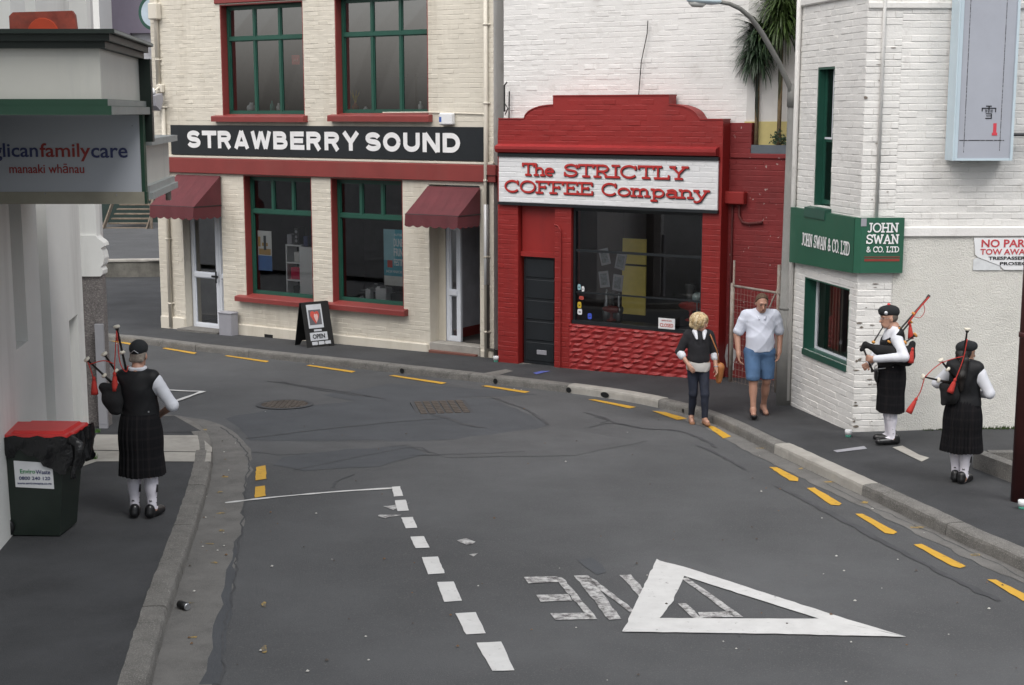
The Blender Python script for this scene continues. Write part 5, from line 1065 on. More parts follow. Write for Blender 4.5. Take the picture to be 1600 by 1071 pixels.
# neighbouring building with corner pillar
NB = root('corner_pillar_building', 'building behind with white corner pillar and pebble-dash foot', 'building', (-5.75, 18.9, -.57)); zz0 = -.9
P0 = -5.75
b = MB(); b.box(-9, -.02, -.3, 1.4, -1.2, 7.0); b.build('wall', mat('north_wall', (.62, .61, .60), .7, .08, 1.0), NB)
for i in range(4):
    b = MB(); u = -8.2 + i * 2.0; 
    for zq in (.4, 3.6): b.box(u, u + 1.1, 1.4, 1.43, zq, zq + 1.6)
    b.build('window', M_CHAR, NB)
b = MB(); b.box(0, .30, -.02, .16, 1.93, 7.0); b.build('pillar', M_LWALL, NB)
b = MB(); prof = [(.30, 2.0), (.325, 1.96), (.37, 1.93), (.40, 1.90), (.41, 1.86), (.36, 1.83), (.385, 1.78), (.40, 1.70), (.385, 1.62), (.35, 1.58), (.375, 1.54), (.37, 1.49), (.34, 1.46), (0, 1.46), (0, 2.0)]
b.prism([(x * .98, q_) for x, q_ in prof], 'y', -.05, .18); b.build('scroll_capital', M_LWALL, NB)
b = MB(); b.box(0, .345, -.02, .16, -1.2, 1.458); b.build('pebble_dash_foot', M_PEBBLE, NB)
q = at(147, 507, 18.75); q2 = at(168, 670, 18.75); r = root('grey_panel', 'narrow grey panel leaning at the pebble-dash pillar', 'panel', (q.x, 18.75, gz(0, 18.75))); b = MB(); b.bev(0, q2.x - q.x, 0, .06, -.6, q.z, .005); b.build('sheet', mat('panel_lilac_grey', (.30, .30, .32), .5, .04, 2), r)
b = MB(); b.box(.005, q2.x - q.x - .005, -.006, .0, -.5, -.49); b.build('rail', M_GREY, r)

# ------------------------------------------------------------------ far side street: retaining wall, car park, steps, buildings
RW = root('retaining_wall', 'low stained concrete retaining wall across the side street', 'wall', (-14, 42.5, -1.3), R(8)); b = MB(); b.bev(-8, 6, 0, .3, -1.6, -.83, .02); b.build('wall', mat('stained_concrete', (.13, .125, .11), .9, .3, 4, .5, 60, dirt=(.05, .048, .042), dirt_amt=.7, dscale=2, streak=True), RW); b = MB(); b.bev(-8, 6, -.03, .34, -.83, -.76, .01); b.build('coping', M_CONC, RW)
b = MB(); b.quad((-30, 42.9, -.80), (-6, 42.9, -.80), (-6, 75, -1.2), (-30, 75, -1.2)); struct(b.build('car_park', M_ASPH))
p = at(200, 366, 57); ST = root('timber_steps', 'weathered timber steps rising from the far car park', 'steps', (p.x, 57, p.z)); M_TIM = mat('old_timber', (.16, .13, .10), .9, .25, 6, .4, 40); z = p.z
for i in range(8):
    b = MB(); y = i * .28; b.bev(-1.0 + .04 * i, .85 - .05 * i, y, y + .24, z + i * .17, z + i * .17 + .06, .01); b.build('tread', M_TIM, ST)
for s in (-1.02, .72):
    b = MB(); b.add([(s, -.1, z - .05), (s + .05, -.1, z - .05), (s + .05, 2.3, z + 1.45), (s, 2.3, z + 1.45), (s, -.1, z + .2), (s + .05, -.1, z + .2), (s + .05, 2.3, z + 1.7), (s, 2.3, z + 1.7)], [(0, 1, 2, 3), (4, 7, 6, 5), (0, 4, 5, 1), (3, 2, 6, 7), (1, 5, 6, 2), (0, 3, 7, 4)]); b.build('stringer', M_TIM, ST)
for s in (-1.25, .95):
    b = MB(); b.tube([(s, 0, z), (s, 0, z + 1.2)], .06, 6); b.tube([(s, 0, z + 1.1), (s, 2.3, z + 2.6)], .05, 6); b.tube([(s, 2.3, z + 1), (s, 2.3, z + 2.6)], .06, 6); b.build('handrail', M_TIM, ST)
q = at(205, 368, 61); SHD = root('green_shed', 'dark green shed behind the timber steps', 'building', (q.x, 61, q.z)); b = MB(); b.box(-4, 6, 0, 5, q.z - .5, q.z + 3.2); b.build('wall', mat('shed_green', (.012, .028, .024), .7, .2, 2), SHD); b = MB(); b.prism([(-4.3, q.z + 3.2), (6.3, q.z + 3.2), (6.0, q.z + 3.5), (-4, q.z + 3.5)], 'y', -.3, 5.2); b.build('roof', M_CHAR, SHD)
b = MB(); b.box(1.1, 1.45, -.02, .0, q.z + .8, q.z + 1.3); b.build('pale_notice', M_LBLUE, SHD)
for i in range(5):
    b = MB(); b.box(-3.8 + i * .5, -3.72 + i * .5, -.05, 0, q.z - .3, q.z + 3.1); b.build('batten', M_CHAR, SHD)
q = at(155, 100, 66); PB = root('purple_building', 'grey-purple rendered building far up the side street', 'building', (q.x, 66, -1.6)); w = at(262, 100, 66).x - q.x + 4
b = MB(); h1 = (at(203, 52, 66), at(237, 88, 66)); wall(b, 0, w, -1.6, 12, [(h1[0].x - q.x, h1[1].x - q.x, h1[1].z - 1.2, h1[0].z)], thick=.4); b.box(0, w, 3, 3.2, -1.6, 12); b.build('wall', mat('purple_render', (.165, .145, .185), .8, .06, 1.2), PB)
b = MB(); b.box(h1[0].x - q.x - .1, h1[1].x - q.x + .1, .42, .46, h1[1].z - 1.4, h1[0].z + .1); b.build('blind', mat('white_blind', (.66, .66, .68), .7), PB)
b = MB()
for i in range(7): zq = at(245, 150, 60).z; b.box(at(240, 1, 60).x - q.x + i * .12, at(240, 1, 60).x - q.x + i * .12 + .05, -6, -5.95, zq - 1.6, zq)
b.build('balustrade', M_BLACK, PB)
q = at(155, 20, 64); FW = root('far_white_building', 'white rendered building beyond the canopy', 'building', (q.x, 64, -1.6)); b = MB(); b.box(-9, 0, 0, 8, -1.6, 12); b.build('wall', mat('far_white', (.66, .66, .64), .7, .04, .6), FW)
for s in (15, 37):
    b = MB(); x = at(s, 20, 64).x - q.x; b.box(x, x + .55, -.05, 0, -1, 12); b.build('pilaster', M_GREY, FW)

# ------------------------------------------------------------------ bin, can, cups, weeds
c = gnd(66, 829); z = c.z; BN = root('wheelie_bin', 'dark green wheelie bin with red lid and black liner', 'bin', (c.x, c.y, z), R(-3))
M_BIN = mat('bin_green', (.012, .020, .015), .5, .15, 4, .1, 60)
def tap(mb, x0, x1, y0, y1, z0, X0, X1, Y0, Y1, z1, mi=0):
    mb.add([(x0, y0, z0), (x1, y0, z0), (x1, y1, z0), (x0, y1, z0), (X0, Y0, z1), (X1, Y0, z1), (X1, Y1, z1), (X0, Y1, z1)], [(0, 3, 2, 1), (4, 5, 6, 7), (0, 1, 5, 4), (1, 2, 6, 5), (2, 3, 7, 6), (3, 0, 4, 7)], mi)
b = MB(); tap(b, -.24, .26, -.23, .23, z + .02, -.31, .36, -.285, .285, z + .94); b.bev(-.37, .42, -.30, .30, z + .93, z + .985, .015); b.build('body', M_BIN, BN)
b = MB(); tap(b, -.36, .40, -.30, .30, z + .99, -.35, .39, -.29, .29, z + 1.012); tap(b, -.16, .36, -.24, .24, z + 1.012, -.13, .34, -.22, .22, z + 1.038); b.bev(-.41, -.35, -.28, .28, z + .985, z + 1.022, .012); b.bev(.385, .43, -.2, .2, z + .985, z + 1.02, .01); b.build('lid', mat('bin_lid_red', (.52, .030, .028), .45, .08, 4), BN)
for s in (-1, 1):
    b = MB(); b.lathe((-.27, s * .245 - .03, z + .10), (0, 1, 0), [(0, .085), (.008, .10), (.05, .10), (.058, .085)], 20); wh = b.build('wheel', M_BLACK, BN, True); b = MB(); b.lathe((-.27, s * .245 + (s * .032), z + .10), (0, s, 0), [(0, .05), (.006, .045)], 14); b.build('hub', M_CHAR, wh)
b = MB(); b.tube([(-.27, -.25, z + .10), (-.27, .25, z + .10)], .015, 8); b.build('axle', M_STEEL, BN); b = MB(); b.tube([(-.38, -.22, z + .93), (-.44, -.22, z + .97), (-.44, .22, z + .97), (-.38, .22, z + .93)], .017, 8); b.build('handle', M_BIN, BN, True)
# liner: crumpled skirt hanging over the rim
b = MB(); per = []; n = 72
for i in range(n):
    t = i / n * 4; s, q = int(t), t % 1
    per.append([(-.36 + .80 * q, -.315), (.44, -.315 + .63 * q), (.44 - .80 * q, .315), (-.36, .315 - .63 * q)][s])
for j in range(7):
    for i, (x, y) in enumerate(per):
        dl = (.10 + .22 * max(0, min(1, (x + .30) / .70)) ** .9 + .05 * math.sin(i * .55) + .03 * math.sin(i * 1.7)); h = z + 1.0 - dl * j / 6
        sw = 1 + .05 * math.sin(i * .9 + j) * (j / 6) + .03 * math.sin(i * 2.1) - .055 * max(0, j - 2) / 4; b.v.append((x * sw + .02 * (j / 6) * (x > .3), y * (sw + .02), h + .012 * math.sin(i * 1.3 + j * .8)))
for j in range(6):
    for i in range(n): i2 = (i + 1) % n; b.f.append((j * n + i, j * n + i2, (j + 1) * n + i2, (j + 1) * n + i)[::-1]); b.m.append(0)
b.tube([(.42, -.28, z + .97), (.52, -.30, z + .93), (.50, -.31, z + .80), (.44, -.30, z + .66), (.45, -.31, z + .60)], [.05, .05, .035, .02, .03], 8)
tag(b.build('liner', mat('bin_liner', (.010, .010, .011), .25, .2, 6, .6, 18, bdist=.03), BN, True))
def ont(x, h, lift=.0): t = (h - .02) / .92; return (x, -.23 - .055 * t - lift, z + h)
b = MB(); b.quad(ont(-.13, .50, .003), ont(.24, .485, .003), ont(.24, .74, .003), ont(-.13, .76, .003)); b.build('label', M_WHITE, BN)
for txt, x, h, w, hh, m in (('Enviro', -.075, .635, .145, .042, mat('env_green', (.03, .25, .08))), ('Waste', .075, .63, .14, .042, M_TBLUE), ('0800 240 120', -.09, .572, .30, .034, M_TBLUE), ('www.envirowaste.co.nz', -.11, .528, .33, .022, M_TBLUE)):
    v, f = text_mesh(txt, w, hh, .0015, .015); b = MB(); b.add([(px_, *ont(0, hz + h, .0045 - y)[1:]) for px_, y, hz in [(vx + x, vy, vz) for vx, vy, vz in v]], f); b.build('lettering', m, BN)
c = gnd(288, 953, ROAD); r = root('drink_can', 'dented black drink can lying in the left gutter', 'can', (c.x, c.y, c.z)); b = MB(); d = Vector((.75, -.66, 0)); o_ = Vector((-.05, .04, c.z + .037))
b.lathe(o_, d, [(0, .024), (.006, .032), (.112, .032)], 16); b.build('body', M_BLACK, r, True); b = MB(); b.lathe(o_ + d * .1121, d, [(0, .031), (.006, .026), (.008, .0255), (.0045, .022), (.0046, .001)], 16); b.build('end', M_STEEL, r)
def cup(label, x, y, z, s=1.0, wide=False):
    r = root('paper_cup' if not wide else 'plastic_bowl', label, 'cup' if not wide else 'bowl', (x, y, z)); b = MB()
    if wide: b.lathe((0, 0, z), (0, 0, 1), [(0, .06), (.01, .065), (.06, .10), (.07, .105), (.065, .098), (.02, .06)], 18); b.build('shell', M_WHITE, r, True); b = MB(); b.lathe((0, 0, z + .064), (0, 0, 1), [(0, .104), (.008, .108), (.012, .103)], 18); b.build('rim', M_WHITE, r, True)
    else:
        b.lathe((0, 0, z), (0, 0, 1), [(0, .032 * s), (.03 * s, .035 * s)], 14); b.build('base', mat('cup_green', (.10, .38, .28)), r, True); b = MB(); b.lathe((0, 0, z + .0305 * s), (0, 0, 1), [(0, .04 * s), (.05 * s, .042 * s), (.055 * s, .036 * s)], 14); b.build('top', M_WHITE, r, True)
q = gnd(1247, 633); cup('white plastic bowl at the foot of the lamp post', q.x - .02, q.y - .1, path_z(q.x, q.y), 1, True)
q = gnd(1328, 682, .04); cup('white-topped cup at the white brick corner', q.x - .02, q.y, path_z(q.x, q.y), 1.1)
q = gnd(1597, 797, .02); cup('white-topped cup at the foot of the maroon post', q.x, q.y, path_z(q.x, q.y), 1.1)
q = gnd(775, 565); cup('white-topped cup between cream and red shops', q.x, q.y - .05, path_z(q.x, q.y), 1.2)
def weed(label, px, py, h, n):
    q = gnd(px, py); r = root('weed', label, 'plant', (q.x, q.y, q.z)); b = MB()
    for k in range(n): a = random.random() * 6.3; l = h * random.uniform(.5, 1.1); x, y = random.gauss(0, h * .3), random.gauss(0, h * .2); b.add([(x - .008, y, q.z), (x + .008, y, q.z), (x + math.cos(a) * l * .5, y + math.sin(a) * l * .5, q.z + l)], [(0, 1, 2)])
    b.build('leaves', mat('weed_green', (.06, .14, .025), .7, .3, 20), r); b = MB(); b.tube([(0, 0, q.z), (.01, 0, q.z + h * .5)], .004, 5); b.build('stem', mat('weed_green', (0, 0, 0)), r)
weed('small green weed at the cream wall foot', 403, 522, .20, 40); weed('green weed tuft beside the bin', 142, 718, .10, 60); weed('short grass tuft under the grey panel', 152, 676, .05, 50)
b = MB()
for (px, rr) in ((628, .05), (776, .045), (893, .05), (941, .085), (190, .05), (1068, .03)):
    k = min(range(len(FAR)), key=lambda i: abs(((lambda q: 800 + FPX * q.x / (q.y * math.cos(PITCH) - (SLOPE * q.y - .06 - CAM_H) * math.sin(PITCH)))(FAR[i])) - px)); p, n = FAR[k], FARN[k]
    t = Vector((-n.y, n.x)); zc = SLOPE * p.y - .068
    ringv = [(p.x - n.x * .019 + t.x * rr * math.cos(a), p.y - n.y * .019 + t.y * rr * math.cos(a), zc + min(rr, .045) * math.sin(a)) for a in [2 * math.pi * j / 14 for j in range(14)]]
    b.add(ringv, [tuple(range(14))])
b.build('drain_outlet', M_BLACK, kerb_far)
# ------------------------------------------------------------------ people: implicit-surface figures
def surf(prims, vox=0.008, fold=0.0, fseed=0.0, clips=()):
    """prims: ('c', a, b, ra, rb, k) tapered capsules and ('e', centre, radii, rot3x3 or None, k) ellipsoids, blended; returns verts, quads"""
    lo = np.full(3, 1e9); hi = -lo
    for p in prims:
        if p[0] == 'c':
            r = max(p[3], p[4]); lo = np.minimum(lo, np.minimum(p[1], p[2]) - r); hi = np.maximum(hi, np.maximum(p[1], p[2]) + r)
        else: r = max(p[2]); lo = np.minimum(lo, np.array(p[1]) - r); hi = np.maximum(hi, np.array(p[1]) + r)
    lo -= 3 * vox + fold; hi += 3 * vox + fold; n = np.ceil((hi - lo) / vox).astype(int) + 1
    F = np.full(n, 0.25, np.float32); ax = [lo[i] + vox * np.arange(n[i]) for i in range(3)]
    for p in prims:
        k = p[5] if p[0] == 'c' else p[4]; m = k + 4 * vox
        if p[0] == 'c': r = max(p[3], p[4]); a0 = np.minimum(p[1], p[2]) - r - m; a1 = np.maximum(p[1], p[2]) + r + m
        else: r = max(p[2]); a0 = np.array(p[1]) - r - m; a1 = np.array(p[1]) + r + m
        i0 = np.clip(((a0 - lo) / vox).astype(int), 0, n); i1 = np.clip(((a1 - lo) / vox).astype(int) + 2, 0, n)
        sl = tuple(slice(i0[i], i1[i]) for i in range(3))
        X, Y, Z = np.meshgrid(ax[0][sl[0]], ax[1][sl[1]], ax[2][sl[2]], indexing='ij')
        if p[0] == 'c':
            a = np.array(p[1], float); d = np.array(p[2], float) - a; L2 = max(1e-9, d @ d)
            t = np.clip(((X - a[0]) * d[0] + (Y - a[1]) * d[1] + (Z - a[2]) * d[2]) / L2, 0, 1)
            D = np.sqrt((X - a[0] - t * d[0]) ** 2 + (Y - a[1] - t * d[1]) ** 2 + (Z - a[2] - t * d[2]) ** 2) - (p[3] + (p[4] - p[3]) * t)
        else:
            c = p[1]; q = np.stack([X - c[0], Y - c[1], Z - c[2]], -1)
            if p[3] is not None: q = q @ np.array(p[3])      # rows in the ellipsoid's own axes
            rr = np.array(p[2]); k0 = np.sqrt(((q / rr) ** 2).sum(-1)); k1 = np.sqrt(((q / rr ** 2) ** 2).sum(-1)) + 1e-6; D = k0 * (k0 - 1) / k1
        A = F[sl]; h = np.clip(0.5 + 0.5 * (A - D) / max(k, 1e-4), 0, 1); F[sl] = A * (1 - h) + D * h - k * h * (1 - h)
    if fold:
        X, Y, Z = np.meshgrid(*ax, indexing='ij')
        F -= fold * ((1 - np.abs(np.sin(14 * Z + 7 * X + fseed + 1.6 * np.sin(8 * X + fseed)))) ** 1.7 * .7 + (1 - np.abs(np.sin(15 * X - 10 * Z + 9 * Y + 1.7 * fseed + 1.2 * np.sin(7 * Z)))) ** 2.0 * .6 - .3)
    for (pt, nn) in clips:
        X, Y, Z = np.meshgrid(*ax, indexing='ij'); F = np.maximum(F, (X - pt[0]) * nn[0] + (Y - pt[1]) * nn[1] + (Z - pt[2]) * nn[2])
    S = F < 0; c = tuple(slice(0, -1) for _ in range(3))
    def corner(a, dx, dy, dz): return a[dx:a.shape[0] - 1 + dx, dy:a.shape[1] - 1 + dy, dz:a.shape[2] - 1 + dz]
    cnt = sum(corner(S, i, j, k).astype(np.int8) for i in (0, 1) for j in (0, 1) for k in (0, 1)); act = (cnt > 0) & (cnt < 8)
    idx = np.argwhere(act); vid = np.full(act.shape, -1, int); vid[act] = np.arange(len(idx))
    acc = np.zeros((len(idx), 3)); num = np.zeros(len(idx)); ii, jj, kk = idx.T
    cs = [(i, j, k) for i in (0, 1) for j in (0, 1) for k in (0, 1)]
    for a in cs:
        for d in range(3):
            if a[d]: continue
            e = list(a); e[d] = 1; fa = F[ii + a[0], jj + a[1], kk + a[2]]; fb = F[ii + e[0], jj + e[1], kk + e[2]]
            cr = (fa < 0) != (fb < 0); t = np.where(cr, fa / np.where(cr, fa - fb, 1), 0); pos = np.tile(np.array(a, float), (len(idx), 1)); pos[:, d] += t
            acc[cr] += pos[cr]; num[cr] += 1
    V = lo + (idx + acc / num[:, None]) * vox; Q = []
    for d in range(3):
        e1, e2 = [(1, 2), (2, 0), (0, 1)][d]; s0 = [slice(1, -1)] * 3; s0[d] = slice(0, -1); s1 = list(s0); s1[d] = slice(1, None)
        a = S[tuple(s0)]; b_ = S[tuple(s1)]; ch = np.argwhere(a != b_); 
        if not len(ch): continue
        flip = a[tuple(ch.T)]; base = ch.copy(); base[:, [x for x in range(3) if x != d]] += 1
        def g(o1, o2): q = base.copy(); q[:, e1] -= o1; q[:, e2] -= o2; return vid[tuple(q.T)]
        quad = np.stack([g(1, 1), g(0, 1), g(0, 0), g(1, 0)], 1); quad[~flip] = quad[~flip][:, ::-1]; Q.append(quad)
    return V, np.concatenate(Q)
def flesh(name, prims, material, parent, vox=0.008, fold=0.0, seed=0.0, clips=(), label=None):
    V, Q = surf(prims, vox, fold, seed, clips); me = bpy.data.meshes.new(name); me.from_pydata(V.tolist(), [], Q.tolist()); me.update()
    me.polygons.foreach_set('use_smooth', [True] * len(Q)); me.materials.append(material); return link(name, me, parent, label)
def vec(*a): return np.array(a, float)
def C(a, b, ra, rb, k=.03): return ('c', np.array(a, float), np.array(b, float), ra, rb, k)
def El(c, r, k=.03, rot=None): return ('e', np.array(c, float), np.array(r, float), rot, k)
def rotm(yaw=0, pitch=0, roll=0): return np.array(Euler((pitch, roll, yaw)).to_matrix())
def head(c, yaw=0, pitch=0, s=1.0, neck=None, thin=1.0):
    M = rotm(yaw, pitch); T = lambda p: np.array(c) + M @ (np.array(p, float) * s)
    P = [El(T((0, -.012, .028)), np.array((.074, .093, .088)) * s, .02, M), El(T((0, .028, -.028)), np.array((.059 * thin, .066, .086)) * s, .03, M), C(T((-.018, .062, -.086)), T((.018, .062, -.086)), .026 * s, .026 * s, .03),
         C(T((0, .090, .012)), T((0, .110, -.030)), .008 * s, .0145 * s, .012), C(T((-.034, .080, .034)), T((.034, .080, .034)), .013 * s, .013 * s, .015), C(T((-.02, .090, -.060)), T((.02, .090, -.060)), .0085 * s, .0085 * s, .008),
         El(T((-.076, -.006, -.008)), np.array((.010, .021, .032)) * s, .006, M), El(T((.076, -.006, -.008)), np.array((.010, .021, .032)) * s, .006, M)]
    if neck is not None: P.append(C(T((0, -.022, -.075)), neck, .054 * s, .062 * s, .03))
    return P, T
def face_bits(T0, parent, s=1.0, hair=(.08, .06, .05)):
    T = lambda q: T0(q) + vec(0, 0, top_of(parent).location.z)
    for x in (-.031, .031):
        b = MB(); b.lathe(T((x, .078, .010)), T((x, .2, .010)) - T((x, .078, .010)), [(0, .011 * s), (.006, .0105 * s), (.011, .006 * s), (.013, .001)], 10); b.build('eye', mat('eye_dark', (.06, .05, .045), .3), parent, True)
    b = MB(); b.tube([T((-.022, .094, -.060)), T((0, .1005, -.060)), T((.022, .094, -.060))], [.002, .0035, .002], 6); b.build('mouth', mat('lip', (.22, .07, .06)), parent, True)
    b = MB()
    for x in (-1, 1): b.tube([T((x * .045, .080, .030)), T((x * .03, .091, .037)), T((x * .015, .094, .034))], [.003, .005, .003], 6)
    b.build('eyebrow', mat('brow_%d' % int(hair[0] * 1000), hair, .8), parent, True)
def hand(w, d, n, s=1.0, curl=.5, thumb=1):
    """palm and five fingers: w wrist, d pointing direction, n palm normal (fingers bend towards it)"""
    d = np.array(d, float); d /= np.linalg.norm(d); n = np.array(n, float); n -= d * (n @ d); n /= np.linalg.norm(n); t = np.cross(d, n) * thumb
    P = [C(w, w + d * .03 * s, .026 * s, .028 * s, .02)]
    for i, (o, l) in enumerate(((.030, .070), (.010, .080), (-.010, .075), (-.029, .058))):
        k = w + d * .085 * s + t * o * s; P.append(C(w + d * .02 * s + t * o * .6 * s, k, .013 * s, .0115 * s, .018))
        d1 = d * math.cos(curl) + n * math.sin(curl); m = k + d1 * l * .5 * s; c2 = curl * 2.1; d2 = d * math.cos(c2) + n * math.sin(c2); P += [C(k, m, .0105 * s, .009 * s, .006), C(m, m + d2 * l * .5 * s, .009 * s, .0075 * s, .004)]
    b0 = w + d * .03 * s + t * .03 * s; d1 = d * .6 + t * .6 + n * .5; d1 /= np.linalg.norm(d1); m = b0 + d1 * .035 * s; d2 = d * .8 + n * .6; d2 /= np.linalg.norm(d2)
    return P + [C(b0, m, .013 * s, .011 * s, .012), C(m, m + d2 * .03 * s, .011 * s, .008 * s, .005)]
def leg(hip, knee, ankle, toe, s=1.0, f=1.0):
    hip, knee, ankle, toe = map(lambda a: np.array(a, float), (hip, knee, ankle, toe)); calf = knee + (ankle - knee) * .32 + vec(0, -.018, 0)
    return [C(hip, knee, .085 * s * f, .056 * s * f, .04), C(knee, ankle, .053 * s * f, .037 * s, .03), El(calf, vec(.050, .052, .11) * s * f, .04), C(ankle, toe, .036 * s, .028 * s, .03), C(ankle + vec(0, -.03, -.03), toe, .032 * s, .026 * s, .03), C(ankle, ankle + (toe - ankle) * .0 + vec(0, -.035, -.035), .034 * s, .033 * s, .02)]
def torso(s=1.0, belly=1.0, inf=0.0, sh=.185, zc=0.0, hip=1.0):
    return [El((0, 0, .96 * s), (.165 * hip + inf, .120 + inf, .13 + inf), .05), El((0, .02 * belly, 1.10 * s), (.150 * belly + inf, .118 * belly + inf, .16 + inf), .06), El((0, .0, 1.29 * s), (.170 * sh / .185 + inf, .118 + inf, .19 + inf), .06), C((-sh + .03, -.01, 1.425 * s), (sh - .03, -.01, 1.425 * s), .058 + inf, .058 + inf, .06), C((0, -.015, 1.42 * s), (0, -.015, 1.50 * s), .065 + inf * .5, .056 + inf * .3, .04)]
def arm(sh, el, wr, s=1.0, f=1.0, inf=0.0): return [C(sh, el, .054 * s * f + inf, .043 * s * f + inf, .035), C(el, wr, .043 * s * f + inf, .030 * s * f + inf, .02)]
M_SKIN = mat('skin', (.40, .225, .16), .5, .08, 12, .05, 60); M_SKIN2 = mat('skin_tan', (.38, .205, .145), .5, .08, 12, .05, 60); M_SKIN3 = mat('skin_olive', (.32, .18, .12), .5, .08, 12)
M_SHIRT = mat('white_shirt', (.60, .615, .66), .8, .04, 6, .1, 120); M_VEST = mat('black_waistcoat', (.0075, .008, .0095), .6, .2, 6, .2, 120, spec=.3); M_SOCK = mat('white_sock', (.66, .64, .70), .9, .05, 20, .4, 170); M_SHOE = mat('black_leather', (.010, .010, .011), .3, .2, 8)
def tartan():
    m = bpy.data.materials.new('dark_tartan'); m.use_nodes = True; N = m.node_tree.nodes; L = m.node_tree.links; p = N['Principled BSDF']; p.inputs['Roughness'].default_value = .9; p.inputs['Specular IOR Level'].default_value = .12
    tc = N.new('ShaderNodeTexCoord'); sp = N.new('ShaderNodeSeparateXYZ'); L.new(tc.outputs['Object'], sp.inputs[0]); outs = []
    for ax, fr in ((0, 62.0), (2, 62.0)):
        a = N.new('ShaderNodeMath'); a.operation = 'MULTIPLY'; a.inputs[1].default_value = fr; L.new(sp.outputs[ax], a.inputs[0]); s = N.new('ShaderNodeMath'); s.operation = 'SINE'; L.new(a.outputs[0], s.inputs[0])
        g = N.new('ShaderNodeMapRange'); g.inputs['From Min'].default_value = .55; g.inputs['From Max'].default_value = .9; L.new(s.outputs[0], g.inputs['Value']); outs.append(g.outputs[0])
    ad = N.new('ShaderNodeMath'); ad.operation = 'ADD'; L.new(outs[0], ad.inputs[0]); L.new(outs[1], ad.inputs[1])
    x = N.new('ShaderNodeValToRGB'); x.color_ramp.elements[0].color = (.0085, .0085, .010, 1); x.color_ramp.elements[1].color = (.016, .0145, .0155, 1); h = N.new('ShaderNodeMath'); h.operation = 'MULTIPLY'; h.inputs[1].default_value = .5; L.new(ad.outputs[0], h.inputs[0]); L.new(h.outputs[0], x.inputs[0]); L.new(x.outputs[0], p.inputs['Base Color']); return m
M_KILT = tartan()
def kilt(parent, z0, z1, w0, d0, w1, d1, cy=0.0, pleats=30, amp=.010, tilt=0.0):
    mb = MB(); n = 240; rows = 16; zr = top_of(parent).location.z
    for j in range(rows + 1):
        t = j / rows; e = t ** .8; bulge = .018 * math.sin(math.pi * min(1, t * 1.6)) if t < .62 else 0
        for i in range(n):
            a = 2 * math.pi * i / n; back = .5 - .5 * math.sin(a); q = (a * pleats / (2 * math.pi)) % 1; tri = (q - .5)
            rr = 1 + (amp / .2) * tri * (0.15 + e * 1.2) * (0.25 + back) + .012 * e * math.sin(3 * a + 1) + .008 * e * math.sin(7 * a)
            mb.v.append(((w0 + (w1 - w0) * e + bulge) * rr * math.cos(a), cy + (d0 + (d1 - d0) * e + bulge) * rr * math.sin(a), zr + z1 + (z0 - z1) * t + .004 * e * math.sin(5 * a)))
    for j in range(rows):
        for i in range(n): k = (i + 1) % n; mb.f.append((j * n + i, (j + 1) * n + i, (j + 1) * n + k, j * n + k)[::-1]); mb.m.append(0)
    return mb.build('kilt', M_KILT, parent, True)
def socks(parent, knee, ankle, toe, flash=True):
    knee, ankle = np.array(knee), np.array(ankle); d = knee - ankle; top = ankle + d * .80; calf = ankle + d * .62 + vec(0, -.016, 0)
    flesh('sock', [C(ankle + vec(0, 0, -.03), top, .043, .057, .02), El(calf, (.056, .060, .11), .04), C(ankle, np.array(toe), .038, .03, .02)], M_SOCK, parent, .008)
    flesh('sock_cuff', [C(ankle + d * .66, ankle + d * .79, .069, .068, .02)], M_SOCK, parent, .008)
    zr = top_of(parent).location.z; b = MB(); o = vec(0, 0, zr)
    for s in (-1, 1): b.tube([ankle + d * .16 + vec(s * .05, .0, 0) + o, ankle + d * .24 + vec(0, -.056, 0) + o, ankle + d * .30 + vec(-s * .05, 0, 0) + o], .0045, 5)
    b.tube([ankle + d * .64 + vec(.064, -.02, 0) + o, ankle + d * .45 + vec(.066, -.03, 0) + o], [.008, .012], 5); b.build('lace', M_SHOE, parent)
def shoe(parent, ankle, toe, w=.040, m=None):
    a, t = np.array(ankle, float), np.array(toe, float); heel = a + vec(0, 0, 0) - (t - a) * vec(.35, .35, 0); heel[2] = t[2] + .01; mid = (heel + t) / 2
    flesh('shoe', [C(heel, t, w * 1.1, w * 1.05, .02), C(mid, t + (t - heel) * .05, w * 1.15, w * 1.05, .02), C(heel, heel + vec(0, .01, .05), w * 1.15, w * 1.12, .02), C(heel + vec(0, .01, .04), a + vec(0, 0, -.02), w * 1.1, w * 1.1, .02)], m or M_SHOE, parent, .008, clips=[((0, 0, t[2] - .030), (0, 0, -1))])
def drone(parent, p, q, marks, wood, mount, bell=True, r=.0125):
    p, q = Vector(p), Vector(q); L = (q - p).length; d = (q - p).normalized(); b = MB(); z = top_of(parent).location.z; o = Vector((0, 0, z))
    b.lathe(p + o, d, [(0, r * 1.3), (L * .3, r), (L * .6, r * .9), (L * .93, r * .8), (L * .95, r * 1.4), (L, r * 1.7)], 10, 0)
    for t in marks: b.lathe(p + o + d * (L * t - .016), d, [(0, r * 1.2), (.006, r * 2.2), (.018, r * 2.5), (.026, r * 2.1), (.034, r * 1.2)], 10, 1)
    if bell: b.lathe(p + o + d * (L - .008), d, [(0, r * 1.6), (.005, r * 2.5), (.022, r * 2.7), (.028, r * 2.0), (.029, r * .6)], 12, 1)
    return b.build('drone', [wood, mount], parent, True)
def cord(parent, pts, m, r=.0055):
    z = top_of(parent).location.z; P = catmull3([Vector(p) + Vector((0, 0, z)) for p in pts]); b = MB(); b.tube(P, r, 6); return b.build('cord', m, parent, True)
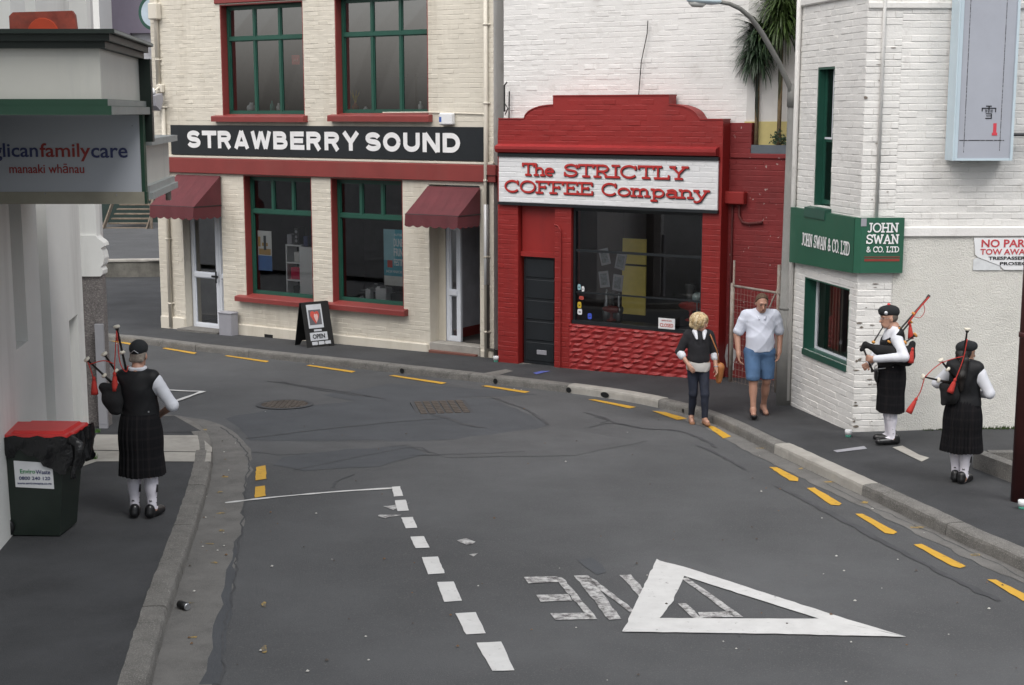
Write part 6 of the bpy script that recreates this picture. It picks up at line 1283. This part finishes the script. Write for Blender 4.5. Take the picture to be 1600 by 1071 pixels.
def catmull3(P, n=6):
    P = [P[0] * 2 - P[1]] + P + [P[-1] * 2 - P[-2]]; out = []
    for i in range(1, len(P) - 2):
        for k in range(n):
            t = k / n; a, c, d, e = P[i - 1:i + 3]; out.append(0.5 * ((2 * c) + (d - a) * t + (2 * a - 5 * c + 4 * d - e) * t * t + (3 * c - a - 3 * d + e) * t ** 3))
    return out + [P[-2]]
def tassel(parent, p, m, d=(0, 0, -1), L=.15):
    z = top_of(parent).location.z; b = MB(); b.lathe(Vector(p) + Vector((0, 0, z)), d, [(0, .006), (.012, .016), (.03, .018), (.036, .013), (.05, .02), (L * .8, .034), (L, .036)], 12); return b.build('tassel', m, parent, True)
M_WOOD = mat('blackwood', (.012, .010, .009), .3, .2, 8); M_IVORY = mat('ivory_mount', (.68, .64, .54), .4, .05, 8); M_AMBER = mat('amber_mount', (.52, .24, .05), .35, .1, 8); M_CORD = mat('red_cord', (.40, .028, .020), .8, .1, 20); M_BAG = mat('black_velvet', (.007, .007, .008), .95, .2, 6, .3, 90)

# --- piper seen from behind, on the left path
p = gnd(225, 808); P1 = root('person', 'bagpiper seen from behind on the left footpath beside the bin', 'person', (p.x, p.y, p.z), R(-4))
kL, kR, aL, aR = vec(-.085, .01, .49), vec(.085, .01, .49), vec(-.088, -.01, .085), vec(.092, -.01, .085); tL, tR = vec(-.12, .13, .045), vec(.13, .13, .045)
shL, shR, eL, eR, wL, wR = vec(-.182, -.01, 1.385), vec(.182, -.01, 1.385), vec(-.33, .03, 1.22), vec(.325, .03, 1.14), vec(-.10, .27, 1.06), vec(.12, .26, 1.0)
hd, T = head((0, .045, 1.635), 0, R(-12), 1.0, vec(0, -.01, 1.47))
flesh('body', torso(1, 1.05) + hd + leg((-.09, 0, .9), kL, aL, tL) + leg((.09, 0, .9), kR, aR, tR) + arm(shL, eL, wL) + arm(shR, eR, wR) + hand(wL, (.3, .4, -.6), (.8, .3, 0), 1, .7) + hand(wR, (-.5, .5, -.4), (-.6, .3, -.3), 1, .7, -1), M_SKIN2, P1, .0075); face_bits(T, P1)
flesh('shirt', torso(1, 1.05, .005) + arm(shL, eL, eL + (wL - eL) * .25, 1, 1.08, .012) + arm(shR, eR, eR + (wR - eR) * .12, 1, 1.08, .012), M_SHIRT, P1, .009, .005, 1.0, [((0, 0, 1.495), (0, 0, 1)), ((0, 0, .95), (0, 0, -1))])
flesh('waistcoat', torso(1, 1.05, .030, .166)[:-1], M_VEST, P1, .009, .004, 2.0, [((0, 0, 1.56), (0, 0, 1)), ((0, 0, .985), (0, 0, -1))])
kilt(P1, .445, 1.07, .182, .145, .228, .20, .0, 26, .016)
for k_, a_, t_ in ((kL, aL, tL), (kR, aR, tR)): socks(P1, k_, a_, t_); shoe(P1, a_, t_)
flesh('collar', [C((-.035, -.02, 1.52), (.035, -.02, 1.52), .056, .056, .03), C((-.03, .03, 1.515), (.03, .03, 1.515), .05, .05, .03)], M_SHIRT, P1, .008, clips=[((0, 0, 1.535), (0, 0, 1)), ((0, 0, 1.47), (0, 0, -1))])
flesh('hair', [El(T((0, -.022, .012)), (.078, .090, .080), .02), C(T((-.05, -.07, -.045)), T((.05, -.07, -.045)), .024, .024, .03)], mat('grey_hair', (.22, .19, .16), .9, .3, 40, .6, 200), P1, .007, .002, clips=[(T((0, .03, 0)), (0, 1, -.2))])
flesh('cap', [El(T((0, -.012, .075)), (.083, .112, .085), .03), C(T((0, -.075, .07)), T((0, .08, .09)), .064, .06, .04)], mat('cap_black', (.010, .012, .014), .9, .2, 12, .3, 150), P1, .0075, clips=[(T((0, 0, .022)), (0, .12, -1))])
b = MB(); zr = P1.location.z; b.tube([T((-.04, -.135, .018)) + vec(0, 0, zr), T((0, -.15, .045)) + vec(0, 0, zr), T((.04, -.135, .018)) + vec(0, 0, zr)], .004, 6); b.box(.135, .150, -.155, -.15, zr + 1.105, zr + 1.12); b.build('buckle', M_STEEL, P1)
B1 = root('bagpipes', 'bagpipes with ivory mounts held by the piper on the left path', 'bagpipes', tuple(P1.location), 0)
flesh('bag', [El((-.23, .02, 1.22), (.09, .18, .12), .04), C((-.22, .10, 1.18), (-.05, .32, 1.12), .085, .04, .05), C((-.325, -.08, 1.345), (-.24, -.10, 1.11), .035, .035, .05), C((-.20, -.08, 1.34), (-.19, -.10, 1.11), .04, .04, .05), C((-.325, -.08, 1.345), (-.20, -.08, 1.34), .03, .03, .05), C((-.28, -.09, 1.22), (-.20, -.09, 1.2), .06, .06, .05)], M_BAG, B1, .009, .004)
for nm, a, q, mk in (('bass', (-.105, .02, 1.40), (-.185, -.02, 1.93), (.05, .52)), ('t1', (-.17, .02, 1.40), (-.305, -.06, 1.665), (.35,)), ('t2', (-.22, .0, 1.33), (-.465, -.10, 1.62), (.42,))): drone(B1, a, q, mk, M_WOOD, M_IVORY)
drone(B1, (-.04, .33, 1.16), (.06, .33, .94), (.1,), M_WOOD, M_IVORY, False, .010); drone(B1, (-.06, .16, 1.30), (.0, .16, 1.56), (.1,), M_WOOD, M_IVORY, False, .010)
cord(B1, [(-.18, -.05, 1.90), (-.20, -.08, 1.62), (-.21, -.09, 1.46)], M_CORD); cord(B1, [(-.175, -.05, 1.88), (-.15, -.09, 1.60), (-.09, -.10, 1.50), (-.07, -.09, 1.56)], M_CORD); cord(B1, [(-.21, -.09, 1.58), (-.31, -.1, 1.61), (-.45, -.12, 1.575)], M_CORD); cord(B1, [(-.455, -.12, 1.60), (-.42, -.13, 1.50), (-.40, -.13, 1.40)], M_CORD)
tassel(B1, (-.205, -.10, 1.50), M_CORD, (0, 0, -1), .19); tassel(B1, (-.40, -.13, 1.46), M_CORD, (0, 0, -1), .18)

# --- piper in profile at the white corner
q = gnd(1388, 694, .03); P2 = root('person', 'bagpiper in profile facing left before the white corner', 'person', (q.x, q.y, path_z(q.x, q.y)), R(90))
kL, kR, aL, aR = vec(-.09, .02, .49), vec(.09, .0, .49), vec(-.09, -.02, .085), vec(.10, -.03, .085); tL, tR = vec(-.11, .14, .045), vec(.13, .11, .045)
shL, shR, eL, eR, wL, wR = vec(-.178, .0, 1.345), vec(.178, -.01, 1.355), vec(-.345, -.06, 1.15), vec(.28, .10, 1.12), vec(-.20, .25, 1.10), vec(.04, .27, 1.0)
hd, T = head((0, .06, 1.575), R(6), R(-6), 1.0, vec(0, -.01, 1.44))
flesh('body', torso(.985, 1.1) + hd + leg((-.09, 0, .9), kL, aL, tL) + leg((.09, 0, .9), kR, aR, tR) + arm(shL, eL, wL) + arm(shR, eR, wR) + hand(wL, (.25, .9, .05), (.8, -.1, 0), 1.05, .85) + hand(wR, (-.3, .6, -.3), (-.7, .2, 0), 1.05, .8, -1), M_SKIN, P2, .0075); face_bits(T, P2)
flesh('shirt', torso(.985, 1.1, .005) + arm(shL, eL, wL, 1, 1.08, .012) + arm(shR, eR, wR, 1, 1.08, .012) + [C((0, -.02, 1.42), (0, 0, 1.475), .072, .066, .02)], M_SHIRT, P2, .009, .005, 3.0, [((0, 0, 1.485), (0, -.25, 1)), ((0, 0, .95), (0, 0, -1))])
flesh('waistcoat', torso(.985, 1.1, .031, .176)[:-1], M_VEST, P2, .009, .004, 4.0, [((0, 0, 1.56), (0, 0, 1)), ((0, 0, .985), (0, 0, -1)), ((0, .07, 1.36), (0, .6, .6))])
kilt(P2, .415, 1.06, .190, .148, .225, .165, .0, 28, .016)
for k_, a_, t_ in ((kL, aL, tL), (kR, aR, tR)): socks(P2, k_, a_, t_); shoe(P2, a_, t_)
flesh('hair', [El(T((0, -.030, .012)), (.077, .085, .078), .02)], mat('dark_grey_hair', (.10, .085, .07), .9, .3, 40, .6, 200), P2, .007, .002, clips=[(T((0, .02, 0)), (0, 1, -.3))])
cp = flesh('glengarry', [El(T((0, -.012, .085)), (.080, .112, .082), .03), C(T((0, -.075, .075)), T((0, .075, .100)), .062, .052, .04)], mat('cap_black', (0, 0, 0)), P2, .0075, clips=[(T((0, 0, .032)), (0, .05, -1))])
zr = P2.location.z; b = MB(); b.lathe(T((-.082, .06, .085)) + vec(0, 0, zr), (-1, .25, .15), [(0, .024), (.006, .022), (.010, .010)], 14); b.build('badge', M_STEEL, cp); b = MB(); b.lathe(T((0, -.01, .158)) + vec(0, 0, zr), (0, 0, 1), [(0, .012), (.012, .021), (.026, .018), (.033, .004)], 12); b.build('pompom', mat('bright_pompom', (.6, .05, .05), .9), cp, True)
b = MB(); o = vec(0, 0, zr)
for x in (-.031, .031): b.tube([T((x + .022 * math.cos(a), .106, .008 + .017 * math.sin(a))) + o for a in [k * math.pi / 5 for k in range(11)]], .0016, 4)
for x in (-.054, .054): b.tube([T((x, .104, .012)) + o, T((x * 1.45, .0, .012)) + o], .0016, 4)
b.build('glasses', M_STEEL, P2)
flesh('sporran', [El((-.02, .185, .86), (.07, .03, .085), .03), C((-.06, .185, .92), (.02, .185, .92), .028, .028, .02)], M_SHOE, P2, .008); b = MB(); b.tube([(-.2, .03, zr + 1.0), (-.1, .18, zr + .96), (-.02, .22, zr + .93), (.1, .18, zr + .96), (.2, .03, zr + 1.0)], .006, 6); b.build('sporran_chain', M_STEEL, P2)
B2 = root('bagpipes', 'bagpipes with amber mounts held by the piper in profile', 'bagpipes', tuple(P2.location), 0)
flesh('bag', [El((.06, -.24, 1.15), (.15, .075, .12), .05), C((.02, -.22, 1.20), (-.20, -.12, 1.20), .07, .055, .05), C((-.20, -.12, 1.20), (-.36, -.10, 1.265), .055, .03, .04), C((-.36, -.10, 1.265), (-.405, -.10, 1.20), .032, .026, .03), C((.13, -.25, 1.08), (.185, -.22, 1.29), .055, .04, .05)], M_BAG, B2, .009, .003)
for a, e, mk in (((-.10, -.15, 1.28), (.41, -.06, 1.87), (.04, .30, .62)), ((-.06, -.17, 1.27), (.175, -.10, 1.545), (.10, .55)), ((-.03, -.23, 1.22), (.215, -.20, 1.395), (.06, .5))): drone(B2, a, e, mk, M_WOOD, M_AMBER, mk[0] != .04)
drone(B2, (-.27, -.10, 1.28), (-.125, -.02, 1.485), (.06,), M_WOOD, M_AMBER, False, .010); b = MB(); b.lathe((-.375, -.10, zr + 1.20), (.40, 0, -.92), [(0, .016), (.03, .012), (.18, .012), (.26, .014), (.29, .022), (.30, .022)], 10); b.build('chanter', M_WOOD, B2, True)
cord(B2, [(.40, -.08, 1.85), (.27, -.10, 1.70), (.14, -.14, 1.53)], M_CORD, .010); cord(B2, [(.33, -.09, 1.78), (.35, -.10, 1.68), (.30, -.10, 1.60), (.22, -.11, 1.61)], M_CORD, .004); cord(B2, [(.17, -.11, 1.54), (.19, -.13, 1.47), (.19, -.13, 1.40)], M_CORD)
tassel(B2, (.17, -.12, 1.53), M_CORD, (.1, 0, -1), .19); tassel(B2, (.15, -.36, 1.27), M_CORD, (-.1, -.05, -1), .19)

# --- piper with a ponytail, three-quarter back view
q = gnd(1499, 752, .04); P3 = root('person', 'bagpiper with long dark ponytail near the maroon post', 'person', (q.x, q.y, path_z(q.x, q.y)), R(-28)); s = .90
kL, kR, aL, aR = vec(-.055, .02, .44), vec(.06, -.01, .44), vec(-.045, .0, .08), vec(.05, -.05, .08); tL, tR = vec(-.05, .13, .042), vec(.09, .08, .042)
shL, shR, eL, eR, wL, wR = vec(-.162, -.01, 1.222), vec(.162, -.01, 1.222), vec(-.29, .02, 1.08), vec(.27, .0, 1.02), vec(-.08, .24, .98), vec(.14, .22, .96)
hd, T = head((0, .025, 1.435), R(-48), R(-4), .93, vec(0, -.01, 1.30), .95)
flesh('body', torso(s, .95, 0, .165) + hd + leg((-.08, 0, .8), kL, aL, tL, .93) + leg((.08, 0, .8), kR, aR, tR, .93) + arm(shL, eL, wL, .9) + arm(shR, eR, wR, .9) + hand(wL, (.3, .6, -.4), (.7, .2, 0), .9, .7) + hand(wR, (-.4, .6, -.3), (-.6, .2, -.2), .9, .7, -1), M_SKIN3, P3, .0075); face_bits(T, P3, .93)
flesh('shirt', torso(s, .95, .004, .160) + arm(shL, eL, wL, .95, 1.06, .012) + arm(shR, eR, eR + (wR - eR) * .75, .95, 1.08, .013), M_SHIRT, P3, .009, .005, 5.0, [((0, 0, 1.345), (0, -.2, 1)), ((0, 0, .85), (0, 0, -1))])
flesh('waistcoat', torso(s, .95, .028, .148)[:-1], M_VEST, P3, .009, .004, 6.0, [((0, 0, 1.46), (0, 0, 1)), ((0, 0, .87), (0, 0, -1))])
kilt(P3, .355, .95, .158, .135, .222, .20, .0, 34, .022)
for k_, a_, t_ in ((kL, aL, tL), (kR, aR, tR)): socks(P3, k_, a_, t_); shoe(P3, a_, t_, .036)
M_DHAIR = mat('black_hair', (.010, .008, .007), .45, .3, 60, .4, 200)
flesh('hair', [El(T((0, -.018, .020)), (.078, .092, .084), .03), C(T((0, -.09, .0)), (0.02, -.13, 1.38), .045, .04, .04), C((.02, -.13, 1.38), (.0, -.165, 1.22), .042, .045, .03), C((.0, -.165, 1.22), (.0, -.16, 1.06), .045, .022, .03), C(T((-.06, .0, -.02)), T((-.05, -.06, -.05)), .03, .035, .03), C(T((.055, -.02, -.02)), T((.05, -.07, -.05)), .028, .03, .03)], M_DHAIR, P3, .0075, .004, 2, [(T((0, .055, 0)), tuple(rotm(R(-48)) @ vec(0, 1, -.4)))])
cp = flesh('glengarry', [El(T((0, -.005, .075)), (.080, .105, .072), .03), C(T((0, -.08, .065)), T((0, .08, .088)), .057, .05, .04)], mat('cap_black', (0, 0, 0)), P3, .0075, clips=[(T((0, 0, .035)), (0, .05, -1))]); zr = P3.location.z; b = MB(); b.lathe(T((0, -.01, .135)) + vec(0, 0, zr), (0, 0, 1), [(0, .012), (.010, .017), (.018, .004)], 10); b.build('pompom', M_CORD, cp, True)
B3 = root('bagpipes', 'bagpipes with long red cords held by the ponytailed piper', 'bagpipes', tuple(P3.location), 0)
flesh('bag', [El((-.16, -.04, 1.0), (.09, .14, .10), .05), C((-.26, -.10, 1.10), (-.25, -.11, .91), .03, .03, .05), C((-.13, -.10, 1.10), (-.14, -.11, .93), .035, .03, .05), C((-.26, -.10, 1.08), (-.14, -.10, 1.08), .03, .03, .05), C((-.2, -.10, 1.0), (-.18, -.10, .98), .055, .055, .05), C((-.12, .05, 1.0), (.10, .25, .96), .07, .035, .05)], M_BAG, B3, .009, .003)
for a, e, mk in (((-.07, -.08, 1.22), (-.035, -.12, 1.715), (.3,)), ((-.13, -.06, 1.18), (-.295, -.10, 1.375), (.5,)), ((-.18, -.10, 1.13), (-.49, -.14, 1.205), (.45,))): drone(B3, a, e, mk, M_WOOD, M_IVORY)
drone(B3, (.11, .26, 1.0), (.20, .26, .80), (.1,), M_WOOD, M_IVORY, False, .010); drone(B3, (.02, .14, 1.08), (.10, .16, 1.36), (.1,), M_WOOD, M_IVORY, False, .010)
cord(B3, [(-.04, -.15, 1.62), (-.08, -.17, 1.40), (-.165, -.19, 1.16)], M_CORD); cord(B3, [(-.06, -.15, 1.43), (-.16, -.15, 1.41), (-.29, -.13, 1.36)], M_CORD); cord(B3, [(-.295, -.13, 1.36), (-.40, -.14, 1.28), (-.48, -.16, 1.20)], M_CORD); cord(B3, [(-.485, -.16, 1.19), (-.52, -.16, 1.05), (-.56, -.16, .97)], M_CORD)
tassel(B3, (-.155, -.19, 1.20), M_CORD, (-.35, 0, -1), .17); tassel(B3, (-.555, -.16, .98), M_CORD, (-.5, 0, -1), .19)

# --- blonde woman stepping off the kerb
q = gnd(1089, 662, ROAD); W1 = root('person', 'blonde woman in black jumper and dark jeans crossing the gutter', 'person', tuple(q), R(182)); s = .885
kL, kR, aL, aR = vec(-.080, .13, .44), vec(.065, .02, .43), vec(-.085, .13, .095), vec(.065, -.10, .085); tL, tR = vec(-.10, .27, .075), vec(.075, .03, .035)
shL, shR, eL, eR, wL, wR = vec(-.155, -.01, 1.245), vec(.155, -.01, 1.245), vec(-.225, -.01, 1.0), vec(.265, -.01, 1.02), vec(-.235, .08, .81), vec(.155, .12, .86)
hd, T = head((-.01, .03, 1.43), R(58), R(-8), .93, vec(0, -.01, 1.28), .92)
flesh('body', torso(s, .95, 0, .155) + hd + leg((-.075, 0, .8), kL, aL, tL, .80) + leg((.075, 0, .8), kR, aR, tR, .80) + arm(shL, eL, wL, .85) + arm(shR, eR, wR, .85) + hand(wL, (-.1, .35, -.9), (.8, .1, 0), .88, .45) + hand(wR, (-.5, .45, -.75), (-.3, -.8, 0), .88, .35, -1), M_SKIN, W1, .0075); face_bits(T, W1, .93, (.3, .22, .1))
flesh('jeans', leg((-.075, 0, .8), kL, aL + vec(0, -.005, .03), aL + vec(0, 0, .0), .80, 1.06)[:3] + leg((.075, 0, .8), kR, aR + vec(0, 0, .03), aR, .80, 1.06)[:3] + [El((0, 0, .83), (.150, .12, .12), .05), C(kL, aL + vec(0, 0, .03), .055, .044, .02), C(kR, aR + vec(0, 0, .03), .055, .044, .02), C((-.074, 0, .8), kL, .086, .058, .02), C((.074, 0, .8), kR, .086, .058, .02)], mat('dark_jeans', (.010, .014, .028), .8, .25, 10, .3, 150), W1, .0085, .004, 1.0, [((0, 0, .94), (0, 0, 1))])
flesh('blouse', [El((0, 0, .82), (.170, .140, .20), .04)], mat('grey_blouse', (.46, .45, .43), .8, .08, 14), W1, .008, .008, 1.5, [((0, 0, .755), (.10, .0, -1)), ((0, 0, .95), (0, 0, 1))])
flesh('jumper', torso(s, .88, .016, .150)[1:-1] + [El((0, 0, .92), (.150, .128, .10), .05)] + arm(shL, eL, eL + (wL - eL) * .12, .9, 1.1, .014) + arm(shR, eR, eR + (wR - eR) * .12, .9, 1.1, .014), mat('black_knit', (.011, .011, .014), .9, .25, 8, .3, 170), W1, .0085, .005, 2.5, [((0, 0, 1.37), (0, .1, 1)), ((0, 0, .855), (0, 0, -1))])
for nm, a_, c_ in (('cuff', eL, wL), ('cuff', eR, wR)): flesh(nm, [C(a_ + (c_ - a_) * .05, a_ + (c_ - a_) * .30, .058, .056, .02)], M_SHIRT, W1, .0075, .004, 1)
flesh('collar', [C((-.065, .075, 1.305), (-.050, .145, 1.225), .034, .016, .01), C((.065, .075, 1.305), (.050, .145, 1.225), .034, .016, .01), C((-.075, .05, 1.315), (-.05, -.06, 1.33), .028, .028, .02), C((.075, .05, 1.315), (.05, -.06, 1.33), .028, .028, .02), C((-.05, -.06, 1.33), (.05, -.06, 1.33), .026, .026, .02)], M_SHIRT, W1, .007)
HB = [El(T((0, -.022, .035)), (.106, .112, .096), .04)]; rs = random.Random(5)
for k in range(26):
    a = rs.uniform(-2.5, 2.5); e = rs.uniform(-.85, .9); HB.append(El(T((math.sin(a) * .098 * math.cos(e), -.025 - math.cos(a) * .098 * math.cos(e), .02 + .095 * math.sin(e))), (.026, .026, .028), .012))
flesh('hair', HB + [C(T((-.075, .0, -.03)), T((-.07, -.02, -.085)), .03, .026, .02), C(T((.075, .0, -.03)), T((.07, -.02, -.085)), .03, .026, .02), C(T((-.06, -.09, -.04)), T((.06, -.09, -.04)), .05, .05, .04), C(T((-.05, .06, .085)), T((.05, .055, .09)), .028, .028, .03)], mat('blonde_hair', (.56, .42, .24), .6, .3, 60, .7, 120), W1, .007, .004, 1.0)
st = MB(); rs = random.Random(9); o_ = vec(0, 0, W1.location.z)
for k in range(420):
    a = rs.uniform(-2.6, 2.6); e0 = rs.uniform(-.5, 1.5); pts = []; a2 = a; rr = rs.uniform(1.0, 1.10)
    for j in range(6):
        e = e0 - j * .17; a2 += rs.gauss(0, .10); pts.append(T((math.sin(a2) * .126 * rr * math.cos(e), -.024 - math.cos(a2) * .130 * rr * math.cos(e), .03 + .116 * rr * math.sin(e))) + o_)
    st.tube(pts, [.0035, .0045, .0045, .004, .003, .0012], 4, rs.randrange(3))
hs_ = st.build('hair_strands', [mat('blonde_a', (.60, .46, .27), .5), mat('blonde_b', (.46, .32, .16), .5), mat('blonde_c', (.66, .55, .38), .5)], W1, True); hs_['kind'] = 'stuff'
for a_, t_ in ((aL, tL), (aR, tR)):
    flesh('sandal', [C(a_ + vec(0, -.045, -.06) if t_[2] < .05 else a_ + vec(0, -.04, -.055), t_ + vec(0, .03, -.018), .034, .038, .02)], mat('tan_leather', (.26, .13, .07), .6, .15, 10), W1, .0075, clips=[((0, 0, t_[2] - .008), (0, 0, 1))]); b = MB(); zr = W1.location.z; m_ = (a_ + t_) / 2 + vec(0, .02, .0); b.tube([m_ + vec(-.036, 0, zr - .02), m_ + vec(0, 0, zr + .028), m_ + vec(.036, 0, zr - .02)], .008, 6); b.build('sandal_strap', mat('tan_leather', (0, 0, 0)), W1)
zr = W1.location.z; b = MB(); b.tube([wL + vec(.03 * math.cos(a), .03 * math.sin(a), .02 + zr) for a in [k * math.pi / 5 for k in range(11)]], .006, 6); b.build('wristwatch', M_STEEL, W1)
HG = root('handbag', 'tan leather shoulder bag on the blonde woman\'s hip', 'bag', tuple(W1.location), R(182)); M_TANB = mat('tan_bag', (.36, .14, .045), .5, .12, 8, .2, 60)
flesh('pouch', [C((-.29, .02, .61), (-.30, .02, .80), .042, .070, .03)], M_TANB, HG, .0085, .003, clips=[((0, 0, .565), (0, 0, -1))]); b = MB(); b.tube([(-.30, .02, zr + .82), (-.24, .10, zr + 1.05), (-.155, .085, zr + 1.25), (-.12, .0, zr + 1.33), (-.17, -.11, zr + 1.18), (-.29, -.04, zr + .83)], .009, 6); b.build('strap', M_TANB, HG, True)

# --- man in white polo shirt and blue shorts, head down
q = gnd(1184, 648, .02); N1 = root('person', 'man in white polo shirt and blue shorts walking with head bowed', 'person', (q.x, q.y, path_z(q.x, q.y)), R(180))
kL, kR, aL, aR = vec(-.105, .02, .49), vec(.100, .15, .51), vec(-.10, -.14, .10), vec(.10, .20, .115); tL, tR = vec(-.115, .01, .03), vec(.12, .36, .085)
shL, shR, eL, eR, wL, wR = vec(-.21, -.01, 1.40), vec(.21, -.01, 1.40), vec(-.285, -.06, 1.12), vec(.31, -.04, 1.12), vec(-.27, .02, .90), vec(.30, .06, .88)
hd, T = head((0, .075, 1.585), R(4), R(-20), 1.04, vec(0, -.005, 1.44), 1.05)
flesh('body', torso(.99, 1.15, 0, .205, 0, 1.08) + hd + leg((-.095, 0, .9), kL, aL, tL, 1.0) + leg((.095, 0, .9), kR, aR, tR, 1.0) + arm(shL, eL, wL, 1.08) + arm(shR, eR, wR, 1.08) + hand(wL, (.2, .1, -.95), (.9, .1, 0), 1.1, .4) + hand(wR, (-.1, .15, -.95), (-.9, .2, 0), 1.1, .45, -1), M_SKIN2, N1, .0075); face_bits(T, N1, 1.04)
flesh('polo_shirt', torso(.99, 1.15, .022, .205, 0, 1.10)[1:-1] + [El((0, .0, .94), (.198, .162, .20), .06)] + [C(shL, shL + (eL - shL) * .74, .070, .078, .035), C(shR, shR + (eR - shR) * .74, .070, .078, .035)], mat('white_polo', (.58, .61, .70), .85, .04, 6, .15, 140), N1, .009, .010, 7.0, [((0, .06, 1.475), (0, .75, 1)), ((0, 0, .91), (-.04, 0, -1))])
flesh('polo_collar', [C((-.085, .03, 1.45), (-.035, .135, 1.37), .030, .012, .01), C((.085, .03, 1.45), (.035, .135, 1.37), .030, .012, .01), C((-.085, .03, 1.45), (-.05, -.07, 1.47), .026, .026, .02), C((.085, .03, 1.45), (.05, -.07, 1.47), .026, .026, .02), C((-.05, -.07, 1.47), (.05, -.07, 1.47), .026, .026, .02)], mat('white_polo', (0, 0, 0)), N1, .0075)
flesh('shorts', [C((-.10, 0, .88), kL + vec(-.005, .01, .06), .120, .098, .03), C((.10, .01, .88), kR + vec(.005, 0, .06), .120, .098, .03), El((0, 0, .92), (.192, .150, .11), .06)], mat('blue_denim', (.062, .125, .235), .85, .14, 7, .4, 160, dirt=(.10, .17, .28), dirt_amt=.4, dscale=5), N1, .0085, .006, 3.0, [((0, 0, .525), (0, 0, -1)), ((0, 0, .99), (0, 0, 1))])
flesh('hair', [El(T((0, -.016, .034)), (.088, .104, .100), .02), C(T((-.076, -.01, .0)), T((-.07, -.03, -.03)), .016, .018, .02), C(T((.076, -.01, .0)), T((.07, -.03, -.03)), .016, .018, .02)], mat('brown_hair', (.085, .050, .030), .8, .3, 50, .6, 180), N1, .007, .003, 1.0, [(T((0, .045, .092)), tuple(rotm(0, R(-20)) @ vec(0, 1, -.5)))])
for a_, t_, up in ((aL, tL, 0.0), (aR, tR, .05)):
    h_ = a_ + vec(0, -.05, -.065); e_ = t_ + vec(0, .045, -.030 + up * .3); flesh('flip_flop', [C(h_, e_, .040, .048, .02), C(h_ + vec(0, 0, 0), (h_ + e_) / 2, .040, .042, .02)], M_SHOE, N1, .0075, clips=[(tuple((h_ + e_) / 2 + vec(0, 0, .012)), (0, (h_ - e_)[2] / max(.05, abs((h_ - e_)[1])), 1))]); b = MB(); zr = N1.location.z; m_ = (a_ + t_) / 2 + vec(0, .02, .0)
    b.tube([m_ + vec(-.045, -.02, zr - .02), t_ + vec(0, .0, zr + .024), m_ + vec(.045, -.02, zr - .02)], .007, 6); b.build('toe_strap', M_SHOE, N1)

# ------------------------------------------------------------------ repeats carry a common group
GROUPS = {'bagpipes': 'bagpipes carried by the pipers', 'palm_tree': 'palms in the roof planter', 'paper_cup': 'white-topped cups at the wall feet', 'weed': 'weeds growing at wall feet', 'poster': 'posters in the cream shop windows',
          'sticker': 'stickers on the coffee shop window', 'goods_box': 'boxes on the window shelf', 'windowsill_pot': 'pots on the upper windowsills', 'coffee_grinder': 'coffee grinders in the window', 'display_box': 'white boxes in the right window', 'turntable': 'players in the right window'}
for o in list(bpy.data.objects):
    if o.parent is None and 'category' in o and 'group' not in o:
        g = GROUPS.get(o.name.split('.')[0])
        if o.name.split('.')[0] == 'person': g = 'bagpipers along the street' if 'bagpiper' in o['label'] else 'couple walking by the coffee shop'
        if g: o['group'] = g
